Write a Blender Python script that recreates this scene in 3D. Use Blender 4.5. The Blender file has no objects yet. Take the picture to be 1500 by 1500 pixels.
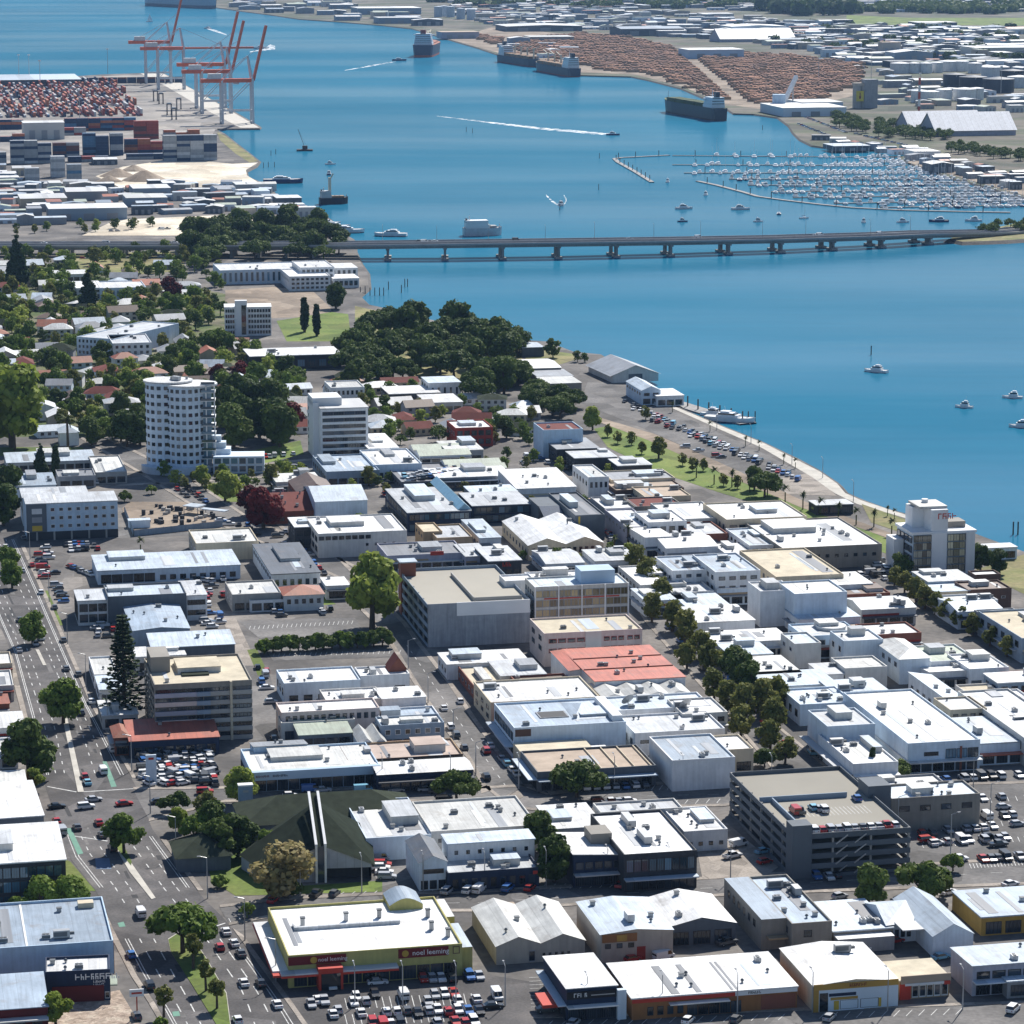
import bpy,bmesh,math,random
from mathutils import Vector,Matrix
R = math.radians
rng = random.Random(7)
scene = bpy.context.scene
col = scene.collection

# ------------------------------------------------------------------ camera
CAM_H,PITCH,FPX = 230.0,R(11.2),4480.0
cam_d = bpy.data.cameras.new('camera'); cam_d.sensor_width = 36.0; cam_d.lens = FPX/1500*36.0
cam_d.clip_start = 5.0; cam_d.clip_end = 90000.0
cam = bpy.data.objects.new('camera',cam_d); col.objects.link(cam)
cam.location = (0,0,CAM_H); cam.rotation_euler = (math.pi/2-PITCH,0,0)
scene.camera = cam
# ------------------------------------------------------------------ sky, sun, exposure
SUN_EL,SUN_AZ = R(44),R(22)            # azimuth to the right of the view direction
world = bpy.data.worlds.new('World'); scene.world = world; world.use_nodes = True
wn = world.node_tree.nodes; wl = world.node_tree.links
sky = wn.new('ShaderNodeTexSky'); sky.sky_type = 'NISHITA'; sky.sun_disc = False
sky.sun_elevation = SUN_EL; sky.sun_rotation = SUN_AZ
sky.air_density = 1.0; sky.dust_density = 0.3; sky.ozone_density = 4.0
wl.new(sky.outputs[0],wn['Background'].inputs[0]); wn['Background'].inputs[1].default_value = 0.08
sun_d = bpy.data.lights.new('sun','SUN'); sun_d.energy = 5.0; sun_d.angle = R(0.53); sun_d.color = (1.0,0.955,0.885)
sun = bpy.data.objects.new('sun',sun_d); col.objects.link(sun)
sdir = Vector((math.sin(SUN_AZ)*math.cos(SUN_EL),math.cos(SUN_AZ)*math.cos(SUN_EL),math.sin(SUN_EL)))
sun.rotation_euler = sdir.to_track_quat('Z','Y').to_euler(); sun.location = (0,900,900)
vs = scene.view_settings; vs.view_transform = 'Standard'; vs.look = 'None'; vs.gamma = 1.0; vs.use_curve_mapping = False
vs.exposure = 0.46
scene.render.engine = 'CYCLES'
cy = scene.cycles; cy.max_bounces = 5; cy.diffuse_bounces = 3; cy.glossy_bounces = 3; cy.transmission_bounces = 3
cy.transparent_max_bounces = 6; cy.volume_bounces = 0; cy.caustics_reflective = False; cy.caustics_refractive = False
cy.use_denoising = True

HAZE = 1.9e-5          # density of the air over the harbour, per metre

# ------------------------------------------------------------------ photograph pixel -> ground point
FW = Vector((0,math.cos(PITCH),-math.sin(PITCH))); UP = Vector((0,math.sin(PITCH),math.cos(PITCH))); CP = Vector((0,0,CAM_H))
def P(px,py,z=0.0):
    d = Vector((1,0,0))*((px-750)/FPX) - UP*((py-750)/FPX) + FW
    t = (z-CAM_H)/d.z
    return CP + d*t
def proj(p):
    q = Vector(p)-CP; dz = q.dot(FW)
    return 750+FPX*q.x/dz,750-FPX*q.dot(UP)/dz
def scale_at(py):            # pixels per metre on the ground at row py
    return FPX/(P(750,py)-CP).dot(FW)
GRID = R(12.0)

# ------------------------------------------------------------------ materials
MATS = {}
def principled(name):
    m = bpy.data.materials.new(name); m.use_nodes = True
    nt = m.node_tree; return m,nt.nodes,nt.links,nt.nodes['Principled BSDF']
def srgb(c):
    return tuple((x/12.92 if x <= .04045 else ((x+.055)/1.055)**2.4) for x in c)
def mat(name,c,rough=.7,spec=.3,metal=0.0,var=.12,scale=.35,rnd=.10,bump=0.0,bscale=6.0,seam=None,streak=0.0,stain=0.0):
    """colour (linear) broken by large stains, fine grain, a per-object shift and optional sheet seams"""
    if name in MATS: return MATS[name]
    m,n,l,b = principled(name)
    tc = n.new('ShaderNodeTexCoord'); oi = n.new('ShaderNodeObjectInfo')
    add = n.new('ShaderNodeVectorMath'); add.operation = 'ADD'
    sc_ = n.new('ShaderNodeVectorMath'); sc_.operation = 'SCALE'; sc_.inputs[3].default_value = 37.0
    comb = n.new('ShaderNodeCombineXYZ')
    l.new(oi.outputs['Random'],comb.inputs[0]); l.new(oi.outputs['Random'],comb.inputs[1])
    l.new(comb.outputs[0],sc_.inputs[0]); l.new(tc.outputs['Object'],add.inputs[0]); l.new(sc_.outputs[0],add.inputs[1])
    nz = n.new('ShaderNodeTexNoise'); nz.inputs['Scale'].default_value = scale; nz.inputs['Detail'].default_value = 6; nz.inputs['Roughness'].default_value = .65
    l.new(add.outputs[0],nz.inputs['Vector'])
    mr = n.new('ShaderNodeMapRange'); mr.inputs[1].default_value = .3; mr.inputs[2].default_value = .7
    mr.inputs[3].default_value = 1-var*1.6; mr.inputs[4].default_value = 1+var*.6; l.new(nz.outputs[0],mr.inputs[0])
    mo = n.new('ShaderNodeMapRange'); mo.inputs[3].default_value = 1-rnd; mo.inputs[4].default_value = 1+rnd*.6; l.new(oi.outputs['Random'],mo.inputs[0])
    mul = n.new('ShaderNodeMath'); mul.operation = 'MULTIPLY'; l.new(mr.outputs[0],mul.inputs[0]); l.new(mo.outputs[0],mul.inputs[1])
    fac = mul.outputs[0]
    if seam:            # (axis, spacing): joints between roofing sheets or wall panels
        sx = n.new('ShaderNodeSeparateXYZ'); l.new(tc.outputs['Object'],sx.inputs[0])
        fr = n.new('ShaderNodeMath'); fr.operation = 'WRAP'; fr.inputs[1].default_value = 0; fr.inputs[2].default_value = seam[1]
        l.new(sx.outputs[seam[0]],fr.inputs[0])
        lt = n.new('ShaderNodeMath'); lt.operation = 'LESS_THAN'; lt.inputs[1].default_value = seam[2] if len(seam) > 2 else .12
        l.new(fr.outputs[0],lt.inputs[0])
        mm = n.new('ShaderNodeMapRange'); mm.inputs[3].default_value = 1.0; mm.inputs[4].default_value = .80; l.new(lt.outputs[0],mm.inputs[0])
        # each sheet weathers a little differently
        fl = n.new('ShaderNodeMath'); fl.operation = 'FLOOR'
        dv = n.new('ShaderNodeMath'); dv.operation = 'DIVIDE'; dv.inputs[1].default_value = seam[1]; l.new(sx.outputs[seam[0]],dv.inputs[0]); l.new(dv.outputs[0],fl.inputs[0])
        wn_ = n.new('ShaderNodeTexWhiteNoise'); wn_.noise_dimensions = '1D'; l.new(fl.outputs[0],wn_.inputs['W'])
        m3 = n.new('ShaderNodeMapRange'); m3.inputs[3].default_value = .93; m3.inputs[4].default_value = 1.03; l.new(wn_.outputs[0],m3.inputs[0])
        for o_ in (mm.outputs[0],m3.outputs[0]):
            k = n.new('ShaderNodeMath'); k.operation = 'MULTIPLY'; l.new(fac,k.inputs[0]); l.new(o_,k.inputs[1]); fac = k.outputs[0]
    if streak:          # rain streaks: noise drawn out along one axis
        mp = n.new('ShaderNodeMapping'); mp.inputs['Scale'].default_value = (1.3,1.3,.12) if streak > 0 else (1.5,.10,1.0)
        l.new(add.outputs[0],mp.inputs[0])
        n2 = n.new('ShaderNodeTexNoise'); n2.inputs['Scale'].default_value = 1.0; n2.inputs['Detail'].default_value = 4; l.new(mp.outputs[0],n2.inputs['Vector'])
        m2 = n.new('ShaderNodeMapRange'); m2.inputs[1].default_value = .35; m2.inputs[2].default_value = .7; m2.inputs[3].default_value = 1.05; m2.inputs[4].default_value = 1-abs(streak)
        l.new(n2.outputs[0],m2.inputs[0])
        k = n.new('ShaderNodeMath'); k.operation = 'MULTIPLY'; l.new(fac,k.inputs[0]); l.new(m2.outputs[0],k.inputs[1]); fac = k.outputs[0]
    mx = n.new('ShaderNodeMix'); mx.data_type = 'RGBA'; mx.blend_type = 'MULTIPLY'; mx.inputs[0].default_value = 1.0
    mx.inputs[6].default_value = (*c,1); l.new(fac,mx.inputs[7]); l.new(mx.outputs[2],b.inputs['Base Color'])
    if stain:           # rust and ponding marks with a shape of their own
        n4 = n.new('ShaderNodeTexNoise'); n4.inputs['Scale'].default_value = .16; n4.inputs['Detail'].default_value = 8; n4.inputs['Roughness'].default_value = .7; n4.inputs['Distortion'].default_value = .6
        sh = n.new('ShaderNodeVectorMath'); sh.operation = 'ADD'; sh.inputs[1].default_value = (13.7,5.1,0); l.new(add.outputs[0],sh.inputs[0]); l.new(sh.outputs[0],n4.inputs['Vector'])
        m4 = n.new('ShaderNodeMapRange'); m4.inputs[1].default_value = .53; m4.inputs[2].default_value = .72; m4.inputs[4].default_value = stain; l.new(n4.outputs[0],m4.inputs[0])
        m5 = n.new('ShaderNodeMix'); m5.data_type = 'RGBA'; l.new(m4.outputs[0],m5.inputs[0]); l.new(mx.outputs[2],m5.inputs[6]); m5.inputs[7].default_value = (.20,.16,.125,1); l.new(m5.outputs[2],b.inputs['Base Color'])
    b.inputs['Roughness'].default_value = rough; b.inputs['Specular IOR Level'].default_value = spec; b.inputs['Metallic'].default_value = metal
    if bump:
        nb = n.new('ShaderNodeTexNoise'); nb.inputs['Scale'].default_value = bscale; nb.inputs['Detail'].default_value = 4; l.new(tc.outputs['Object'],nb.inputs['Vector'])
        bp = n.new('ShaderNodeBump'); bp.inputs['Strength'].default_value = bump; bp.inputs['Distance'].default_value = .1
        l.new(nb.outputs[0],bp.inputs['Height']); l.new(bp.outputs[0],b.inputs['Normal'])
    MATS[name] = m; return m

def roofm(key):
    c = {'white': (.80,.80,.79),'offwhite': (.66,.66,.63),'cream': (.60,.53,.40),'grey': (.34,.36,.39),'bluegrey': (.36,.44,.53),
         'lightblue': (.55,.63,.71),'dark': (.055,.06,.07),'slate': (.10,.115,.14),'red': (.50,.135,.085),'terracotta': (.38,.12,.06),'maroon': (.17,.045,.035),
         'tan': (.46,.37,.29),'pink': (.52,.42,.36),'green': (.050,.060,.042),'palegreen': (.42,.48,.38),'concrete': (.40,.375,.32),
         'brown': (.14,.085,.06),'silver': (.55,.57,.59),'mid': (.22,.23,.25),'churchgreen': (.026,.034,.024)}[key]
    if key in ('churchgreen','green'): return mat('roof_'+key,c,.95,.05,var=.2,scale=.4,rnd=.1)
    if key == 'concrete': return mat('roof_concrete',c,.9,.2,var=.22,scale=.16,rnd=.1,stain=.7)
    if key in ('tan','pink','cream','maroon'): return mat('roof_'+key,c,.85,.2,var=.16,scale=.2,rnd=.1)
    return mat('roof_'+key,c,.52,.35,var=.17,scale=.12,rnd=.18,seam=(0,2.3 if key in ('white','lightblue','silver') else 3.1),streak=-.2,stain=.55)
def wallm(key):
    c = {'white': (.74,.75,.76),'offwhite': (.60,.59,.56),'cream': (.58,.50,.37),'grey': (.30,.31,.33),'bluegrey': (.26,.33,.41),
         'lightblue': (.47,.60,.73),'paleblue_shade': (.62,.71,.80),'dark': (.045,.05,.06),'navy': (.02,.035,.075),'red': (.33,.045,.03),'brick': (.24,.085,.055),  # pale blue mostly stands for white walls, sky shade put into the colour
         'tan': (.40,.29,.18),'pink': (.62,.52,.48),'beige': (.45,.40,.34),'olive': (.46,.42,.15),'yellow': (.62,.42,.06),
         'orange': (.30,.135,.05),'brown': (.12,.07,.055),'taupe': (.27,.25,.22),'concrete': (.38,.37,.35),'slate': (.12,.14,.165),
         'sky': (.18,.52,.72),'gold': (.45,.27,.06),'lilac': (.40,.40,.47),'maroon': (.13,.02,.02)}[key]
    return mat('wall_'+key,c,.75,.3,var=.10,scale=.25,rnd=.08,streak=.10)
def glass(name,c,rough=.08,spec=.8):
    if name in MATS: return MATS[name]
    m,n,l,b = principled(name)
    oi = n.new('ShaderNodeObjectInfo'); mr = n.new('ShaderNodeMapRange'); mr.inputs[3].default_value = .4; mr.inputs[4].default_value = 2.0
    pw = n.new('ShaderNodeMath'); pw.operation = 'POWER'; pw.inputs[1].default_value = 2.2; l.new(oi.outputs['Random'],pw.inputs[0]); l.new(pw.outputs[0],mr.inputs[0])
    mx = n.new('ShaderNodeMix'); mx.data_type = 'RGBA'; mx.blend_type = 'MULTIPLY'; mx.inputs[0].default_value = 1.0
    mx.inputs[6].default_value = (*c,1); l.new(mr.outputs[0],mx.inputs[7]); l.new(mx.outputs[2],b.inputs['Base Color'])
    b.inputs['Roughness'].default_value = rough; b.inputs['Specular IOR Level'].default_value = spec
    MATS[name] = m; return m
GL = glass('window_glass',(.022,.032,.045)); GLB = glass('window_glass_blue',(.06,.12,.17)); GLA = glass('window_glass_amber',(.22,.17,.09)); GLC = glass('window_glass_cream',(.34,.32,.24))
FRW = mat('frame_white',(.7,.7,.7),.5); FRD = mat('frame_dark',(.05,.05,.055),.5); FRG = mat('frame_grey',(.3,.31,.33),.5)
METAL = mat('galvanised',(.42,.43,.44),.45,.4,.4,rnd=.25); DARK = mat('rubber_black',(.02,.02,.022),.8)
CONC = mat('concrete',(.36,.35,.33),.9,.2,var=.18,scale=.3); PALE = mat('pale_concrete',(.55,.52,.46),.9,.2,var=.16,scale=.2)
WHITE = mat('painted_white',(.8,.8,.8),.5)

# ------------------------------------------------------------------ mesh building
class MB:
    def __init__(s): s.v = []; s.f = []; s.m = []
    def quad(s,a,b,c,d,m=0):
        i = len(s.v); s.v += [tuple(a),tuple(b),tuple(c),tuple(d)]; s.f.append((i,i+1,i+2,i+3)); s.m.append(m)
    def tri(s,a,b,c,m=0):
        i = len(s.v); s.v += [tuple(a),tuple(b),tuple(c)]; s.f.append((i,i+1,i+2)); s.m.append(m)
    def poly(s,pts,m=0):
        i = len(s.v); s.v += [tuple(p) for p in pts]; s.f.append(tuple(range(i,i+len(pts)))); s.m.append(m)
    def box(s,x0,y0,z0,x1,y1,z1,m=0,skip=''):
        i = len(s.v)
        s.v += [(x0,y0,z0),(x1,y0,z0),(x1,y1,z0),(x0,y1,z0),(x0,y0,z1),(x1,y0,z1),(x1,y1,z1),(x0,y1,z1)]
        for k,f in (('b',(3,2,1,0)),('t',(4,5,6,7)),('f',(0,1,5,4)),('r',(1,2,6,5)),('k',(2,3,7,6)),('l',(3,0,4,7))):
            if k not in skip: s.f.append(tuple(i+j for j in f)); s.m.append(m)
    def prism(s,pts,z0,z1,m=0,mt=None,bottom=False):      # pts counter-clockwise seen from above
        n = len(pts)
        for k in range(n):
            a,b = pts[k],pts[(k+1) % n]
            s.quad((a[0],a[1],z0),(b[0],b[1],z0),(b[0],b[1],z1),(a[0],a[1],z1),m)
        s.poly([(p[0],p[1],z1) for p in pts],m if mt is None else mt)
        if bottom: s.poly([(p[0],p[1],z0) for p in reversed(pts)],m)
    def bar(s,a,b,r=.1,m=0,r2=None,n=4):
        a = Vector(a); b = Vector(b); d = (b-a)
        if d.length < 1e-6: return
        d.normalize(); x = d.orthogonal().normalized() if abs(d.z) < .99 else Vector((1,0,0)); 
        if abs(d.z) < .99: x = Vector((0,0,1)).cross(d).normalized()
        y = d.cross(x); r2 = r if r2 is None else r2
        i = len(s.v)
        for q,rr in ((a,r),(b,r2)):
            for k in range(n):
                t = 2*math.pi*(k+.5)/n; s.v.append(tuple(q+x*(rr*1.3*math.cos(t))+y*(rr*1.3*math.sin(t))))
        for k in range(n):
            j = (k+1) % n; s.f.append((i+k,i+j,i+n+j,i+n+k)); s.m.append(m)
        s.f.append(tuple(i+n+k for k in range(n))); s.m.append(m); s.f.append(tuple(i+n-1-k for k in range(n))); s.m.append(m)
    def disc_prism(s,cx,cy_,z0,z1,r,n=16,m=0,mt=None,r1=None):
        r1 = r if r1 is None else r1
        for k in range(n):
            t0,t1 = 2*math.pi*k/n,2*math.pi*(k+1)/n
            s.quad((cx+r*math.cos(t0),cy_+r*math.sin(t0),z0),(cx+r*math.cos(t1),cy_+r*math.sin(t1),z0),(cx+r1*math.cos(t1),cy_+r1*math.sin(t1),z1),(cx+r1*math.cos(t0),cy_+r1*math.sin(t0),z1),m)
        s.poly([(cx+r1*math.cos(2*math.pi*k/n),cy_+r1*math.sin(2*math.pi*k/n),z1) for k in range(n)],m if mt is None else mt)
    def mesh(s,name,mats,smooth=False):
        me = bpy.data.meshes.new(name); me.from_pydata(s.v,[],s.f)
        for m_ in (mats if isinstance(mats,(list,tuple)) else [mats]): me.materials.append(m_)
        if len(me.materials) > 1: me.polygons.foreach_set('material_index',s.m)
        if smooth: me.polygons.foreach_set('use_smooth',[True]*len(s.f))
        me.update(); return me
def obj(name,me,parent=None,loc=(0,0,0),rz=0.0,sc=None):
    o = bpy.data.objects.new(name,me); col.objects.link(o); o.location = loc
    if rz: o.rotation_euler = (0,0,rz)
    if sc: o.scale = sc
    if parent: o.parent = parent
    return o
def empty(name,loc,rz=0.0):
    o = bpy.data.objects.new(name,None); col.objects.link(o); o.location = loc; o.rotation_euler = (0,0,rz); o.empty_display_size = 1.0; return o
def tag(o,label,cat,group=None,kind=None):
    if label: o['label'] = label
    if cat: o['category'] = cat
    if group: o['group'] = group
    if kind: o['kind'] = kind
    return o
def struct(o,kind='structure'):
    o['kind'] = kind; return o
def copy_tree(o,loc,rz,label=None,group=None,sc=None):
    c = o.copy(); col.objects.link(c); c.location = loc; c.rotation_euler = (0,0,rz)
    if sc: c.scale = sc
    if label: c['label'] = label
    if group: c['group'] = group
    for ch in o.children:
        d = ch.copy(); col.objects.link(d); d.parent = c
        for g in ch.children:
            e = g.copy(); col.objects.link(e); e.parent = d
    return c
def sheet(name,pts,z,m,parent=None,kind='structure'):       # pts: photograph pixels round a patch of ground
    mb = MB(); w = [P(x,y,z) for x,y in pts]
    if sum((w[i].x*w[(i+1) % len(w)].y-w[(i+1) % len(w)].x*w[i].y) for i in range(len(w))) < 0: w.reverse()
    mb.poly([(p.x,p.y,z) for p in w]); o = obj(name,mb.mesh(name,m),parent)
    if kind and parent is None: struct(o,kind)
    return o
# ================================================================== the setting
WATER_Z = -1.6
def water_material():
    m,n,l,b = principled('harbour_water')
    geo = n.new('ShaderNodeNewGeometry')
    def noise(sx,sy,scale,detail=3):
        mp = n.new('ShaderNodeMapping'); mp.inputs['Scale'].default_value = (sx,sy,1); l.new(geo.outputs['Position'],mp.inputs[0])
        t = n.new('ShaderNodeTexNoise'); t.inputs['Scale'].default_value = scale; t.inputs['Detail'].default_value = detail; l.new(mp.outputs[0],t.inputs['Vector']); return t
    big = noise(1,.55,.0016,4); mid = noise(1,.5,.012,4)
    mr = n.new('ShaderNodeMapRange'); mr.inputs[1].default_value = .35; mr.inputs[2].default_value = .65; l.new(big.outputs[0],mr.inputs[0])
    mx = n.new('ShaderNodeMix'); mx.data_type = 'RGBA'; l.new(mr.outputs[0],mx.inputs[0])
    rp = noise(.22,1.6,.055,5); af = n.new('ShaderNodeMath'); af.operation = 'MULTIPLY_ADD'; l.new(rp.outputs[0],af.inputs[0]); af.inputs[1].default_value = .9; l.new(mr.outputs[0],af.inputs[2]); a2 = n.new('ShaderNodeMath'); a2.operation = 'MULTIPLY'; a2.inputs[1].default_value = .55; l.new(af.outputs[0],a2.inputs[0]); l.new(a2.outputs[0],mx.inputs[0])
    mx.inputs[6].default_value = (.007,.106,.186,1); mx.inputs[7].default_value = (.018,.164,.268,1)
    # harbour blue with reflected sky and ripple tones put into the diffuse colour, plus a wave-broken sky reflection
    df = n.new('ShaderNodeBsdfDiffuse'); l.new(mx.outputs[2],df.inputs[0]); gl = n.new('ShaderNodeBsdfGlossy'); gl.inputs['Roughness'].default_value = .14
    w1 = noise(1,.6,.22,4); w2 = noise(.35,1.0,.035,2)
    ad = n.new('ShaderNodeMath'); ad.operation = 'MULTIPLY_ADD'; l.new(w2.outputs[0],ad.inputs[0]); ad.inputs[1].default_value = 2.2; l.new(w1.outputs[0],ad.inputs[2])
    bp = n.new('ShaderNodeBump'); bp.inputs['Strength'].default_value = .25; bp.inputs['Distance'].default_value = .5
    l.new(ad.outputs[0],bp.inputs['Height']); l.new(bp.outputs[0],gl.inputs['Normal'])
    wl_ = noise(.25,1.0,.004,6); rr = n.new('ShaderNodeMapRange'); rr.inputs[1].default_value = .38; rr.inputs[2].default_value = .64; rr.inputs[3].default_value = .09; rr.inputs[4].default_value = .27; l.new(wl_.outputs[0],rr.inputs[0])
    ms = n.new('ShaderNodeMixShader'); l.new(rr.outputs[0],ms.inputs[0]); l.new(df.outputs[0],ms.inputs[1]); l.new(gl.outputs[0],ms.inputs[2]); l.new(ms.outputs[0],n['Material Output'].inputs[0])
    return m
def ground_material(name,cols,s1,s2,rough=.92):
    m,n,l,b = principled(name); geo = n.new('ShaderNodeNewGeometry')
    t = n.new('ShaderNodeTexNoise'); t.inputs['Scale'].default_value = s1; t.inputs['Detail'].default_value = 5; l.new(geo.outputs['Position'],t.inputs['Vector'])
    v = n.new('ShaderNodeTexVoronoi'); v.inputs['Scale'].default_value = s2; l.new(geo.outputs['Position'],v.inputs['Vector'])
    cr = n.new('ShaderNodeValToRGB'); e = cr.color_ramp.elements
    e[0].position = .34; e[0].color = (*cols[0],1); e[1].position = .66; e[1].color = (*cols[-1],1)
    for i,c in enumerate(cols[1:-1]):
        k = e.new(.34+.32*(i+1)/(len(cols)-1)); k.color = (*c,1)
    l.new(t.outputs[0],cr.inputs[0])
    sv = n.new('ShaderNodeSeparateColor'); l.new(v.outputs['Color'],sv.inputs[0])
    mr = n.new('ShaderNodeMapRange'); mr.inputs[3].default_value = .72; mr.inputs[4].default_value = 1.22; l.new(sv.outputs[0],mr.inputs[0])
    mx = n.new('ShaderNodeMix'); mx.data_type = 'RGBA'; mx.blend_type = 'MULTIPLY'; mx.inputs[0].default_value = 1.0
    l.new(cr.outputs[0],mx.inputs[6]); l.new(mr.outputs[0],mx.inputs[7])
    f = n.new('ShaderNodeTexNoise'); f.inputs['Scale'].default_value = s1*14; f.inputs['Detail'].default_value = 4; l.new(geo.outputs['Position'],f.inputs['Vector'])
    m2 = n.new('ShaderNodeMapRange'); m2.inputs[1].default_value = .3; m2.inputs[2].default_value = .7; m2.inputs[3].default_value = .8; m2.inputs[4].default_value = 1.15; l.new(f.outputs[0],m2.inputs[0])
    m3 = n.new('ShaderNodeMix'); m3.data_type = 'RGBA'; m3.blend_type = 'MULTIPLY'; m3.inputs[0].default_value = 1.0
    l.new(mx.outputs[2],m3.inputs[6]); l.new(m2.outputs[0],m3.inputs[7]); l.new(m3.outputs[2],b.inputs['Base Color'])
    b.inputs['Roughness'].default_value = rough; b.inputs['Specular IOR Level'].default_value = .25
    return m
WATER = water_material()
GROUND = ground_material('town_ground',[(.088,.083,.080),(.14,.130,.122),(.215,.195,.175)],.035,.045)
FARGROUND = ground_material('far_shore_ground',[(.055,.065,.045),(.15,.13,.105),(.07,.085,.045),(.11,.10,.085)],.006,.014)
ASPH = ground_material('asphalt',[(.080,.076,.076),(.105,.099,.098),(.140,.130,.126)],.11,.03)
ASPH2 = ground_material('worn_asphalt',[(.105,.101,.099),(.14,.134,.130),(.185,.175,.167)],.06,.05)
PAVE = ground_material('pavement_concrete',[(.26,.23,.20),(.33,.29,.25)],.12,.2)
GRASS = ground_material('lawn',[(.085,.135,.022),(.13,.18,.035),(.17,.20,.05)],.05,.05)
DRYGRASS = ground_material('dry_grass',[(.15,.17,.05),(.24,.21,.10),(.12,.15,.04)],.03,.06)
SAND = ground_material('sand',[(.55,.47,.36),(.68,.60,.47),(.74,.68,.58)],.02,.03)
GRAVEL = ground_material('bare_earth',[(.17,.135,.10),(.26,.205,.155),(.32,.26,.20)],.02,.05)
APRON = ground_material('wharf_apron',[(.20,.19,.18),(.27,.25,.23),(.33,.30,.26)],.012,.03)
ROCK = mat('rock_wall',(.12,.11,.10),.9,var=.3,scale=.5)
PAINT = mat('road_paint',(.62,.62,.60),.7,rnd=0,var=.35,scale=.8); PAINTG = mat('green_cycle_paint',(.12,.27,.20),.7,rnd=0); PAINTB = mat('blue_box_paint',(.11,.16,.25),.7,rnd=0); PAINTY = mat('yellow_paint',(.55,.36,.05),.6,rnd=0)

mb = MB(); mb.quad((-45000,-3000,WATER_Z),(45000,-3000,WATER_Z),(45000,80000,WATER_Z),(-45000,80000,WATER_Z))
struct(obj('water',mb.mesh('water',WATER)))

def land(name,pts,extra,m,edge,z=0.0):
    """pts: shoreline pixels; extra: world points that close the sheet out of frame"""
    w = [P(x,y,z) for x,y in pts]; w = [(p.x,p.y) for p in w]; n = len(w); allp = w+extra
    area = sum(allp[i][0]*allp[(i+1) % len(allp)][1]-allp[(i+1) % len(allp)][0]*allp[i][1] for i in range(len(allp)))
    mb = MB(); ap = allp if area > 0 else allp[::-1]
    mb.poly([(x,y,z) for x,y in ap]); o = struct(obj(name,mb.mesh(name,m)))
    mb = MB()                                                # sloping rock or sea wall along the shore
    s = 1 if area > 0 else -1
    def nrm(a,b): d = Vector((b[0]-a[0],b[1]-a[1])); d.normalize(); return Vector((d.y,-d.x))*s
    off = []
    for i in range(n):
        a = w[max(0,i-1)]; b = w[min(n-1,i+1)]; off.append(nrm(a,b))
    for i in range(n-1):
        a,b = w[i],w[i+1]; oa,ob = off[i]*edge,off[i+1]*edge
        q = [(a[0],a[1],z),(a[0]+oa.x,a[1]+oa.y,-2.6),(b[0]+ob.x,b[1]+ob.y,-2.6),(b[0],b[1],z)]
        mb.quad(*(q if s > 0 else q[::-1]))
    obj('sea_wall',mb.mesh('sea_wall',ROCK),o)
    return o
near_shore = [(1640,870),(1500,808),(1470,797),(1440,786),(1400,770),(1330,753),(1300,745),(1262,731),(1240,721),(1228,707),(1200,688),(1170,672),(1120,648),(1060,624),(1010,603),(985,592),
              (950,568),(930,552),(905,533),(880,519),(840,515),(800,500),(765,498),(700,482),(640,470),(600,462),(572,453),(540,446),(526,432),(540,420),(538,398),(528,384),(520,366),(518,350),(496,338),(486,322),
              (462,306),(440,297),(405,287),(398,276),(385,268),(362,258),(360,250),(374,243),(380,235),(366,224),(345,208),(330,196),(318,190)]
wharf_edge = [(318,188.5),(380,188),(381,185),(343,163),(300,140),(262,119),(240,107),(206,107),(150,109),(118,111),(0,121),(-200,133)]
land('ground',near_shore+wharf_edge,[(-6000,P(-200,133).y),(-6000,-2000),(2500,-2000),(2500,P(1640,870).y)],GROUND,3.0)
far_shore = [(300,3),(318,11),(360,17),(400,22),(440,28),(500,32),(560,37),(605,42),(655,57),(700,70),(730,80),(790,97),(850,110),(925,112),(950,117),(1000,130),(1060,156),(1075,166),(1105,167),(1140,172),
             (1156,184),(1162,194),(1172,204),(1190,213),(1220,217),(1260,219),(1300,220),(1322,219),(1330,224),(1316,232),(1350,245),(1400,262),(1450,275),(1500,289),(1600,310)]
fs = land('far_shore_ground',far_shore,[(9000,P(1600,310).y),(9000,60000),(-12000,60000),(-12000,9500),(P(300,3).x,9500)],FARGROUND,2.5,.0)
spit = [(1600,318),(1500,324),(1478,329),(1440,338),(1405,345),(1390,350),(1410,354),(1470,352),(1500,350),(1620,346)]
land('bridge_spit_ground',spit,[],DRYGRASS,6.0,.6)

# ---- patches of ground (each laid a little above the one below)
sheet('container_apron',[(-200,131),(118,113),(206,109),(239,109),(300,142),(378,184),(330,187),(316,189),(300,215),(200,232),(0,240),(-200,245)],.03,APRON)
sheet('wharf_strip',[(206,107.5),(239,107.7),(300,140.5),(380,187),(352,187),(300,160),(246,128)],.07,PALE)
sheet('sand_reclamation',[(140,258),(180,244),(235,236),(300,236),(340,240),(378,238),(360,249),(362,257),(380,268),(330,272),(250,276),(175,274)],.06,SAND)
sheet('shore_verge',[(318,193),(330,199),(366,226),(378,236),(366,238),(345,225),(322,205)],.07,DRYGRASS)
sheet('dry_lot',[(120,345),(170,322),(300,316),(370,314),(372,328),(300,337),(270,345)],.06,SAND)
sheet('verge',[(80,372),(270,368),(270,395),(220,402),(120,400)],.05,DRYGRASS)
sheet('bare_field',[(330,425),(400,420),(460,428),(486,452),(480,463),(400,466),(330,445)],.05,GRAVEL)
sheet('park_lawn',[(405,470),(486,457),(510,460),(515,500),(420,500)],.06,GRASS)
sheet('grove_floor',[(520,448),(565,458),(600,466),(700,486),(760,502),(770,545),(700,562),(620,556),(520,520)],.06,DRYGRASS)
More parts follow.
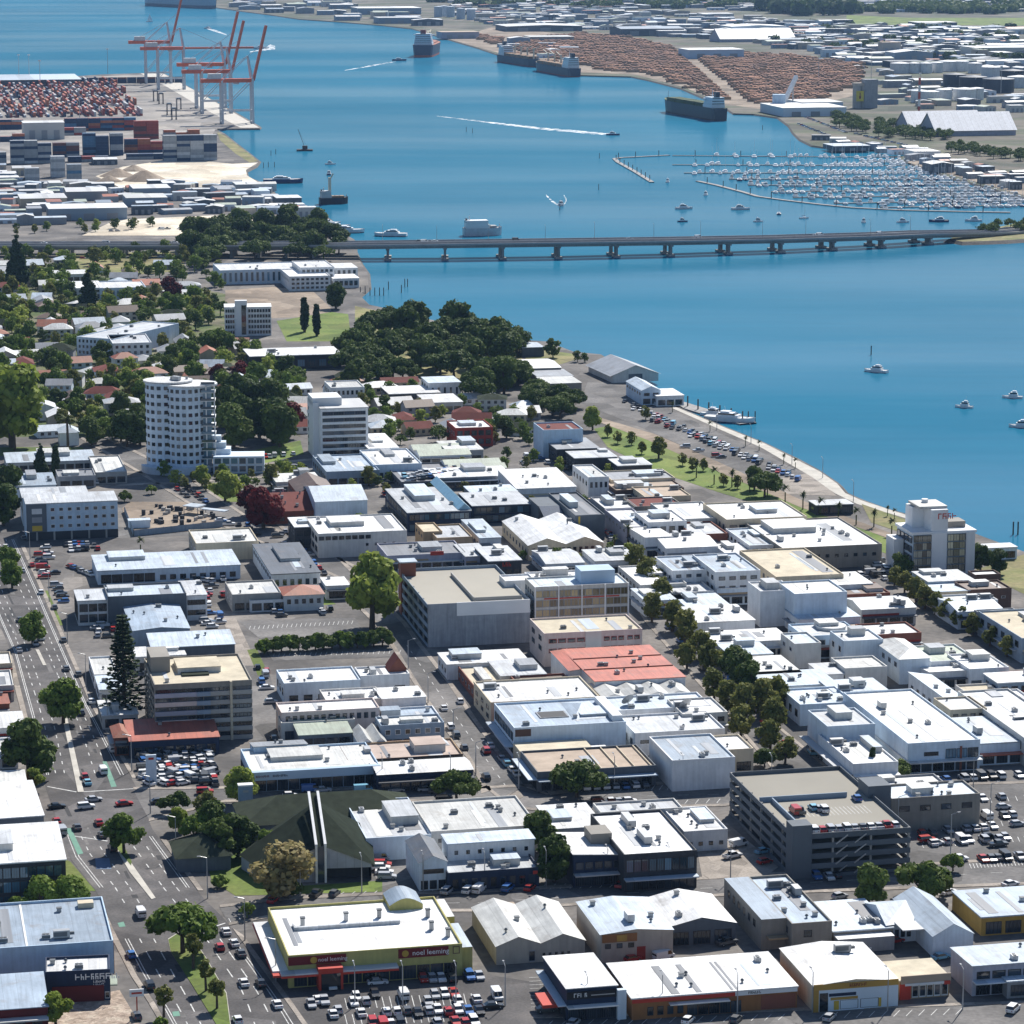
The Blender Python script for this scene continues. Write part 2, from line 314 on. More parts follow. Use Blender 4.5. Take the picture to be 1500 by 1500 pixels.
sheet('suburb_lawn',[(-60,385),(60,385),(330,430),(330,500),(450,555),(440,640),(330,600),(215,600),(215,640),(-60,640)],.03,ground_material('garden_ground',[(.055,.085,.02),(.10,.12,.04),(.15,.135,.09),(.06,.09,.02)],.05,.06))
sheet('reserve_lawn',[(770,510),(840,518),(852,524),(800,540),(770,535)],.05,DRYGRASS)
sheet('waterfront_road',[(862,556),(930,570),(990,604),(1040,628),(1110,660),(1190,700),(1196,712),(1150,712),(1090,694),(1020,662),(930,622),(850,590)],.05,ASPH2)
sheet('waterfront_promenade',[(985,594),(1010,604.5),(1060,625.5),(1120,649.5),(1200,690),(1226,708),(1238,722),(1262,733),(1330,755),(1330,760),(1255,738),(1222,722),(1190,699),(1115,655.5),(1050,627),(985,598)],.07,PALE)
sheet('strand_lawn',[(870,628),(900,622),(960,640),(1040,672),(1100,700),(1190,745),(1290,785),(1330,800),(1310,815),(1240,790),(1130,745),(1050,720),(960,690),(890,655)],.06,GRASS)
sheet('plaza_lawn',[(1262,738),(1330,762),(1326,782),(1276,765)],.09,DRYGRASS)
sheet('railway_strip',[(880,612),(960,636),(1060,680),(1180,735),(1330,790),(1326,797),(1170,742),(1050,690),(950,645),(880,619)],.09,GRAVEL)
sheet('roundabout_lot',[(1146,700),(1190,692),(1214,716),(1226,726),(1150,724)],.06,PAVE)
sheet('east_lawn',[(1428,835),(1500,812),(1600,850),(1600,920),(1500,870)],.06,DRYGRASS)
sheet('excavation_lot',[(178,745),(190,735),(310,735),(328,765),(324,775),(200,785)],.06,GRAVEL)
sheet('empty_car_park',[(352,912),(366,908),(520,905),(540,935),(380,935)],.06,ASPH2)
sheet('private_road',[(325,905),(345,905),(378,975),(352,975)],.07,PAVE)
sheet('lane',[(330,970),(392,975),(415,1060),(398,1085),(360,1085)],.06,ASPH2)
sheet('far_grass_field',[(1240,22),(1330,26),(1500,26),(1600,28),(1600,38),(1440,37),(1240,36)],.06,GRASS)
sheet('log_yard_ground',[(660,58),(720,40),(860,52),(1000,75),(1120,80),(1260,98),(1250,140),(1150,165),(1060,152),(1000,127),(930,109),(850,106),(740,80)],.06,GRAVEL)
sheet('marina_yard_ground',[(1330,226),(1400,232),(1500,258),(1600,290),(1600,306),(1500,286),(1400,258),(1330,238)],.06,GRAVEL)
sheet('church_lawn',[(285,1200),(330,1190),(380,1250),(400,1300),(560,1290),(560,1306),(345,1312),(310,1290)],.06,GRASS)
sheet('corner_lawn',[(88,1255),(103,1262),(140,1305),(100,1305)],.07,GRASS)
sheet('verge_lawn',[(362,952),(376,950),(392,985),(378,990)],.075,GRASS)
sheet('corner_verge',[(62,865),(70,865),(92,915),(84,918)],.075,GRASS)
sheet('villa_lawn',[(360,880),(475,873),(492,885),(370,892)],.055,GRASS)
sheet('tower_verge',[(275,712),(345,708),(350,735),(310,735)],.05,GRASS)
sheet('office_lawn',[(0,655),(120,655),(130,665),(0,668)],.05,GRASS)
sheet('tower_lawn',[(330,668),(440,645),(445,665),(340,690)],.05,GRASS)
sheet('brick_yard',[(80,1470),(175,1450),(205,1500),(60,1510)],.06,ground_material('brick_paving',[(.28,.22,.17),(.38,.30,.24),(.45,.38,.30)],.4,1.5))

# ---- roads
def ip(tab,y):
    for (y0,x0),(y1,x1) in zip(tab,tab[1:]):
        if y <= y1: return x0+(x1-x0)*(y-y0)/(y1-y0)
    (y0,x0),(y1,x1) = tab[-2:]; return x0+(x1-x0)*(y-y0)/(y1-y0)
LK = [(780,-60),(905,-5),(957,18),(1157,68),(1255,101),(1312,146),(1360,166),(1430,202),(1473,230),(1530,262)]
RK = [(780,20),(877,64),(917,81),(1033,132),(1153,200),(1213,222),(1313,295),(1347,330),(1467,418),(1530,462)]
ML = [(780,-22),(957,53),(1057,93),(1160,114),(1233,163),(1317,226),(1373,246),(1457,294),(1530,330)]
MR = [(780,-20),(957,58),(1057,101),(1160,121),(1233,169),(1317,230),(1373,278),(1457,334),(1530,346)]
ys = list(range(780,1531,15))
art = sheet('arterial_road',[(ip(LK,y),y) for y in ys]+[(ip(RK,y),y) for y in reversed(ys)],.05,ASPH)
def stripe(pts,w,mb,z,dash=None):
    """painted line along pixel points; dash = (on, off) in metres"""
    ws = [P(x,y,z) for x,y in pts]
    for a,b in zip(ws,ws[1:]):
        d = (b-a); L = d.length
        if L < .01: continue
        d.normalize(); nn = Vector((-d.y,d.x,0))*(w/2); t = 0.0
        while t < L:
            e = min(L,t+dash[0]) if dash else L
            p,q = a+d*t,a+d*e; mb.quad(p-nn,q-nn,q+nn,p+nn); t = e+(dash[1] if dash else 1)
def long_seg(f,y0,y1): return [(f(y0),y0),(f(y1),y1)] if y1-y0 < 30 else [(f(y0+(y1-y0)*i/6),y0+(y1-y0)*i/6) for i in range(7)]
def between(A,B,t): return lambda y: ip(A,y)*(1-t)+ip(B,y)*t
for name,A,B,ts in (('lane_dashes',LK,ML,(.42,.7)),('lane_dashes',MR,RK,(.32,.6))):
    for t in ts:
        mb = MB()
        for y0,y1 in ((790,1140),(1225,1325),(1375,1520)):
            f = between(A,B,t)
            pts = [(f(y),y) for y in range(y0,y1+1,25)]; stripe(pts,.26,mb,.075,(3,6))
        obj(name,mb.mesh(name,PAINT),art)
for A,B,t in ((LK,ML,.13),(LK,ML,.19),(MR,RK,.82),(MR,RK,.88)):
    mb = MB(); f = between(A,B,t)
    for y0,y1 in ((790,1140),(1225,1310),(1375,1520)): stripe([(f(y),y) for y in range(y0,y1+1,15)],.2,mb,.075)
    obj('edge_line',mb.mesh('edge_line',PAINT),art)
mb = MB(); stripe([(ip(LK,1150)+3,1152),(ip(ML,1150),1160)],.5,mb,.076); stripe([(ip(MR,1150),1160),(ip(RK,1150),1155)],.5,mb,.076)
stripe([(ip(LK,1225),1222),(ip(ML,1225),1232)],.5,mb,.076); stripe([(272,1372),(330,1352)],.4,mb,.076); stripe([(150,1335),(161,1362)],.4,mb,.076)
obj('stop_line',mb.mesh('stop_line',PAINT),art)
for q in (((150,1115),(156,1115),(171,1152),(163,1153)),((96,1213),(104,1213),(122,1250),(114,1252)),((172,1352),(181,1350),(184,1357),(175,1358)),((252,1482),(262,1481),(264,1488),(254,1489))):
    o = sheet('cycle_box',q,.078,PAINTG,art,None)
sheet('blue_box',[(139,1257),(160,1257),(163,1273),(141,1273)],.078,PAINTB,art,None)
for i in range(46):          # trench repairs and overlay patches
    y = rng.uniform(800,1500); x = ip(LK,y)+(ip(RK,y)-ip(LK,y))*rng.uniform(.1,.85); ww,hh = rng.uniform(3,9),rng.uniform(3,16)
    sheet('asphalt_patch',[(x,y),(x+ww,y-.3),(x+ww+hh*.5,y+hh),(x+hh*.5,y+hh)],.0565+.0006*i/4,ASPH2 if i % 3 else mat('fresh_asphalt',(.045,.045,.047),.9),art,None)
def raised(name,pts,h,m,parent=None,label=None):
    w = [P(x,y,0) for x,y in pts]
    if sum((w[i].x*w[(i+1) % len(w)].y-w[(i+1) % len(w)].x*w[i].y) for i in range(len(w))) < 0: w.reverse()
    mb = MB(); mb.prism([(p.x,p.y) for p in w],0,h); o = obj(name,mb.mesh(name,m),parent)
    if parent is None: struct(o)
    return o
raised('traffic_island',[(ip(ML,1050)+1,1050),(ip(MR,1050),1050),(ip(MR,1160)+2,1161),(ip(ML,1160),1161)],.17,PALE)
raised('traffic_island',[(52,952),(57,952),(68,975),(63,975)],.17,PALE)
raised('traffic_island',[(163,1232),(170,1232),(196,1270),(228,1316),(222,1318),(190,1278)],.17,PALE)
sheet('median_grass',[(165,1235),(178,1232),(193,1262),(192,1268)],.19,GRASS)
mp_ = [(246,1376),(262,1366),(280,1372),(300,1400),(332,1455),(338,1500),(342,1530),(330,1530),(316,1498),(280,1440),(250,1395)]
raised('grass_median',mp_,.15,PALE); sheet('median_grass',[(x*.985+4.2,y) for x,y in mp_],.17,GRASS)
for pts in ([(ip(LK,y)-9,y) for y in range(960,1150,20)]+[(ip(LK,y)-1,y) for y in range(1140,950,-20)],[(ip(LK,y)-10,y) for y in range(1330,1521,20)]+[(ip(LK,y)-1,y) for y in range(1510,1329,-20)],
            [(ip(RK,y)+1,y) for y in range(800,1150,20)]+[(ip(RK,y)+7,y) for y in range(1140,799,-20)],[(ip(RK,y)+1,y) for y in range(1230,1320,15)]+[(ip(RK,y)+9,y) for y in range(1305,1229,-15)],
            [(ip(RK,y)+1,y) for y in range(1360,1521,20)]+[(ip(RK,y)+9,y) for y in range(1510,1359,-20)]):
    raised('footpath',pts,.14,PAVE)
def road(name,L,Rr,z=.06,m=ASPH,fp=None):
    if fp:                # kerbed footpaths along both sides
        dx,dy = fp
        for line,s in ((L,-1),(Rr,1)): raised('footpath',line+[(x+dx*s,y+dy*s) for x,y in line][::-1],.14,PAVE)
    return sheet(name,L+Rr[::-1],z,m)
st_a = road('cross_street',[(195,1157),(330,1156),(480,1157),(700,1156),(780,1152),(1060,1148),(1250,1133),(1520,1118)],[(218,1200),(330,1172),(480,1170),(700,1173),(780,1184),(1060,1178),(1300,1150),(1520,1144)],.062,ASPH2,(0,3.5))
st_b = road('diagonal_street',[(400,755),(470,830),(553,912),(575,940),(612,1000),(650,1058),(690,1110),(712,1150),(735,1168)],[(430,752),(505,830),(588,912),(612,945),(655,1000),(690,1052),(728,1105),(760,1150),(800,1164)],.066,ASPH2,(7,0))
st_f = road('back_street',[(322,1330),(420,1318),(560,1312),(700,1308),(1080,1286),(1300,1272),(1520,1258)],[(335,1352),(430,1334),(560,1332),(700,1332),(1080,1308),(1300,1300),(1520,1292)],.062,ASPH2,(0,4))
st_g = road('front_street',[(780,1492),(1000,1486),(1200,1480),(1520,1470)],[(780,1540),(1000,1530),(1200,1530),(1520,1520)],.062,ASPH2,(0,4))
st_c = road('side_street',[(120,640),(205,690),(335,772),(400,800),(520,855)],[(150,640),(275,702),(370,765),(440,792),(555,850)],.064,ASPH2,(2,-3))
st_d = road('tree_lined_street',[(915,850),(950,910),(1010,980),(1080,1060),(1140,1130)],[(945,850),(985,910),(1050,980),(1125,1055),(1215,1130)],.064,ASPH2,(6,0))
st_e = road('shop_street',[(1300,830),(1340,868),(1420,915),(1510,975)],[(1330,830),(1375,868),(1455,912),(1530,955)],.064,ASPH2,(6,0))
st_h = road('hill_street',[(215,505),(260,535),(310,560)],[(240,505),(300,530),(345,556)],.06,ASPH2)
st_w = road('east_street',[(770,640),(800,672),(840,690)],[(800,640),(830,670),(870,686)],.06,ASPH2)
st_x = road('west_street',[(60,765),(180,772),(300,775)],[(60,790),(200,788),(310,782)],.058,ASPH2)
st_y = road('tower_street',[(90,690),(250,695),(480,672),(500,662)],[(90,712),(270,706),(500,690),(520,668)],.059,ASPH2,(0,2.5))
# parking bays along the back street, the front street and the supermarket car park
def bays(parent,x0,y0,x1,y1,n,dx,dy,w=.16):
    mb = MB()
    for i in range(n+1):
        t = i/n; a = (x0+(x1-x0)*t,y0+(y1-y0)*t); stripe([a,(a[0]+dx,a[1]+dy)],w,mb,.082)
    obj('parking_lines',mb.mesh('parking_lines',PAINT),parent)
bays(st_f,430,1316,560,1311,8,9,-7); bays(st_f,630,1308,1010,1296,26,9,-8); bays(st_f,335,1345,350,1343,1,3,6)
bays(st_g,800,1504,1140,1494,17,10,-9); bays(st_g,1200,1492,1400,1486,11,9,-9); bays(st_a,840,1160,1000,1156,14,5,-7); bays(st_a,830,1183,1050,1176,14,5,-6)
bays(st_a,560,1158,690,1156,10,4,-6); bays(st_b,640,1035,712,1140,12,-9,1)
mb = MB(); stripe([(230,1180),(480,1164),(690,1164)],.15,mb,.083,(3,5)); stripe([(860,1168),(1060,1163)],.15,mb,.083,(3,5)); obj('centre_dashes',mb.mesh('centre_dashes',PAINT),st_a)
mb = MB(); stripe([(596,945),(640,1010),(675,1060),(712,1112),(740,1150)],.2,mb,.083,(3,5)); obj('centre_dashes',mb.mesh('centre_dashes',PAINT),st_b)
mb = MB(); stripe([(430,1326),(700,1322),(1080,1298),(1500,1276)],.15,mb,.083,(3,6)); obj('centre_dashes',mb.mesh('centre_dashes',PAINT),st_f)
raised('kerb_island',[(742,1166),(756,1158),(770,1166),(757,1173)],.14,PAVE)
raised('kerb_island',[(704,1154),(716,1150),(720,1158),(705,1163)],.14,PAVE)
raised('kerb_island',[(800,1158),(832,1155),(834,1161),(806,1165)],.14,PAVE)
lot = sheet('supermarket_car_park',[(420,1448),(700,1425),(790,1440),(800,1530),(450,1540)],.058,ASPH)
for yy,n_ in ((1462,20),(1486,20)):
    bays(lot,505,yy,690,yy-7,17,2,8); bays(lot,507,yy+8,692,yy+1,17,2,8)
bays(lot,775,1432,778,1475,8,22,-1)
for a,b in (((1300,1180),(1500,1165)),((1320,1215),(1500,1200)),((1350,1235),(1500,1225)),((1420,1265),(1500,1260))):
    bays(st_f,a[0],a[1],b[0],b[1],16,3,7)
sheet('east_car_park',[(1290,1160),(1520,1135),(1520,1262),(1330,1270)],.054,ASPH2)
sheet('service_yard',[(1015,1215),(1065,1205),(1140,1270),(1120,1285),(1030,1292)],.058,PAVE)
sheet('church_car_park',[(535,1230),(600,1225),(612,1304),(556,1308)],.058,ASPH2)
ecp = sheet('hedge_car_park',[(385,945),(560,938),(600,962),(400,968)],.058,ASPH2)
bays(ecp,400,962,585,957,24,2,-5); bays(ecp,365,922,515,914,22,2,-5)
# ================================================================== buildings
UNIT = {}
def win_mesh(style):
    """a unit window: frame ring standing proud of the wall, pane set back in it; x 0..1, z 0..1, wall plane y = 0"""
    if style in UNIT: return UNIT[style]
    fr,gl,t,mul = {'w': (FRW,GL,.10,1),'d': (FRD,GL,.07,1),'g': (FRG,GL,.08,1),'b': (FRW,GLB,.09,1),'a': (FRG,GLA,.06,2),'s': (FRD,GL,.04,4),'n': (FRD,GLB,.05,3),'c': (FRD,GLC,.04,2),'r': (mat('frame_red',(.35,.08,.06)),GL,.10,1)}[style]
    mb = MB(); d = -.10; b = -.02
    for x0,z0,x1,z1 in ((0,0,1,t),(0,1-t,1,1),(0,t,t*.8,1-t),(1-t*.8,t,1,1-t)): mb.box(x0,d,z0,x1,.0,z1,0,'k')
    for i in range(1,mul): mb.box(i/mul-t*.3,d*.9,t,i/mul+t*.3,0,1-t,0,'kbt')
    mb.quad((t*.8,b,t),(1-t*.8,b,t),(1-t*.8,b,1-t),(t*.8,b,1-t),1)
    UNIT[style] = mb.mesh('window',[fr,gl]); return UNIT[style]
def box_mesh(name,m):
    k = (name,m.name)
    if k not in UNIT:
        mb = MB(); mb.box(0,0,0,1,1,1); UNIT[k] = mb.mesh(name,m)
    return UNIT[k]
def vent_mesh(kind):
    k = ('vent',kind)
    if k in UNIT: return UNIT[k]
    mb = MB()
    if kind == 0: mb.box(-.9,-.6,0,.9,.6,1.1); mb.disc_prism(-.4,0,1.1,1.22,.4,10,1); mb.disc_prism(.4,0,1.1,1.22,.4,10,1); mb.box(-.92,-.62,.3,.92,-.6,.9,1)
    elif kind == 1: mb.disc_prism(0,0,0,.6,.25,8); mb.disc_prism(0,0,.6,1.0,.45,10,1,r1=.2)
    elif kind == 2: mb.box(-.5,-.5,0,.5,.5,.9); mb.box(-.62,-.62,.9,.62,.62,1.05,1)
    else: mb.box(-1.8,-.8,.25,1.8,.8,1.9); mb.box(-1.6,-.6,0,-1.4,.6,.25,1); mb.box(1.4,-.6,0,1.6,.6,.25,1); mb.box(1.8,-.3,.7,2.8,.3,1.3,1); mb.box(-1.82,-.82,.6,1.2,-.8,1.6,1)
    UNIT[k] = mb.mesh('roof_unit',[METAL,mat('duct_dark',(.13,.14,.15),.5)]); return UNIT[k]

def face_root(face,w,d):
    return {'f': ((0,0),0.0,w),'l': ((0,d),-math.pi/2,d),'r': ((w,0),math.pi/2,d),'b': ((w,d),math.pi,w)}[face]
def windows(root,face,w,d,cols,z0,z1,rows=1,style='w',wf=.6,hf=.55,a=.03,b=.97,name='window'):
    (ox,oy),ang,L = face_root(face,w,d); ca,sa = math.cos(ang),math.sin(ang)
    cols = max(1,int(cols)); x0,x1 = L*a,L*b; cw = (x1-x0)/cols; rh = (z1-z0)/rows; me = win_mesh(style)
    for r in range(rows):
        for c in range(cols):
            x = x0+cw*(c+(1-wf)/2); z = z0+rh*(r+(1-hf)/2)
            obj(name,me,root,(ox+ca*x+sa*.004,oy+sa*x-ca*.004,z),ang,(cw*wf,1,rh*hf))
def band(root,name,face,w,d,z0,z1,m,proud=.08,a=0.0,b=1.0):
    (ox,oy),ang,L = face_root(face,w,d); ca,sa = math.cos(ang),math.sin(ang); x = L*a
    return obj(name,box_mesh(name,m),root,(ox+ca*x+sa*proud,oy+sa*x-ca*proud,z0),ang,(L*(b-a),proud-.003,z1-z0))
def canopy(root,face,w,d,z,out,m,a=0.0,b=1.0,t=.3,posts=0):
    (ox,oy),ang,L = face_root(face,w,d); ca,sa = math.cos(ang),math.sin(ang); x = L*a
    o = obj('canopy',box_mesh('canopy',m),root,(ox+ca*x+sa*out,oy+sa*x-ca*out,z),ang,(L*(b-a),out-.01,t))
    if posts:
        for i in range(posts):
            xx = x+L*(b-a)*(i+.04)/(posts-1+.08); q = out-.3
            obj('post',box_mesh('post',FRG),root,(ox+ca*xx+sa*q,oy+sa*xx-ca*q,0),ang,(.22,.22,z))
    return o
def text_on(root,s,face,w,d,x,z,size,m,proud=.14,name='sign_lettering'):
    (ox,oy),ang,L = face_root(face,w,d); ca,sa = math.cos(ang),math.sin(ang)
    cu = bpy.data.curves.new(name,'FONT'); cu.body = s; cu.size = size; cu.extrude = .03; cu.resolution_u = 2
    t = bpy.data.objects.new(name,cu); col.objects.link(t)
    dg = bpy.context.evaluated_depsgraph_get(); me = bpy.data.meshes.new_from_object(t.evaluated_get(dg)); bpy.data.objects.remove(t); bpy.data.curves.remove(cu)
    me.materials.clear(); me.materials.append(m)
    o = obj(name,me,root,(ox+ca*x+sa*proud,oy+sa*x-ca*proud,z)); o.rotation_euler = (math.pi/2,0,ang); o['kind'] = 'stuff'; return o

def marks(root,face,w,d,x,z,size,n,m,proud=.14,name='sign_lettering'):
    """lettering too small to read in the photograph: a row of upright and level strokes of that size"""
    (ox,oy),ang,L = face_root(face,w,d); ca,sa = math.cos(ang),math.sin(ang); mb = MB(); rr = random.Random(n*31+int(size*10)); k = 0.0
    for i in range(n):
        lw = size*rr.uniform(.45,.8); t = size*.17
        mb.box(k,0,0,k+t,.03,size); 
        if rr.random() < .7: mb.box(k+t,0,size-t,k+lw,.03,size)
        if rr.random() < .7: mb.box(k+t,0,size*.42,k+lw,.03,size*.42+t)
        if rr.random() < .6: mb.box(k+lw-t,.001,size*.0,k+lw,.03,size*.42)
        k += lw+size*.2
    o = obj(name,mb.mesh(name,m),root,(ox+ca*x+sa*proud,oy+sa*x-ca*proud,z),ang); o['kind'] = 'stuff'; return o
ROOTS = []
def fit(xl,yl,xr,yb,h,rot=None):
    """front-left roof corner, right end and back edge read off the photograph -> base corner, width, depth"""
    a = GRID if rot is None else R(rot); u = Vector((math.cos(a),math.sin(a),0)); v = Vector((-math.sin(a),math.cos(a),0))
    fl = P(xl,yl,h); q = fl-CP; k = (xr-750)/FPX
    w = (k*q.dot(FW)-q.x)/(u.x-k*u.dot(FW)); k2 = -(yb-750)/FPX
    d = (k2*q.dot(FW)-q.dot(UP))/(v.dot(UP)-k2*v.dot(FW))
    return fl,a,max(2.0,w),max(2.0,d)
LAST = [None]
def roof_shape(root,w,d,h,kind,rm,wm,rise=1.2,n=2,over=.25):
    """roof as its own mesh; returns gable infill quads for the wall mesh"""
    mb = MB(); wall = MB(); o = over
    if kind == 'flat':
        t = .28; p = .55
        wall.box(0,0,0,w,d,h,0,'tb')
        for (x0,y0,x1,y1) in ((0,0,w,t),(0,d-t,w,d),(0,t,t,d-t),(w-t,t,w,d-t)): wall.quad((x0,y0,h),(x1,y0,h),(x1,y1,h),(x0,y1,h))
        wall.quad((t,d-t,h-p),(w-t,d-t,h-p),(w-t,d-t,h),(t,d-t,h)); wall.quad((w-t,t,h-p),(w-t,t,h),(w-t,d-t,h),(w-t,d-t,h-p))
        wall.quad((t,t,h-p),(t,t,h),(w-t,t,h),(w-t,t,h-p)); wall.quad((t,t,h-p),(t,d-t,h-p),(t,d-t,h),(t,t,h))
        mb.quad((t,t,h-p),(w-t,t,h-p),(w-t,d-t,h-p),(t,d-t,h-p)); zr = lambda x,y: h-p
    elif kind == 'slab':                 # plain roof plate with a thin overhang
        wall.box(0,0,0,w,d,h-.3,0,'tb'); mb.box(-o,-o,h-.3,w+o,d+o,h,0); zr = lambda x,y: h
    elif kind == 'gable_v':              # n ridges running away from the street
        wall.box(0,0,0,w,d,h,0,'tb'); g = w/n
        for i in range(n):
            x0,x1 = g*i,g*(i+1); xm = (x0+x1)/2
            mb.quad((x0-(o if i == 0 else 0),-o,h-(o*rise/(g/2) if i == 0 else 0)),(xm,-o,h+rise),(xm,d+o,h+rise),(x0-(o if i == 0 else 0),d+o,h-(o*rise/(g/2) if i == 0 else 0)))
            mb.quad((xm,-o,h+rise),(x1+(o if i == n-1 else 0),-o,h-(o*rise/(g/2) if i == n-1 else 0)),(x1+(o if i == n-1 else 0),d+o,h-(o*rise/(g/2) if i == n-1 else 0)),(xm,d+o,h+rise))
            for yy in (0,d): wall.tri((x0,yy,h),(x1,yy,h),(xm,yy,h+rise-.02))
        zr = lambda x,y: h+rise*(1-abs(((x/g) % 1.0)*2-1))
    elif kind == 'gable_u':
        wall.box(0,0,0,w,d,h,0,'tb'); g = d/n
        for i in range(n):
            y0,y1 = g*i,g*(i+1); ym = (y0+y1)/2; s = rise/(g/2)
            a0 = o if i == 0 else 0; a1 = o if i == n-1 else 0
            mb.quad((-o,y0-a0,h-a0*s),(w+o,y0-a0,h-a0*s),(w+o,ym,h+rise),(-o,ym,h+rise)); mb.quad((-o,ym,h+rise),(w+o,ym,h+rise),(w+o,y1+a1,h-a1*s),(-o,y1+a1,h-a1*s))
            for xx in (0,w): wall.tri((xx,y0,h),(xx,y1,h),(xx,ym,h+rise-.02))
        zr = lambda x,y: h+rise*(1-abs(((y/g) % 1.0)*2-1))
    elif kind in ('mono_f','mono_b','mono_l','mono_r'):   # single slope, high side named
        wall.box(0,0,0,w,d,h,0,'tb')
        hz = {'mono_f': (1,1,0,0),'mono_b': (0,0,1,1),'mono_l': (1,0,0,1),'mono_r': (0,1,1,0)}[kind]
        c = [(0,0),(w,0),(w,d),(0,d)]; e = [(-o,-o),(w+o,-o),(w+o,d+o),(-o,d+o)]
        mb.quad(*[(e[i][0],e[i][1],h+.02+rise*hz[i]) for i in range(4)]); mb.quad(*[(e[i][0],e[i][1],h-.16+rise*hz[i]) for i in (3,2,1,0)])
        for i in range(4):
            j = (i+1) % 4
            mb.quad((*e[i],h-.16+rise*hz[i]),(*e[j],h-.16+rise*hz[j]),(*e[j],h+.02+rise*hz[j]),(*e[i],h+.02+rise*hz[i]))
            if hz[i] or hz[j]: wall.quad((*c[i],h),(*c[j],h),(*c[j],h+rise*hz[j]-.1),(*c[i],h+rise*hz[i]-.1))
        zr = lambda x,y: h+rise*{'mono_f': 1-y/d,'mono_b': y/d,'mono_l': 1-x/w,'mono_r': x/w}[kind]
    elif kind == 'hip':
        wall.box(0,0,0,w,d,h,0,'tb'); o = .5
        if w >= d: r0,r1 = (d/2,d/2),(w-d/2,d/2)
        else: r0,r1 = (w/2,w/2),(w/2,d-w/2)
        A,Bc,C_,D_ = (-o,-o,h-.1),(w+o,-o,h-.1),(w+o,d+o,h-.1),(-o,d+o,h-.1); q0,q1 = (*r0,h+rise),(*r1,h+rise)
        if w >= d: mb.quad(A,Bc,q1,q0); mb.tri(Bc,C_,q1); mb.quad(C_,D_,q0,q1); mb.tri(D_,A,q0)
        else: mb.tri(A,Bc,q0); mb.quad(Bc,C_,q1,q0); mb.tri(C_,D_,q1); mb.quad(D_,A,q0,q1)
        mb.quad(D_,C_,Bc,A); zr = lambda x,y: h+rise*min(1,min(x,w-x,y,d-y)/(min(w,d)/2))
    elif kind == 'vault':
        wall.box(0,0,0,w,d,h,0,'tb'); N = 10
        for i in range(N):
            t0,t1 = i/N,(i+1)/N; z0_,z1_ = h+rise*math.sin(math.pi*t0),h+rise*math.sin(math.pi*t1)
            mb.quad((w*t0,-o,z0_),(w*t1,-o,z1_),(w*t1,d+o,z1_),(w*t0,d+o,z0_))
            for yy in (0,d): wall.quad((w*t0,yy,h),(w*t1,yy,h),(w*t1,yy,z1_-.02),(w*t0,yy,z0_-.02))
        zr = lambda x,y: h+rise*math.sin(math.pi*x/w)
    wo = obj('wall',wall.mesh('wall',wm),root); ro = obj('roof',mb.mesh('roof',rm),root); LAST[0] = ro
    return zr
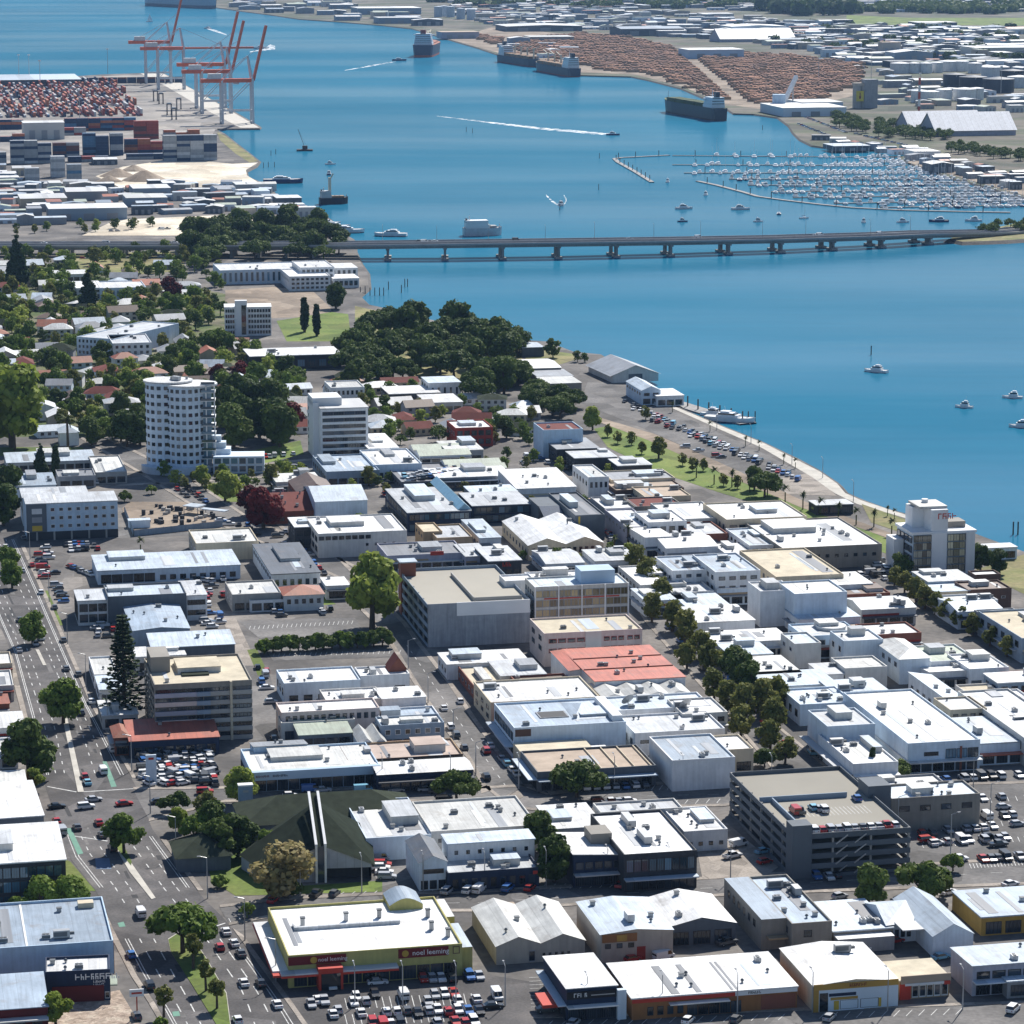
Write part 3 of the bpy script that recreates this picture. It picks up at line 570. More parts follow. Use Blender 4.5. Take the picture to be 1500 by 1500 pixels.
def B(label,xl,yl,xr,yb,h,roof='white',wall='white',kind='flat',name='building',cat='building',rot=None,rise=1.2,n=1,win='auto',winl='auto',units=None,style=None,cap=None,awn=None,group=None,shop=False):
    if roof == 'white' and 640 < yl < 1300: roof = random.Random(int(xl+yl*5)).choice(['white','white','white','offwhite','silver'])
    fl,a,w,d = fit(xl,yl,xr,yb,h,rot)
    root = empty(name,(fl.x,fl.y,0),a); tag(root,label,cat,group)
    zr = roof_shape(root,w,d,h,kind,roofm(roof),wallm(wall),rise,n); ro = LAST[0]
    s = scale_at(proj((fl.x,fl.y,0))[1])
    st = style or rng.choice('wdgd')
    if win == 'auto':
        rows = max(1,int((h+.4)/3.6)); cw = 3.2 if s > 3 else 4.2
        if rows == 1: windows(root,'f',w,d,min(12,w/4.0),.3,min(h-.8,3.2),1,'s',.82,.85)
        else:
            windows(root,'f',w,d,min(12,w/4.0),.3,3.2,1,'s',.8,.85)
            windows(root,'f',w,d,min(14,w/cw),3.6,h-.6,rows-1,st,.62,.5)
    elif win: win(root,w,d,h)
    if winl == 'auto':
        rows = max(1,int((h+.4)/3.6))
        if d > 5: windows(root,'l',w,d,min(8,d/5.0),.6 if rows == 1 else 3.6,h-.7,max(1,rows-1),st,.42,.42)
    elif winl: winl(root,w,d,h)
    if cap and kind == 'flat': 
        m = wallm(cap); band(root,'cornice','f',w,d,h-.45,h+.06,m,.12); band(root,'cornice','l',w,d,h-.45,h+.06,m,.12)
    if awn or shop: canopy(root,'f',w,d,3.3,2.4,roofm(awn or 'grey'))
    if name in ('shop','shop_row','store') and not awn and win == 'auto' and s > 3.2:
        rr = random.Random(int(xl*3+yl)); canopy(root,'f',w,d,3.25,1.9,roofm(rr.choice(['silver','grey','slate','maroon','offwhite','bluegrey']))); band(root,'fascia','f',w,d,3.6,4.3,wallm(rr.choice(['navy','red','grey','cream','tan','white','slate'])),.1,.02,rr.uniform(.4,.98)) if h > 5.2 else None
        if d > 9: canopy(root,'l',w,d,3.2,1.4,roofm(rr.choice(['silver','grey','slate'])),.1,.9,.2)
    if kind in ('flat','slab','mono_f','mono_b','gable_v') and w*d > 160 and s > 3.2:
        rr = random.Random(int(xl*7+yl)); zt = zr
        for i in range(rr.choice([1,2,3]) if w*d > 350 else 1):      # patched sheets, skylight strips, box gutters
            x0,pw = w*rr.uniform(.06,.8),rr.choice([1.0,1.2,2.4,4.0]); y0,y1 = d*rr.uniform(.04,.3),d*rr.uniform(.6,.95); m_ = roofm(rr.choice(['silver','offwhite','mid','lightblue','grey','silver']))
            if kind in ('flat','slab'): obj('roof_patch',box_mesh('roof_patch',m_),ro,(min(x0,w-pw-.5),y0,zt(0,0)+.004),0,(min(pw,w*.3),y1-y0,.05))
        if kind in ('flat','slab') and rr.random() < .55 and yl < 1300:
            rw,rd,rh = w*rr.uniform(.18,.45),d*rr.uniform(.25,.5),rr.uniform(.7,2.2); rx,ry = rr.uniform(.5,max(.6,w-rw-.6)),rr.uniform(d*.25,max(d*.26,d-rd-.6)); mb = MB(); mb.box(0,0,0,rw,rd,rh,0,'tb'); mb.box(-.15,-.15,rh,rw+.15,rd+.15,rh+.15,1); q = obj('raised_roof',mb.mesh('raised_roof',[wallm('offwhite'),roofm(rr.choice([roof,roof,'silver','offwhite','lightblue','grey']))]),ro,(rx,ry,zt(rx,ry)-.02))
        if rr.random() < .6:
            lw,ld,lh = w*rr.uniform(.3,.7),rr.uniform(3,6),h*rr.uniform(.5,.8); mb = MB(); mb.box(0,.01,0,lw,ld,lh,0,'tb'); mb.quad((-.1,.01,lh+.5),(lw+.1,.01,lh+.5),(lw+.1,ld+.2,lh),(-.1,ld+.2,lh),1); obj('lean_to',mb.mesh('lean_to',[wallm(rr.choice([wall,'grey','offwhite','brick'])),roofm(rr.choice(['silver','grey','white','offwhite','maroon','lightblue','tan']))]),root,(rr.uniform(0,w-lw),d,0))
    k = units if units is not None else (0 if kind == 'hip' else min(11,max(2,int(w*d/80))) if s > 2.4 else 0)
    for i in range(k):
        x,y = w*rng.uniform(.1,.9),d*rng.uniform(.12,.88); t = rng.choice([0,0,1,1,2,2,3]) if min(w,d) > 9 else rng.choice([1,1,2,0])
        obj('roof_unit',vent_mesh(t),ro,(x,y,zr(x,y)-.05),rng.choice([0,math.pi/2]),(1,1,1))
    ROOTS.append((root,w,d,h)); root_dims[root.name] = (w,d,h,zr); return root
root_dims = {}
# ------------------------------------------------------------------ foreground row along the front street
def G(root): return root_dims[root.name]
def wf(cols,z0,z1,rows=1,style='d',wfr=.6,hf=.6,a=.03,b=.97,face='f'):
    return lambda r,w,d,h: windows(r,face,w,d,cols,z0,z1,rows,style,wfr,hf,a,b)
def both(*fs):
    def run(r,w,d,h):
        for f in fs: f(r,w,d,h)
    return run
SIGNRED = mat('sign_red',(.16,.015,.018),.6,rnd=0); SIGNWHITE = mat('sign_white',(.8,.8,.8),.6,rnd=0); SIGNR2 = mat('sign_bright_red',(.5,.05,.03),.6,rnd=0); SIGNBLK = mat('sign_black',(.015,.016,.02),.5,rnd=0)

# supermarket-sized store: olive parapet, white roof, red sign boards, canopy round two sides
r = B('big store with olive green parapet, dark red sign boards and huge white roof',422,1400,677,1329,7.4,'white','olive','flat',name='retail_store',cat='store',win=None,winl=None,units=0)
w,d,h,zr = G(r)
band(r,'sign_board','f',w,d,h-2.3,h-.4,SIGNRED,.15,.0,.33); band(r,'sign_board','f',w,d,h-2.4,h-.3,SIGNRED,.15,.63,.92)
text_on(r,'noel leeming','f',w,d,w*.17,h-1.75,1.25,SIGNWHITE,.2); text_on(r,'noel leeming','f',w,d,w*.71,h-1.85,1.6,SIGNWHITE,.2)
for x_ in (.145,.67):
    mb = MB(); mb.disc_prism(0,0,0,.06,.75,18); o = obj('sign_emblem',mb.mesh('sign_emblem',mat('emblem_gold',(.45,.30,.05))),r,(w*x_,-.16,h-1.35)); o.rotation_euler = (math.pi/2,0,0)
band(r,'panel_frame','f',w,d,h-2.2,h-.5,wallm('brown'),.1,.945,.985); band(r,'panel','f',w,d,h-2.0,h-.7,wallm('olive'),.14,.95,.98)
canopy(r,'l',w,d,3.6,3.4,roofm('white'),0.0,1.0,.5); c_ = canopy(r,'f',w,d,3.6,2.8,roofm('silver'),-.05,.62,.5)
band(r,'canopy_fascia','f',w,d,3.3,3.75,SIGNR2,2.95,-.05,.62); band(r,'canopy_fascia','l',w,d,3.3,3.75,SIGNR2,3.55,0,1.06)
band(r,'entrance_portal','f',w,d,.1,5.0,SIGNR2,3.2,.16,.3); band(r,'entrance_glass','f',w,d,.1,3.8,GL,3.35,.175,.285)
windows(r,'f',w,d,12,.2,3.3,1,'s',.94,.96); windows(r,'l',w,d,7,.2,3.3,1,'s',.9,.95)
for x_,y_ in ((.16,.62),(.42,.66),(.62,.68),(.88,.36),(.95,.2),(.9,.62)): obj('roof_unit',vent_mesh(2),r,(w*x_,d*y_,h-.6),0,(.9,.9,2.0))
mb = MB(); mb.box(w*.1,d*.52,h-.54,w*.72,d*.545,h+.25); mb.box(w*.1,d*.545,h-.54,w*.105,d*.62,h+.2); obj('roof_step',mb.mesh('roof_step',roofm('silver')),r)
mb = MB(); x0,x1,y0,y1 = w*.70,w*.90,d*.80,d*1.08
for i in range(8):
    t0,t1 = i/8,(i+1)/8; mb.quad((x0+(x1-x0)*t0,y0,h+.6+1.6*math.sin(math.pi*t0)),(x0+(x1-x0)*t1,y0,h+.6+1.6*math.sin(math.pi*t1)),(x0+(x1-x0)*t1,y1,h+.6+1.6*math.sin(math.pi*t1)),(x0+(x1-x0)*t0,y1,h+.6+1.6*math.sin(math.pi*t0)),0)
    mb.quad((x0+(x1-x0)*t0,y0,h-.6),(x0+(x1-x0)*t1,y0,h-.6),(x0+(x1-x0)*t1,y0,h+.58+1.6*math.sin(math.pi*t1)),(x0+(x1-x0)*t0,y0,h+.58+1.6*math.sin(math.pi*t0)),1)
mb.box(x0,y0+.02,0,x1,y1,h+.6,1,'tf'); obj('vault_roof',mb.mesh('vault_roof',[roofm('bluegrey'),wallm('olive')]),r)
mb = MB(); mb.box(w*1.001,d*.06,0,w*1.07,d*.55,h-1.6,1,'t'); mb.quad((w*1.001,d*.06,h-1.6),(w*1.07,d*.06,h-1.6),(w*1.07,d*.55,h-1.6),(w*1.001,d*.55,h-1.6),0); obj('side_wing',mb.mesh('side_wing',[roofm('lightblue'),wallm('olive')]),r)
mb = MB(); mb.box(w*.91,d*.62,0,w*1.06,d*1.0,h-.8,1,'t'); mb.quad((w*.91,d*.62,h-.8),(w*1.06,d*.62,h-.8),(w*1.06,d*1.0,h-.8),(w*.91,d*1.0,h-.8),0); obj('side_wing',mb.mesh('side_wing',[roofm('white'),wallm('olive')]),r)

B('beige double gabled warehouse with pale cream roof between narrow alleys',727,1386,857,1329,4.4,'offwhite','beige','gable_v',name='warehouse',cat='warehouse',n=2,rise=1.9,win=both(wf(1,.1,3,1,'g',.9,.9,.36,.44),wf(5,1,2.2,1,'d',.4,.8,.5,.85)),winl=None,units=3)
r = B('beige gabled workshop with pale blue roof and orange sign on its end wall',880,1369,986,1321,6.6,'lightblue','beige','gable_v',name='workshop',cat='workshop',rise=.8,win=wf(3,3,4.4,1,'d',.5,.8,.02,.5),winl=None,units=4)
w,d,h,zr = G(r); band(r,'sign_board','f',w,d,4.6,6.5,wallm('orange'),.2,.02,.5); band(r,'sign_panel','f',w,d,4.8,6.2,wallm('gold'),.25,.22,.36)
band(r,'roller_door','f',w,d,0,3.2,wallm('red'),.06,.5,.62)
B('white gabled shed with dark blue front behind the beige workshop',978,1358,1078,1316,4.8,'white','slate','gable_v',name='shed',cat='shed',rise=1.8,win=wf(3,.1,3.6,1,'s',.8,.9),units=2)
r = B('taupe two storey block with flat blue-grey roof covered in vents',1160,1353,1219,1284,7.2,'bluegrey','taupe','flat',cat='office',name='office_block',win=wf(1,3.6,5.6,1,'d',.5,.8,.2,.6),winl=wf(6,3.6,5.8,1,'d',.35,.7,face='l'),units=10)
w,d,h,zr = G(r); mb = MB(); mb.box(-w*.62,d*.12,0,-.01,d*1.0,h-.02,1,'t'); mb.quad((-w*.62,d*.12,h-.02),(-.01,d*.12,h-.02),(-.01,d,h-.02),(-w*.62,d,h-.02),0); ww = obj('side_wing',mb.mesh('side_wing',[roofm('bluegrey'),wallm('taupe')]),r)
for i in range(6): obj('window',win_mesh('d'),r,(-w*.62-.005,d*(.9-.12*i),3.8),-math.pi/2,(1.6,1,1.7))
obj('balcony',box_mesh('balcony',wallm('tan')),r,(-w*.5,d*.05,3.0),0,(w*.48,d*.06,.4))
r = B('low light roofed shop joined to the taupe block',1221,1364,1308,1322,4.2,'lightblue','taupe','slab',name='shop',cat='shop',units=5,win=wf(6,.5,3,1,'d',.6,.6))
w,d,h,zr = G(r); mb = MB(); mb.box(w*.0,-d*.16,0,w*.95,-.01,h-.9,1,'t'); mb.quad((0,-d*.16,h-.9),(w*.95,-d*.16,h-.9),(w*.95,-.01,h-.9),(0,-.01,h-.9)); obj('lean_to',mb.mesh('lean_to',[roofm('white'),wallm('grey')]),r)
r = B('white pitched L shaped house with pale blue roof and shade-tinted walls',1367,1371,1426,1316,5.0,'lightblue','paleblue_shade','gable_v',name='house',cat='house',rise=2.6,win=None,winl=None,units=0)  # white walls, their bluish shade mixed into the wall colour
w,d,h,zr = G(r); q = obj('verandah_roof',box_mesh('verandah_roof',roofm('white')),r,(-w*.55,d*.2,h-.4),0,(w*.54,d*.22,.25)); mb = MB(); mb.box(-w*.75,d*.42,0,-.02,d*.98,h-.4,1,'t')
mb.quad((-w*.8,d*.38,h-.5),(.1,d*.42,h-.5),(.1,d*.7,h+2.3),(-w*.75,d*.7,h+1.6)); mb.quad((-w*.75,d*.7,h+1.6),(.1,d*.7,h+2.3),(.1,d*1.0,h-.5),(-w*.8,d*1.0,h-.5)); mb.tri((-w*.75,d*.98,h-.42),(-w*.75,d*.42,h-.42),(-w*.75,d*.7,h+1.55),1)
obj('wing',mb.mesh('wing',[roofm('lightblue'),wallm('paleblue_shade')]),r)
for i in range(4): obj('window',win_mesh('d'),r,(-w*(.68-.15*i),d*.42-.005,1.2),0,(w*.1,1,1.8))
r = B('yellow walled service station with ribbed blue-grey canopy roof',1438,1343,1560,1305,4.6,'bluegrey','gold','slab',name='service_station',cat='garage',units=2,win=wf(4,.2,3.4,1,'s',.8,.9),winl=None)
r = B('grey walled showroom with ribbed pale roof and glass front',1425,1418,1570,1388,6.4,'lightblue','lilac','mono_f',name='showroom',cat='showroom',rise=.5,win=both(wf(6,3.4,5.8,1,'d',.85,.7),wf(6,.1,2.9,1,'s',.9,.95)),winl=None,units=3,awn='lightblue')
r = B('small white canopied kiosk beside the yellow hatched kerb',1476,1437,1560,1428,4.0,'lightblue','grey','slab',name='kiosk',cat='kiosk',units=0)
r = B('white roofed store with side wall coloured cream by bounced light and gold sign band',1192,1444,1316,1389,6.0,'white','cream','gable_v',name='store',cat='store',rise=.9,win=None,winl=None,units=1)  # warm bounced light is put into the side wall's cream colour
w,d,h,zr = G(r); band(r,'front_wall','f',w,d,0,h-.1,wallm('paleblue_shade'),.10,.06,1); band(r,'sign_band','f',w,d,h-1.1,h+.2,wallm('gold'),.22,0,1.0); marks(r,'f',w,d,w*.42,h-.75,.7,7,SIGNRED,.26)  # pale blue puts the sky's shade into this white front
windows(r,'f',w,d,2,.3,2.4,1,'s',.9,.95,.3,.78); band(r,'door','f',w,d,.1,4.2,GL,.16,.07,.17); band(r,'sign_panel','f',w,d,2.5,3.1,wallm('gold'),.2,.2,.52); band(r,'yellow_panel','f',w,d,.3,2.3,wallm('yellow'),.16,.24,.3); band(r,'yellow_panel','f',w,d,.3,2.3,wallm('yellow'),.16,.77,.8); band(r,'fascia','f',w,d,3.3,4.0,wallm('navy'),.15,.18,.5)
band(r,'gold_pillar','f',w,d,0,h-.1,wallm('gold'),.2,0,.06)
r = B('small shop with red-orange front and tan parapet roof',1318,1436,1391,1409,4.4,'cream','tan','slab',name='shop',cat='shop',win=None,winl=None,units=0)
w,d,h,zr = G(r); band(r,'parapet_panel','f',w,d,h-.9,h+.9,roofm('tan'),.3,.02,1.02); band(r,'red_pier','f',w,d,0,h-.9,SIGNR2,.3,0,.22); windows(r,'f',w,d,5,.2,h-1.2,1,'w',.85,.95,.24,.98); band(r,'fascia','f',w,d,h-1.3,h-.8,wallm('white'),.45,.1,1); band(r,'fascia','f',w,d,h-1.5,h-.7,SIGNR2,.5,.88,1)
r = B('long white roofed shop with orange mural front and red fascia',926,1462,1168,1411,5.0,'white','orange','slab',name='shop',cat='shop',win=None,winl=None,units=7)
w,d,h,zr = G(r); windows(r,'f',w,d,4,.6,3.0,1,'d',.6,.8,.08,.32); windows(r,'f',w,d,5,.1,2.8,1,'s',.95,.95,.33,.66); band(r,'fascia','f',w,d,h-1.2,h-.35,SIGNR2,.2,.0,.62); band(r,'fascia','f',w,d,h-1.2,h-.35,wallm('white'),.2,.62,1); marks(r,'f',w,d,w*.7,h-1.0,.6,6,SIGNBLK,.24)
canopy(r,'f',w,d,3.2,1.6,roofm('white'),.22,.58,.25); band(r,'brown_panel','f',w,d,.3,3.4,wallm('brick'),.1,.78,.99)
for x_,w_ in ((.24,.05),(.39,.035),(.6,.015),(.63,.015)): obj('skylight_strip',box_mesh('skylight_strip',roofm('mid')),r,(w*x_,d*.02,h),0,(w*w_,d*.8,.06))
r = B('corner shop with ribbed white roof and black signed front',830,1452,904,1401,6.8,'white','navy','mono_f',name='shop',cat='shop',rise=.6,win=both(wf(5,.2,2.8,1,'s',.9,.95)),winl=wf(6,.3,2.8,1,'s',.8,.9,face='l'),units=0)
w,d,h,zr = G(r); band(r,'sign_board','f',w,d,h-1.9,h-.3,SIGNBLK,.2,.0,1.0); marks(r,'f',w,d,w*.14,h-1.5,.9,4,SIGNWHITE,.25); band(r,'sign_line','f',w,d,h-1.3,h-1.1,METAL,.24,.48,.95); canopy(r,'f',w,d,3.3,1.8,roofm('white'),0,1.0,.3); canopy(r,'l',w,d,3.4,1.8,roofm('lightblue'),0,1.0,.3); band(r,'white_pier','f',w,d,0,h-.2,wallm('paleblue_shade'),1.2,.985,1.16)
band(r,'red_awning','l',w,d,2.5,3.2,SIGNR2,4.6,.55,.9)

# ------------------------------------------------------------------ left edge of the arterial
r = B('glass fronted office with white roof beside the arterial road',-90,1270,96,1214,11.5,'white','dark','slab',name='office_building',cat='office',units=0,win=wf(14,.3,10.6,3,'n',.92,.8),winl=None)
B('stepped white roofed wing behind the glass fronted office',-80,1204,64,1152,9.0,'white','grey','slab',name='office_wing',cat='office',units=1,rot=14)
B('low white roofed annexe with red trim by the big dark tree',-80,1160,40,1134,6.0,'white','red','slab',name='annexe',cat='building',units=0)
r = B('large blue-grey corrugated shed with red end wall on the arterial road',-120,1397,166,1331,7.6,'bluegrey','lightblue','flat',name='shed',cat='shed',win=None,winl=None,units=7)
w,d,h,zr = G(r); band(r,'red_end_wall','r',w,d,0,h-.6,wallm('brick'),.1)
for t_ in (.55,.2): obj('roof_flashing',box_mesh('roof_flashing',FRW),r,(w*t_,.4,h-.52),0,(.5,d*.96,.12))
obj('roof_hatch',box_mesh('roof_hatch',wallm('cream')),r,(w*.86,d*.8,h-.5),0,(3.5,2.5,1.2))
r = B('navy shop with white lettering on a dark red base and white roof',66,1424,161,1402,7.0,'white','navy','flat',name='shop',cat='shop',win=None,winl=None,units=6,rot=8)
w,d,h,zr = G(r); marks(r,'f',w,d,w*.46,h-2.1,1.3,9,SIGNWHITE,.12); marks(r,'f',w,d,w*.74,h-2.9,.55,6,SIGNWHITE,.12); marks(r,'f',w,d,w*.74,h-3.6,.5,6,SIGNWHITE,.12); band(r,'red_base','f',w,d,0,3.6,wallm('maroon'),.3,.1,.9); windows(r,'f',w,d,1,.3,2.2,1,'w',.7,.8,.9,1.0); obj('side_box',box_mesh('side_box',wallm('cream')),r,(-w*.33,1.5,0),0,(w*.3,4,4.6)); canopy(r,'r',w,d,3.2,1.5,roofm('palegreen'),0,.6)
r = B('dark red workshop with grey lean-to roof at the brick yard',-60,1483,70,1440,5.6,'bluegrey','maroon','mono_b',name='workshop',cat='workshop',rise=1.2,win=wf(5,.4,3.2,1,'s',.6,.8),winl=None,units=0,awn='white')
for i,(a_,b_,c_,d_,h_,rf,wl_) in enumerate(((-60,975,18,958,5,'white','cream'),(-70,1008,20,985,5,'white','offwhite'),(-70,1070,36,1047,6,'white','offwhite'),(-60,1040,14,1020,4,'terracotta','brick'),(-70,1105,26,1085,5,'offwhite','white'))):
    B(['cream roofed shop at the road edge opposite the pine','white roofed shop with red signs across from the pine','pale hip roofed shop next to the big dark roadside tree','terracotta roofed shop squeezed between white neighbours','off-white shop under the big dark roadside tree'][i],a_,b_,c_,d_,h_,rf,wl_,['flat','flat','slab','mono_f','flat'][i],name='shop',cat='shop',units=2)

# ------------------------------------------------------------------ second row, back street to cross street
B('white roofed warehouse with blue front next to the church car park',536,1228,632,1173,6.0,'white','paleblue_shade','flat',name='warehouse',cat='warehouse',win=None,units=4)
B('long white roofed warehouse with cluttered roof edge behind the dark fronted shops',631,1218,788,1174,6.5,'white','offwhite','flat',name='warehouse',cat='warehouse',win=wf(6,3,5,1,'d',.5,.5),units=7)
B('pale two storey gabled block with slate roof at the back street',614,1264,655,1231,7.0,'slate','paleblue_shade','gable_v',name='office_block',cat='office',rise=1.6,win=both(wf(1,4.0,5.4,1,'d',.8,.8),wf(3,.2,2.6,1,'s',.8,.9)),winl=None,units=0)
B('long pale two storey wing with small windows behind the dark shopfront',656,1236,783,1222,8.6,'lightblue','white','slab',name='office_wing',cat='office',win=wf(7,5.2,7.2,1,'d',.3,.5),winl=None,units=0)
r = B('low dark fronted shop with white roof on the back street',656,1279,790,1255,4.8,'white','navy','flat',name='shop',cat='shop',win=wf(9,.3,3.6,1,'s',.6,.7),units=5); w,d,h,zr = G(r); band(r,'red_sign','f',w,d,3.2,4.0,SIGNR2,.2,.93,.98)
r = B('large white roofed office with black glass front and blue canopy',914,1252,1021,1192,9.4,'white','dark','flat',name='office_building',cat='office',win=both(wf(9,4.4,8.4,1,'n',.9,.8),wf(9,.2,3.2,1,'s',.9,.9)),winl=None,units=6,awn='lightblue')
w,d,h,zr = G(r); obj('roof_duct',vent_mesh(3),r,(w*.45,d*.35,h-.5),math.pi/2,(2.2,1.2,1)); obj('roof_duct',vent_mesh(3),r,(w*.42,d*.75,h-.5),math.pi/2,(2.2,1.2,1))
r = B('white split roofed office with plant box beside the black glass front',840,1256,914,1224,7.6,'white','navy','mono_l',name='office_building',cat='office',rise=.8,win=both(wf(5,4.0,6.6,1,'d',.8,.7),wf(5,.2,3.0,1,'s',.9,.9)),winl=None,units=0,awn='white')
w,d,h,zr = G(r); obj('plant_room',box_mesh('plant_room',wallm('taupe')),r,(w*.5,d*.45,h-.1),0,(w*.42,d*.4,3.0))
B('white roofed building between the hedge and the office with plant box',812,1214,885,1180,5.2,'white','white','slab',cat='building',units=3,win=None)
B('white flat shop roof on the cross street opposite the domed tree',880,1190,1000,1176,6.0,'white','offwhite','flat',name='shop',cat='shop',units=3,win=None)
B('white roofed store next to the service yard and open car park',1002,1218,1066,1184,5.4,'white','white','flat',name='store',cat='store',units=4,win=wf(4,1,3,1,'d',.4,.5))

def carpark(label,xl,yl,xr,yb,h,levels,deckm,wallkey,solid_front=False,brace=True):
    fl,a,w,d = fit(xl,yl,xr,yb,h); root = empty('car_park_building',(fl.x,fl.y,0),a); tag(root,label,'car park')
    lh = (h-1.1)/levels
    for k in range(1,levels+1):
        z = lh*k; obj('deck',box_mesh('deck',deckm if k == levels else CONC),root,(0.02,.02,z-.35),0,(w-.04,d-.04,.35))
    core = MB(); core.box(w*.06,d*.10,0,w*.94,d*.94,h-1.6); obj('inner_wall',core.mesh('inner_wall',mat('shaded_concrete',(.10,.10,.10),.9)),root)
    wm = wallm(wallkey)
    for k in range(0,levels+1):
        z = max(0,lh*k-.35)
        for face in 'flrb':
            if solid_front and face == 'f': continue
            (ox,oy),ang,L = face_root(face,w,d)
            obj('spandrel',box_mesh('spandrel',wm),root,(ox+math.sin(ang)*.2,oy-math.cos(ang)*.2,z),ang,(L+(.19 if face in 'fb' else 0),.2,1.35 if k else .9))
    for face in 'fl':
        (ox,oy),ang,L = face_root(face,w,d); n = max(3,int(L/8))
        for i in range(n+1):
            x = (L-.5)*i/n; obj('column',box_mesh('column',CONC),root,(ox+math.cos(ang)*x+math.sin(ang)*.1,oy+math.sin(ang)*x-math.cos(ang)*.1,0),ang,(.5,.5,h-.05))
    if brace:
        for x0 in (.36,.52):
            for k in range(levels):
                mb = MB(); mb.bar((w*x0,-.26,lh*k+.6),(w*(x0+.1),-.26,lh*(k+1)+.2),.16); obj('brace',mb.mesh('brace',METAL),root)
    if solid_front:
        mb = MB(); mb.box(0,-.25,0,w,-.02,h); obj('front_wall',mb.mesh('front_wall',mat('precast_wall',(.33,.36,.40),.8,seam=(0,6.0),streak=.2)),root)
        band(root,'white_panel','f',w,d,h-4.2,h+.1,wallm('white'),.34,.28,1.0)
    root_dims[root.name] = (w,d,h,None); return root,w,d,h
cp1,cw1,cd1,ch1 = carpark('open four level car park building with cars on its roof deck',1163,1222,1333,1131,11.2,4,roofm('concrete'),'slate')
obj('ramp_wall',box_mesh('ramp_wall',wallm('bluegrey')),cp1,(cw1*.02,cd1*.56,ch1-1.1),0,(cw1*.78,.35,1.3)); obj('ramp_wall',box_mesh('ramp_wall',wallm('bluegrey')),cp1,(cw1*.0+3.5,cd1*.05,ch1-1.1),0,(.35,cd1*.5,1.2))
obj('stair_tower',box_mesh('stair_tower',wallm('slate')),cp1,(-.6,-.6,0),0,(5,5,ch1+2.2)); obj('stair_tower',box_mesh('stair_tower',wallm('slate')),cp1,(cw1-1,cd1*.52,0),0,(6,8,ch1+2.0))
mb = MB()
for i in range(22): mb.quad((cw1*(.1+.036*i),cd1*.04,ch1-1.09),(cw1*(.1+.036*i)+.15,cd1*.04,ch1-1.09),(cw1*(.1+.036*i)+.15,cd1*.12,ch1-1.09),(cw1*(.1+.036*i),cd1*.12,ch1-1.09)); mb.quad((cw1*(.1+.036*i),cd1*.3,ch1-1.09),(cw1*(.1+.036*i)+.15,cd1*.3,ch1-1.09),(cw1*(.1+.036*i)+.15,cd1*.42,ch1-1.09),(cw1*(.1+.036*i),cd1*.42,ch1-1.09))
obj('parking_lines',mb.mesh('parking_lines',PAINT),cp1)
cp2,cw2,cd2,ch2 = carpark('car park building with bare beige roof deck and blank precast front wall',627,885,776,833,14.0,4,roofm('concrete'),'bluegrey',True,False)
obj('ramp_wall',box_mesh('ramp_wall',wallm('concrete')),cp2,(cw2*.48,cd2*.12,ch2-1.0),0,(.4,cd2*.7,1.2)); obj('ramp_wall',box_mesh('ramp_wall',wallm('concrete')),cp2,(cw2*.48,cd2*.1,ch2-1.0),0,(cw2*.48,.4,1.2))
obj('lift_tower',box_mesh('lift_tower',wallm('brick')),cp2,(-.5,cd2*.86,0),0,(5,5,ch2+3.5)); obj('lift_roof',box_mesh('lift_roof',roofm('lightblue')),cp2,(-1,cd2*.86-.5,ch2+3.5),0,(6,6,.4))
B('taupe two storey office with pale blue roof beside the open car park',1306,1170,1436,1150,9.0,'lightblue','taupe','flat',name='office_block',cat='office',win=wf(4,4.6,7.6,1,'d',.5,.5),units=9)
B('dark grey stair block wedged between car park building and taupe office',1268,1152,1300,1140,10.0,'lightblue','slate','flat',name='stair_block',cat='building',win=None,winl=None,units=0)
B('grey flat roofed annexe behind the taupe two storey office',1300,1156,1390,1138,6.0,'offwhite','grey','flat',name='annexe',cat='building',win=None,units=2)

# ------------------------------------------------------------------ church
c0 = P(470,1292); ch = empty('church',(c0.x,c0.y,0),GRID); tag(ch,'church with steep dark green roofs and two tall pale fins','church')
GRN = roofm('churchgreen'); LIL = wallm('lilac')
mb = MB()
mb.quad((0,-1,5.2),(11.5,-1,5.2),(0,16,14.5),(0,16,14.5)) if False else None
mb.tri((.5,0,9.0),(13,-1.5,3.8),(1.5,17,15.2)); mb.tri((13,-1.5,3.8),(15,14,4.0),(1.5,17,15.2)); mb.tri((15,14,4.0),(16,30,4.0),(1.5,17,15.2)); mb.tri((16,30,4),(-8,32,4),(1.5,17,15.2)); mb.tri((-8,32,4),(-18,14,3.6),(1.5,17,15.2)); mb.tri((-18,14,3.6),(-14,1,3.4),(1.5,17,15.2)); mb.tri((-14,1,3.4),(-.5,0,9.0),(1.5,17,15.2))
obj('roof',mb.mesh('roof',GRN),ch)
mb = MB(); mb.poly([(1.2,.3,3.2),(12.2,-.9,3.2),(12.2,-.9,4.0),(1.2,.3,8.6)]); mb.poly([(-13.2,1.4,.0),(-1.2,.3,.0),(-1.2,.3,8.3),(-13.2,1.4,3.5)]); mb.quad((12.2,-.9,0),(14.2,14,0),(14.2,14,4.1),(12.2,-.9,3.9)); mb.quad((14.2,14,0),(15.2,29.5,0),(15.2,29.5,4.1),(14.2,14,4.1)); mb.quad((15.2,29.5,0),(-7.5,31,0),(-7.5,31,4.1),(15.2,29.5,4.1)); mb.quad((-7.5,31,0),(-17.4,14,0),(-17.4,14,3.7),(-7.5,31,4.1)); mb.quad((-17.4,14,0),(-13.2,1.4,0),(-13.2,1.4,3.5),(-17.4,14,3.7))
obj('wall',mb.mesh('wall',mat('church_panel',(.42,.43,.48),.7,seam=(0,2.0,.18))),ch)
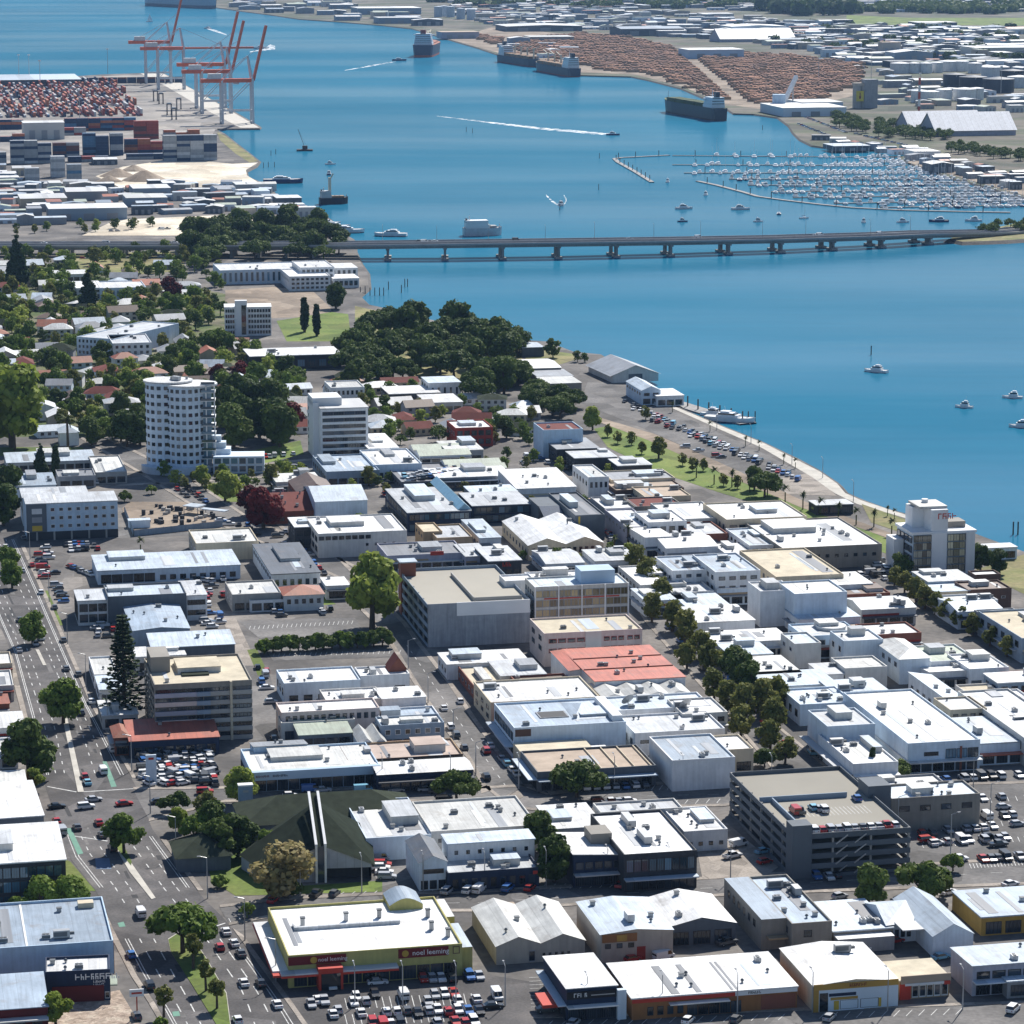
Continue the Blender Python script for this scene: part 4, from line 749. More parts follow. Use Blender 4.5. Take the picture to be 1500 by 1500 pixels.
mb = MB(); mb.quad((1.2,3,0),(12.0,2,0),(12.0,2,3.2),(1.2,3,3.2)); obj('porch_recess',mb.mesh('porch_recess',wallm('dark')),ch)
for x_ in (-1.1,1.1):
    mb = MB(); mb.bar((x_,-.6,0),(x_,-.6,9.4),.28); mb.bar((x_,-.6,9.4),(x_+1.0,18,17.2),.34); obj('fin',mb.mesh('fin',WHITE),ch)
mb = MB(); mb.quad((-1.0,-.3,9.0),(1.0,-.3,9.0),(2.0,17.6,16.4),(.2,17.6,16.4)); obj('spine_roof',mb.mesh('spine_roof',GRN),ch)
mb = MB(); mb.box(-1.0,-.4,0,1.0,-.2,9.0); obj('tall_window',mb.mesh('tall_window',GL),ch)
def hip_part(nm,x,y,ww,dd,hh,rise,rm,wm,parent):
    e = obj(nm,None,parent,(x,y,0)) if False else None
    mb = MB(); mb.box(x,y,0,x+ww,y+dd,hh,1,'tb'); o = .6; rx = dd/2
    mb.quad((x-o,y-o,hh-.1),(x+ww+o,y-o,hh-.1),(x+ww-rx,y+dd/2,hh+rise),(x+rx,y+dd/2,hh+rise)); mb.quad((x+ww+o,y+dd+o,hh-.1),(x-o,y+dd+o,hh-.1),(x+rx,y+dd/2,hh+rise),(x+ww-rx,y+dd/2,hh+rise))
    mb.tri((x+ww+o,y-o,hh-.1),(x+ww+o,y+dd+o,hh-.1),(x+ww-rx,y+dd/2,hh+rise)); mb.tri((x-o,y+dd+o,hh-.1),(x-o,y-o,hh-.1),(x+rx,y+dd/2,hh+rise)); return obj(nm,mb.mesh(nm,[rm,wm]),parent)
hip_part('hall_wing',-14,36,44,20,4.2,4.5,roofm('green'),wallm('slate'),ch)
hip_part('entrance_wing',-33,14,13,14,3.8,4.0,roofm('green'),wallm('slate'),ch)
p_ = P(360,1192); t = empty('bell_tower',(p_.x,p_.y,0),GRID); tag(t,'plain pale blue slab tower with white cap beside the church','tower')
mb = MB(); mb.box(-1.8,-1.0,0,1.8,1.0,7.6); obj('shaft',mb.mesh('shaft',wallm('bluegrey')),t); mb = MB(); mb.box(-1.95,-1.15,7.6,1.95,1.15,8.0); obj('cap',mb.mesh('cap',WHITE),t); mb = MB(); mb.box(-.7,-1.06,6.0,.7,-1.003,6.6); obj('emblem',mb.mesh('emblem',METAL),t)

# ------------------------------------------------------------------ car yard, showroom and shops beside the diagonal street
r = B('car showroom with long pale blue fascia above dark glazed frontage',368,1131,556,1097,5.6,'white','lightblue','flat',name='car_showroom',cat='showroom',win=wf(11,.1,3.2,1,'s',.94,.95),winl=wf(4,.1,3.2,1,'s',.9,.9,face='l'),units=3)
w,d,h,zr = G(r); band(r,'fascia','f',w,d,3.6,h+.3,wallm('lightblue'),1.8,0,1); marks(r,'f',w,d,w*.03,h-1.2,.6,7,SIGNRED,1.86); marks(r,'f',w,d,w*.16,h-1.2,.6,8,SIGNBLK,1.86)
B('grey roofed workshop wing behind the car showroom',372,1100,450,1088,5.6,'grey','lightblue','mono_f',name='workshop',cat='workshop',units=2,win=None)
B('low shop with white sheet roof and dark navy front at the corner',553,1135,693,1117,5.2,'white','navy','gable_u',name='shop',cat='shop',rise=.6,win=wf(9,.2,3.0,1,'s',.85,.9),units=3,awn='dark')
B('low building with pinkish tan flat roof beside the diagonal street',510,1114,678,1090,5.0,'pink','tan','flat',cat='building',win=wf(5,1,3.5,1,'d',.4,.5),units=5,cap='brown')
B('blue-grey shop with pale parapet and window row on the diagonal street',558,1063,651,1050,7.0,'offwhite','bluegrey','flat',name='shop',cat='shop',win=both(wf(6,3.6,6.2,1,'w',.55,.6),wf(6,.2,3,1,'s',.85,.9)),units=2)
B('shop with dull blue flat roof and white railing by the diagonal street',556,1051,643,1038,5.4,'bluegrey','white','flat',name='shop',cat='shop',units=4)
B('long white two storey block with one row of dark square windows',412,1044,556,1029,7.6,'white','pink','flat',name='office_block',cat='office',win=wf(13,4.2,7.0,1,'d',.6,.6),units=3)
B('beige green roofed workshop with open dark bay below the white block',438,1077,516,1059,4.6,'palegreen','slate','mono_b',name='workshop',cat='workshop',rise=.7,win=wf(4,.1,3.6,1,'s',.9,.9),winl=None,units=1)
B('shade-tinted white fronted, white roofed shop with brown gable end neighbour',416,1001,528,981,6.4,'white','paleblue_shade','flat',name='shop',cat='shop',win=wf(5,.3,3,1,'d',.6,.7),units=5)  # the white front's blue shade is part of its wall colour
B('white shop with brown pitched gable end facing the diagonal street',528,990,600,977,7.0,'white','white','flat',name='shop',cat='shop',win=wf(1,1,4,1,'d',.7,.7,.65,.95),units=3)
B('small brown gabled chapel front rising behind the white shop',570,982,597,974,7.0,'maroon','brick','gable_v',name='chapel',cat='building',rise=4.0,win=None,winl=None,units=0)
B('white sheet roofed shop with verandah and parked cars on the diagonal street',560,1026,624,1008,5.6,'white','white','mono_f',name='shop',cat='shop',rise=.5,units=4,awn='white')
B('white roofed shop row behind the verandah shop',478,1027,562,1010,5.8,'white','offwhite','flat',name='shop',cat='shop',units=4)
B('little white double gabled building tucked behind the pink roof',528,1091,568,1070,4.4,'white','white','gable_v',cat='building',n=2,rise=1.8,win=None,winl=None,units=0)
B('white pavilion roofed kiosk behind the pink tan roof',632,1092,656,1083,4.6,'white','white','hip',name='kiosk',cat='kiosk',rise=1.6,win=None,winl=None)
B('pale block with dark window strip between pink roof and long white block',412,1059,520,1049,5.5,'offwhite','offwhite','flat',cat='building',units=2)

# right of the diagonal street
r = B('big white clad building tinted with blue shade, blue-grey roof and dark light well',753,1066,917,1030,9.2,'bluegrey','paleblue_shade','flat',name='department_store',cat='store',win=None,winl=wf(7,1,8,2,'n',.8,.7,face='l'),units=3)  # white cladding with blue shade put into its colour
w,d,h,zr = G(r); mb = MB(); x0,x1,y0,y1 = w*.30,w*.56,d*.36,d*.6
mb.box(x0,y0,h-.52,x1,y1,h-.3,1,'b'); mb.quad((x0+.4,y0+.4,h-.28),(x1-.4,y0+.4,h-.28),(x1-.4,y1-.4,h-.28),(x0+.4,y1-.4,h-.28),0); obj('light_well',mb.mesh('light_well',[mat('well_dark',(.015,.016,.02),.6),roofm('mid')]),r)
mb = MB(); a_,b_ = w*.58,d*.25; mb.tri((a_,b_,h-.5),(w*.9,b_,h-.5),(w*.72,d*.6,h+1.6)); mb.tri((w*.9,b_,h-.5),(w*.86,d*.95,h-.5),(w*.72,d*.6,h+1.6)); mb.tri((w*.86,d*.95,h-.5),(w*.6,d*.95,h-.5),(w*.72,d*.6,h+1.6)); mb.tri((w*.6,d*.95,h-.5),(a_,b_,h-.5),(w*.72,d*.6,h+1.6)); obj('roof_pyramid',mb.mesh('roof_pyramid',roofm('lightblue')),r)
band(r,'sign_board','f',w,d,h-2.6,h-.6,wallm('brown'),.12,.01,.15); canopy(r,'l',w,d,3.6,2.5,roofm('lightblue')); obj('white_box',box_mesh('white_box',wallm('white')),r,(w*.9,d*.1,h-.5),0,(w*.1-.3,d*.8,1.6))
r = B('cream roofed corner shops with blue awnings beneath the shade-tinted white store',787,1131,961,1100,5.6,'tan','slate','flat',name='shop_row',cat='shops',win=wf(10,.2,2.9,1,'s',.88,.9),winl=wf(4,.2,2.9,1,'s',.88,.9,face='l'),units=3,awn='bluegrey')
w,d,h,zr = G(r); canopy(r,'l',w,d,3.3,2.4,roofm('lightblue')); mb = MB(); mb.box(0,d+.02,0,w*.62,d*1.45,h-.3,0,'t'); mb.quad((0,d+.02,h-.3),(w*.62,d+.02,h-.3),(w*.62,d*1.45,h-.3),(0,d*1.45,h-.3),1); obj('rear_wing',mb.mesh('rear_wing',[wallm('cream'),roofm('cream')]),r)
for i in range(1,5): obj('fire_wall',box_mesh('fire_wall',wallm('cream')),r,(w*(.4+.14*i),.3,h-.55),0,(.25,d-.6,.5))
B('white roofed building with cream cornice and brown side wall on the diagonal street',719,1029,878,998,7.2,'white','cream','flat',cat='building',name='shop',win=None,winl=wf(3,1,6,2,'d',.4,.5,face='l'),units=6,cap='cream')
r = B('shop complex with bright orange red stepped sheet roof',872,1001,1004,951,7.0,'red','white','mono_f',name='shop_complex',cat='shops',rise=.6,win=None,winl=None,units=9)
w,d,h,zr = G(r); mb = MB(); mb.box(-w*.14,d*.42,0,-.02,d*.98,h-.3,1,'t'); mb.quad((-w*.15,d*.40,h-.28),(.1,d*.40,h+.1),(.1,d*.99,h+.1),(-w*.15,d*.99,h-.28),0); obj('side_wing',mb.mesh('side_wing',[roofm('red'),wallm('white')]),r)
for t_ in (.33,.66): obj('ridge_flashing',box_mesh('ridge_flashing',roofm('maroon')),r,(0,d*t_,h+.6*(1-t_)+.03),0,(w,.5,.25))
B('cream roofed yard building with red brick corner walls',700,1012,760,975,4.2,'cream','brick','flat',cat='building',win=None,units=4)
B('brick walled strip building with white parapet next to the cream yard',757,1001,836,990,5.0,'brown','brick','flat',cat='building',win=wf(4,1,3.4,1,'d',.4,.6),units=1)
B('wide white roof below the blank car park wall',655,973,774,956,5.0,'white','white','slab',cat='building',name='shop',win=None,units=1)
B('small white roof with pyramid lantern beside the pink office',734,990,800,968,5.2,'white','offwhite','slab',cat='building',name='shop',win=None,units=1)
r = B('five storey dark glazed office with white frame and rooftop plant',783,860,921,846,17.5,'lightblue','offwhite','flat',name='office_tower',cat='office',win=wf(13,1,16.6,5,'a',.97,.74,.01,.99),winl=wf(4,1,16.4,5,'d',.5,.5,face='l'),units=0)
w,d,h,zr = G(r)
for i in range(5): band(r,'mullion','f',w,d,0,h,WHITE,.35,i*.247,i*.247+.014)
obj('plant_room',box_mesh('plant_room',wallm('lightblue')),r,(w*.52,d*.25,h-.5),0,(w*.36,d*.6,4.2)); band(r,'red_line','f',w,d,h-4.2,h-3.8,SIGNR2,.2,.1,.9)
B('white stair block joined to the dark glazed office',740,851,784,842,15.0,'white','white','flat',name='stair_block',cat='building',win=None,winl=None,units=0)
B('white upper roof behind the dark glazed office',778,848,856,838,14.0,'white','white','flat',cat='building',win=None,winl=None,units=3)
r = B('pale pink two storey office with rows of red framed windows',797,928,941,906,10.6,'cream','pink','flat',name='office_block',cat='office',win=both(wf(4,3.4,9.6,2,'r',.85,.45,.04,.42),wf(2,3.4,9.6,2,'d',.5,.45,.46,.56),wf(3,3.4,9.6,2,'r',.8,.45,.6,.82),wf(2,3.4,9.6,2,'r',.8,.45,.84,.98)),winl=wf(2,3.4,9.6,2,'d',.4,.5,face='l'),units=3)
w,d,h,zr = G(r); band(r,'recess','f',w,d,0,h+.02,wallm('offwhite'),.3,.42,.58)
# ------------------------------------------------------------------ east side: dense white roofs towards the water
T = [  # label, xl, yl, xr, yb, h, roof, wall, kind, options
 ('white blue-shaded cube shop with sunken blue roof on the tree lined street',985,1114,1077,1079,8.6,'bluegrey','white','flat',dict(name='shop',cat='shop',win=None,winl=None,units=2,cap='white')),
 ('beige windowed annexe beside the white cube shop',1050,1099,1104,1078,6.6,'white','cream','flat',dict(name='annexe',cat='building',units=1)),
 ('white saw-tooth roofed shops behind the orange red roof',884,1022,1012,1001,6.0,'white','white','gable_v',dict(n=4,rise=1.0,name='shop_row',cat='shops',win=None)),
 ('white shop roof with satellite dish near the orange red roof',896,1041,1042,1021,6.6,'lightblue','white','flat',dict(name='shop',cat='shop',win=wf(7,3,5,1,'d',.6,.5))),
 ('long white flat roof beside the tree lined street',930,1074,1062,1048,6.6,'white','white','flat',dict(name='shop',cat='shop',units=6,win=wf(6,3,5,1,'d',.6,.5))),
 ('white roofed store at the north end of the satellite dish roof',1000,1046,1066,1024,7.0,'white','offwhite','flat',dict(name='store',cat='store')),
 ('huge white mall roof with pale seams and white walls',1330,1089,1436,1014,8.6,'white','paleblue_shade','flat',dict(name='shopping_mall',cat='mall',units=6,win=both(wf(1,4.6,6.0,1,'d',.8,.8,.2,.45),wf(3,3.6,6.6,1,'n',.95,.9,.52,.98),wf(6,.2,3.0,1,'s',.9,.9)),winl=None,awn='white')),
 ('low white mall wing with roof plant and street verandah',1250,1119,1316,1075,6.6,'white','white','flat',dict(name='mall_wing',cat='mall',units=4,win=wf(5,.2,3,1,'s',.9,.9),winl=None,awn='white')),
 ('tall white box wing of the mall behind its roof plant',1212,1064,1282,1040,10.0,'white','paleblue_shade','flat',dict(name='mall_wing',cat='mall',win=None,winl=None,units=0)),
 ('pale blue roofed shops with red sign strip next to the mall',1436,1089,1540,1052,6.4,'lightblue','paleblue_shade','slab',dict(name='shop_row',cat='shops',units=5,awn='red')),
 ('cream windowed block with white roof behind the mall',1392,1040,1446,1022,8.0,'white','cream','flat',dict(name='office_block',cat='office',win=wf(4,3.6,7.2,1,'d',.6,.7),units=1)),
 ('narrow pale blue sheet roof running along the mall',1386,1030,1420,990,6.0,'lightblue','white','mono_l',dict(cat='shop',name='shop',units=2,win=None)),
 ('long white building with a row of dark side windows east of the mall',1502,1082,1580,1012,8.0,'white','offwhite','flat',dict(name='office_block',cat='office',winl=wf(9,3.6,7.2,1,'d',.55,.6,face='l'),units=3)),
 ('pale blue roofs with clustered ducts behind the white box wing',1172,1032,1252,1009,6.4,'lightblue','paleblue_shade','flat',dict(cat='store',name='store',units=9,win=None)),
 ('thin pale blue strip roof behind the mall ducts',1222,1014,1300,997,6.0,'lightblue','white','slab',dict(cat='store',name='store',units=3,win=None)),
 ('pale blue sheet roof in the middle of the white roofed block',1124,1006,1226,985,5.6,'lightblue','white','slab',dict(cat='shop',name='shop',units=3)),
 ('white sheet roof with little vents next to the leafy street trees',1107,988,1174,963,5.6,'white','white','slab',dict(cat='shop',name='shop',units=5)),
 ('isolated white box with pale lid in the courtyard',1238,979,1300,963,6.4,'offwhite','offwhite','flat',dict(cat='building',units=0,win=None)),
 ('white lean-to roof joined to the courtyard box',1205,988,1236,972,5.0,'white','white','slab',dict(cat='building',units=1,win=None)),
 ('grey-green flat roof beside the white pyramid roof',1364,969,1432,946,6.4,'palegreen','white','flat',dict(cat='shop',name='shop',units=3)),
 ('white pyramid roofed building with pale end wall',1318,965,1362,938,8.0,'white','paleblue_shade','hip',dict(cat='building',rise=1.8,win=None)),
 ('white roofed block with window strip at the shop street',1420,980,1478,958,6.6,'white','white','flat',dict(cat='office',name='office_block',units=3)),
 ('low jumble of white shop roofs below the grey-green roof',1362,990,1420,973,4.4,'white','white','mono_f',dict(cat='shop',name='shop',units=3)),
 ('white roof with dark blue glazed front near the shop street',1462,1000,1540,986,7.0,'white','bluegrey','slab',dict(cat='shop',name='shop',units=1)),
 ('cream roofed shop with dark doorway between white roofs',1412,1012,1460,1003,5.4,'cream','offwhite','flat',dict(cat='shop',name='shop',units=1)),
 ('white roof with green courtyard beside the long side windows',1455,1032,1520,1012,6.5,'white','white','flat',dict(cat='shop',name='shop',units=3)),
 ('pale beige box next to a round white drum building',1164,943,1203,927,8.0,'lightblue','offwhite','flat',dict(cat='building',win=None,units=1)),
 ('tall pale blue box behind the courtyard car park',1236,939,1294,924,9.5,'white','paleblue_shade','flat',dict(cat='building',win=None,units=2)),
 ('white roofed shop by the leafy street',1048,942,1158,925,5.6,'white','white','slab',dict(cat='shop',name='shop',units=4)),
 ('pale blue flat roof beside the leafy street',1070,960,1132,943,5.6,'lightblue','offwhite','slab',dict(cat='shop',name='shop',units=2)),
 ('flat white roof with square lightwell upstream of the drum building',1178,932,1262,914,7.5,'white','lightblue','flat',dict(cat='store',name='store',units=4)),
 ('white roofed shop under tall white end wall',1018,912,1106,889,6.4,'white','white','slab',dict(cat='shop',name='shop',units=4,win=None)),
 ('broad white roof with brown side strip behind the tall box',1275,930,1350,914,6.5,'white','brick','flat',dict(cat='store',name='store',units=3)),
 ('windowless white theatre box rising over the white roofs',1164,870,1241,852,13.0,'white','paleblue_shade','flat',dict(cat='theatre',name='theatre',win=None,winl=None,units=2)),
 ('white side house of the theatre box',1114,866,1164,852,12.0,'white','white','flat',dict(cat='theatre',name='theatre_wing',win=None,winl=None,units=1)),
 ('three storey white office with grey roof and dark windows',1048,838,1114,812,11.5,'bluegrey','white','flat',dict(cat='office',name='office_building',win=wf(4,1,10.8,3,'d',.6,.4),units=4)),
 ('white office wing with terrace beside the grey roofed office',985,836,1048,815,10.0,'bluegrey','white','flat',dict(cat='office',name='office_wing',win=wf(4,1,9.4,3,'d',.5,.4),units=4)),
 ('large flat cream roofed building with two dark roof units',1137,845,1236,806,8.2,'cream','cream','flat',dict(cat='store',name='store',win=None,units=3)),
 ('white stepped roof between cream roof and brown strip',1218,857,1278,840,6.6,'white','white','slab',dict(cat='shop',name='shop',units=2)),
 ('grey-brown parapet building with white roof full of vents',1146,803,1292,763,8.0,'white','taupe','flat',dict(cat='store',name='store',units=12,win=wf(10,3,6,1,'d',.4,.4))),
 ('white stepped roofs beside the grey-brown parapet building',1098,799,1166,774,7.2,'lightblue','white','flat',dict(cat='shop',name='shop',units=4)),
 ('cream three storey terrace block with white roof and stair head',1064,761,1182,737,9.6,'white','cream','flat',dict(cat='office',name='office_block',win=wf(8,1,8.6,2,'d',.8,.4),units=4)),
 ('white flat roofs next to the cream terrace block',985,761,1062,737,7.6,'white','offwhite','flat',dict(cat='shop',name='shop',units=3)),
 ('small white roofs below the cream terrace block',976,803,1052,783,6.2,'white','white','gable_u',dict(cat='shop',name='shop',units=3)),
 ('white roofed shop with red brick neighbour near the terrace block',1015,783,1066,765,6.5,'white','brick','flat',dict(cat='shop',name='shop',units=2)),
 ('low white roof beside the cream flat roof',1068,814,1112,797,5.6,'white','white','slab',dict(cat='shop',name='shop',units=2)),
 ('brown roofed low shop near the shop street trees',1236,871,1304,856,5.4,'brown','brick','flat',dict(cat='shop',name='shop',units=1)),
 ('white awning roofed shop below the theatre',1262,893,1342,876,6.0,'white','offwhite','gable_u',dict(cat='shop',name='shop',units=5)),
 ('grey and white roof jumble at the head of the shop street',1170,907,1260,892,6.0,'lightblue','white','slab',dict(cat='shop',name='shop',units=3)),
 ('white roofed shop just below the grey roofed office',985,868,1046,850,6.2,'white','offwhite','flat',dict(cat='shop',name='shop',units=3)),
 ('pale blue roofed shop beside the leafy street below the office wing',1005,888,1068,870,5.6,'lightblue','white','slab',dict(cat='shop',name='shop',units=3)),
 ('white roofed shop against the theatre wall',1050,862,1110,846,6.0,'white','paleblue_shade','slab',dict(cat='shop',name='shop',units=2)),
 ('white roof with blue rim below the waterfront tower',1360,852,1427,837,6.5,'white','lightblue','slab',dict(cat='shop',name='shop',units=3)),
 ('dark brown brick building beside the white roofs near the tower',1418,864,1482,852,7.0,'brown','brown','flat',dict(cat='building',win=wf(3,3,5,1,'w',.3,.4))),
 ('small brown block with pale parapet next to the tower base',1428,842,1466,836,7.0,'white','brown','flat',dict(cat='building',win=None,units=0)),
 ('white sheet roofed shop at the corner of the shop street',1372,872,1420,857,5.6,'lightblue','cream','mono_f',dict(cat='shop',name='shop',units=1)),
 ('pale blue roofed shop row along the shop street',1404,896,1470,877,6.0,'lightblue','paleblue_shade','gable_u',dict(cat='shop',name='shop',units=3)),
 ('white parapet shop between brown brick and the shop street',1384,882,1462,872,6.2,'white','white','flat',dict(cat='shop',name='shop',units=2)),
 ('grey long shop with cream roof east of the shop street',1497,935,1580,895,8.0,'cream','bluegrey','flat',dict(cat='shop',name='shop',winl=wf(6,3.6,7,1,'d',.5,.6,face='l'),units=3)),
 ('white roofed shop at the far end of the shop street',1462,915,1520,893,6.5,'white','grey','flat',dict(cat='shop',name='shop',units=2)),
 ('small white cafe roof on the waterfront beside the tower',1440,803,1490,797,4.5,'white','paleblue_shade','slab',dict(cat='cafe',name='cafe',units=0)),
# ---- centre
 ('wide white roofed glass office with blue glazing bands',597,751,690,716,7.6,'white','navy','slab',dict(cat='office',name='office_building',win=both(wf(12,.3,3.2,1,'n',.95,.85),wf(12,4.0,7.2,1,'n',.95,.7)),winl=wf(8,.3,7.0,2,'n',.9,.7,face='l'),units=4)),
 ('curved blue glazed wing of the white roofed glass office',692,741,778,722,7.0,'silver','navy','slab',dict(cat='office',name='office_wing',win=wf(9,.3,6.6,2,'n',.95,.8),units=3)),
 ('pale two storey block with white roof and blank grey front',466,782,596,757,9.0,'white','offwhite','flat',dict(cat='office',name='office_block',win=both(wf(8,6.2,8.2,1,'d',.8,.7,.0,.6),wf(4,3.4,5.4,1,'d',.3,.5,.5,.9)),winl=wf(4,1,8,2,'d',.7,.6,face='l'),units=3)),
 ('purple-grey roofed shops with small red sign',567,814,682,796,6.0,'mid','lilac','flat',dict(cat='shop',name='shop',units=5)),
 ('tan stepped shop near the glass office',640,788,692,769,6.4,'white','tan','flat',dict(cat='shop',name='shop',units=1)),
 ('tan brown walled shop with cream roof beside the pale block',620,779,648,766,7.0,'cream','tan','flat',dict(cat='shop',name='shop',units=0,win=None)),
 ('white roofed workshop wedged beside the triple gable hall',703,788,734,761,6.2,'lightblue','white','slab',dict(cat='shop',name='shop',units=2)),
 ('cream hall with two broad white gables and a window row',774,799,884,763,5.6,'white','cream','gable_v',dict(n=2,rise=2.4,cat='hall',name='hall',win=wf(12,2.0,4.8,1,'d',.55,.7),units=3)),
 ('white roofed bank with black front and red letter sign',716,822,764,801,7.2,'white','dark','slab',dict(cat='bank',name='bank',win=wf(4,.3,4.2,1,'s',.7,.95),winl=None,units=2)),
 ('grey roofed annexe of the bank with white sheet roof',682,815,718,797,6.0,'white','lilac','slab',dict(cat='shop',name='shop',units=1)),
 ('white awning roofs near the palm trees',800,826,856,806,4.8,'white','white','gable_u',dict(cat='shop',name='shop',units=1)),
 ('white sheet roof by the corner palms',872,822,936,805,5.4,'white','white','slab',dict(cat='shop',name='shop',units=2)),
 ('dark slate building with sloping solar front and yellow stripe',843,755,886,722,9.6,'slate','slate','flat',dict(cat='building',win=None,winl=None,units=2)),
 ('wide white roof with dark glazed end beside the car deck',757,716,844,692,6.6,'white','white','mono_b',dict(cat='store',name='store',units=6)),
 ('white two storey block with square upper windows near the white wide roof',862,699,892,681,9.0,'offwhite','white','flat',dict(cat='office',name='office_block',win=wf(4,3.6,8,1,'d',.5,.5),units=1)),
 ('grey roofed long low block with cream strip near the lawn',896,703,989,690,6.0,'grey','cream','flat',dict(cat='office',name='office_block',units=2)),
 ('brown timber walled row behind the long low block',902,718,1002,704,5.2,'tan','brown','flat',dict(cat='shop',name='shop',units=2)),
 ('tan roofed shops row near the strand lawn',945,728,1012,713,5.8,'tan','cream','flat',dict(cat='shop',name='shop',units=3)),
 ('maroon roofed shops between tan and white roofs',930,742,1000,729,6.0,'maroon','taupe','flat',dict(cat='shop',name='shop',units=5)),
 ('small white roofs cluster beside the slate building',886,745,935,728,5.6,'white','grey','flat',dict(cat='shop',name='shop',units=3)),
 ('grey walled white roofed store right of the slate building',918,772,960,746,7.0,'white','lilac','flat',dict(cat='store',name='store',win=None,units=2)),
 ('white tall shop with blue side glazing near the tan row',950,765,1006,749,9.0,'white','white','flat',dict(cat='shop',name='shop',winl=wf(3,3,8,2,'n',.7,.6,face='l'),units=2)),
 ('white roof with long white end wall in the town centre',945,792,986,772,6.6,'white','white','mono_f',dict(cat='shop',name='shop',units=2)),
 ('white roofed shop beside the palm lined corner',938,857,1006,829,7.0,'white','offwhite','flat',dict(cat='shop',name='shop',units=4)),
 ('low white shop facing the leafy street below the palms',945,880,1004,862,5.6,'lightblue','white','slab',dict(cat='shop',name='shop',units=2)),
 ('bright blue painted cube with dark side wall and rust roof',796,630,854,619,12.0,'maroon','lightblue','flat',dict(cat='building',win=None,winl=None,units=1)),
 ('low dark building with grey roof beside the blue cube',816,658,878,643,6.4,'grey','dark','slab',dict(cat='building',units=1)),
 ('dark roofed pavilion with pale eaves near the lawn',842,671,904,661,6.4,'silver','dark','slab',dict(cat='building',units=0)),
 ('dark walled cafe with white eaves by the strand lawn',905,682,955,672,6.0,'silver','dark','slab',dict(cat='cafe',name='cafe',units=0)),
 ('bright red framed two storey building with open balconies',667,627,722,616,8.6,'white','red','flat',dict(cat='building',win=wf(5,.5,8.0,2,'d',.75,.6),units=1)),
 ('pale green roofed courtyard shops',615,668,690,652,4.6,'palegreen','white','gable_u',dict(n=2,rise=1.4,cat='shops',name='shop_row',units=0)),
 ('pale green low pavilion beside the courtyard shops',660,688,742,674,4.4,'palegreen','white','gable_u',dict(n=2,rise=1.2,cat='shops',name='shop_row',units=0)),
 ('white roofed grey shed next to the pale green roofs',655,660,708,646,5.5,'offwhite','grey','slab',dict(cat='shed',name='shed',units=1)),
 ('white podium roof at the foot of the white office tower',547,681,618,659,6.4,'white','paleblue_shade','flat',dict(cat='office',name='podium',units=5)),
 ('blue-grey podium with car deck beside the white office tower',478,691,556,667,6.0,'bluegrey','bluegrey','flat',dict(cat='office',name='podium',units=2)),
 ('white low office behind the white office tower',540,657,584,636,6.0,'white','offwhite','slab',dict(cat='office',name='office_block',units=0)),
 ('dark low car deck with rows of parked cars on top',588,706,700,680,4.0,'mid','slate','flat',dict(cat='car park',name='car_deck',units=0)),
 ('white strip roof in front of the car deck',640,700,750,686,5.0,'white','grey','slab',dict(cat='shop',name='shop',units=2)),
 ('white roofed grey wing behind the glass office skylight',690,722,758,712,6.5,'lightblue','grey','slab',dict(cat='office',name='office_wing',units=3)),
]
for t in T:
    r = B(*t[:9],**t[9])
    if 'bank with black' in t[0]:
        w,d,h,zr = G(r); marks(r,'f',w,d,w*.42,h-2.2,1.5,3,SIGNR2,.15)
    if 'solar front' in t[0]:
        w,d,h,zr = G(r); band(r,'yellow_stripe','f',w,d,.5,h-.5,wallm('yellow'),.12,.1,.16); mb = MB(); mb.quad((-w*.75,-d*.12,.5),(-.05,-d*.12,.5),(-.05,d*.55,h-1),(-w*.75,d*.55,h-1)); mb.box(-w*.75,d*.56,0,-.05,d*.95,h-1.1,1); obj('solar_slope',mb.mesh('solar_slope',[mat('solar_panel',(.03,.05,.09),.25,.6,seam=(0,1.6)),wallm('slate')]),r)
    if 'purple-grey' in t[0]:
        w,d,h,zr = G(r); band(r,'red_sign','f',w,d,h-.6,h+.8,SIGNR2,.2,.55,.72)
    if 'wide white roofed glass office' in t[0]:
        w,d,h,zr = G(r); mb = MB(); x0,x1 = w*.8,w*1.02; mb.quad((x0,d*.02,h+.1),((x0+x1)/2,d*.02,h+2.4),((x0+x1)/2,d*1.2,h+2.4),(x0,d*1.2,h+.1)); mb.quad(((x0+x1)/2,d*.02,h+2.4),(x1,d*.02,h+.1),(x1,d*1.2,h+.1),((x0+x1)/2,d*1.2,h+2.4)); mb.tri((x0,d*.02,h+.1),(x1,d*.02,h+.1),((x0+x1)/2,d*.02,h+2.4)); obj('glass_ridge',mb.mesh('glass_ridge',mat('ridge_glass',(.16,.33,.45),.2,.6,seam=(1,1.5,.2))),r)
    if 'huge white mall' in t[0]:
        w,d,h,zr = G(r); canopy(r,'l',w,d,3.6,.6,roofm('white')); band(r,'brick_pier','f',w,d,.2,7.0,wallm('brick'),.2,.72,.75)
    if 'street verandah' in t[0]:
        w,d,h,zr = G(r); canopy(r,'l',w,d,3.4,2.6,roofm('silver'),-.3,1.0)
    if 'satellite dish' in t[0]:
        w,d,h,zr = G(r); mb = MB(); mb.disc_prism(0,0,0,.5,.3,10,r1=2.0); o = obj('satellite_dish',mb.mesh('satellite_dish',METAL),r,(w*.22,d*.4,h+1.0)); o.rotation_euler = (R(-55),0,.4); mb = MB(); mb.bar((w*.22,d*.42,h-.5),(w*.22,d*.42,h+1.2),.12); obj('dish_mount',mb.mesh('dish_mount',METAL),r)
p_ = P(1218,955); rt = empty('drum_building',(p_.x,p_.y,0)); tag(rt,'round white drum building between pale boxes','building')
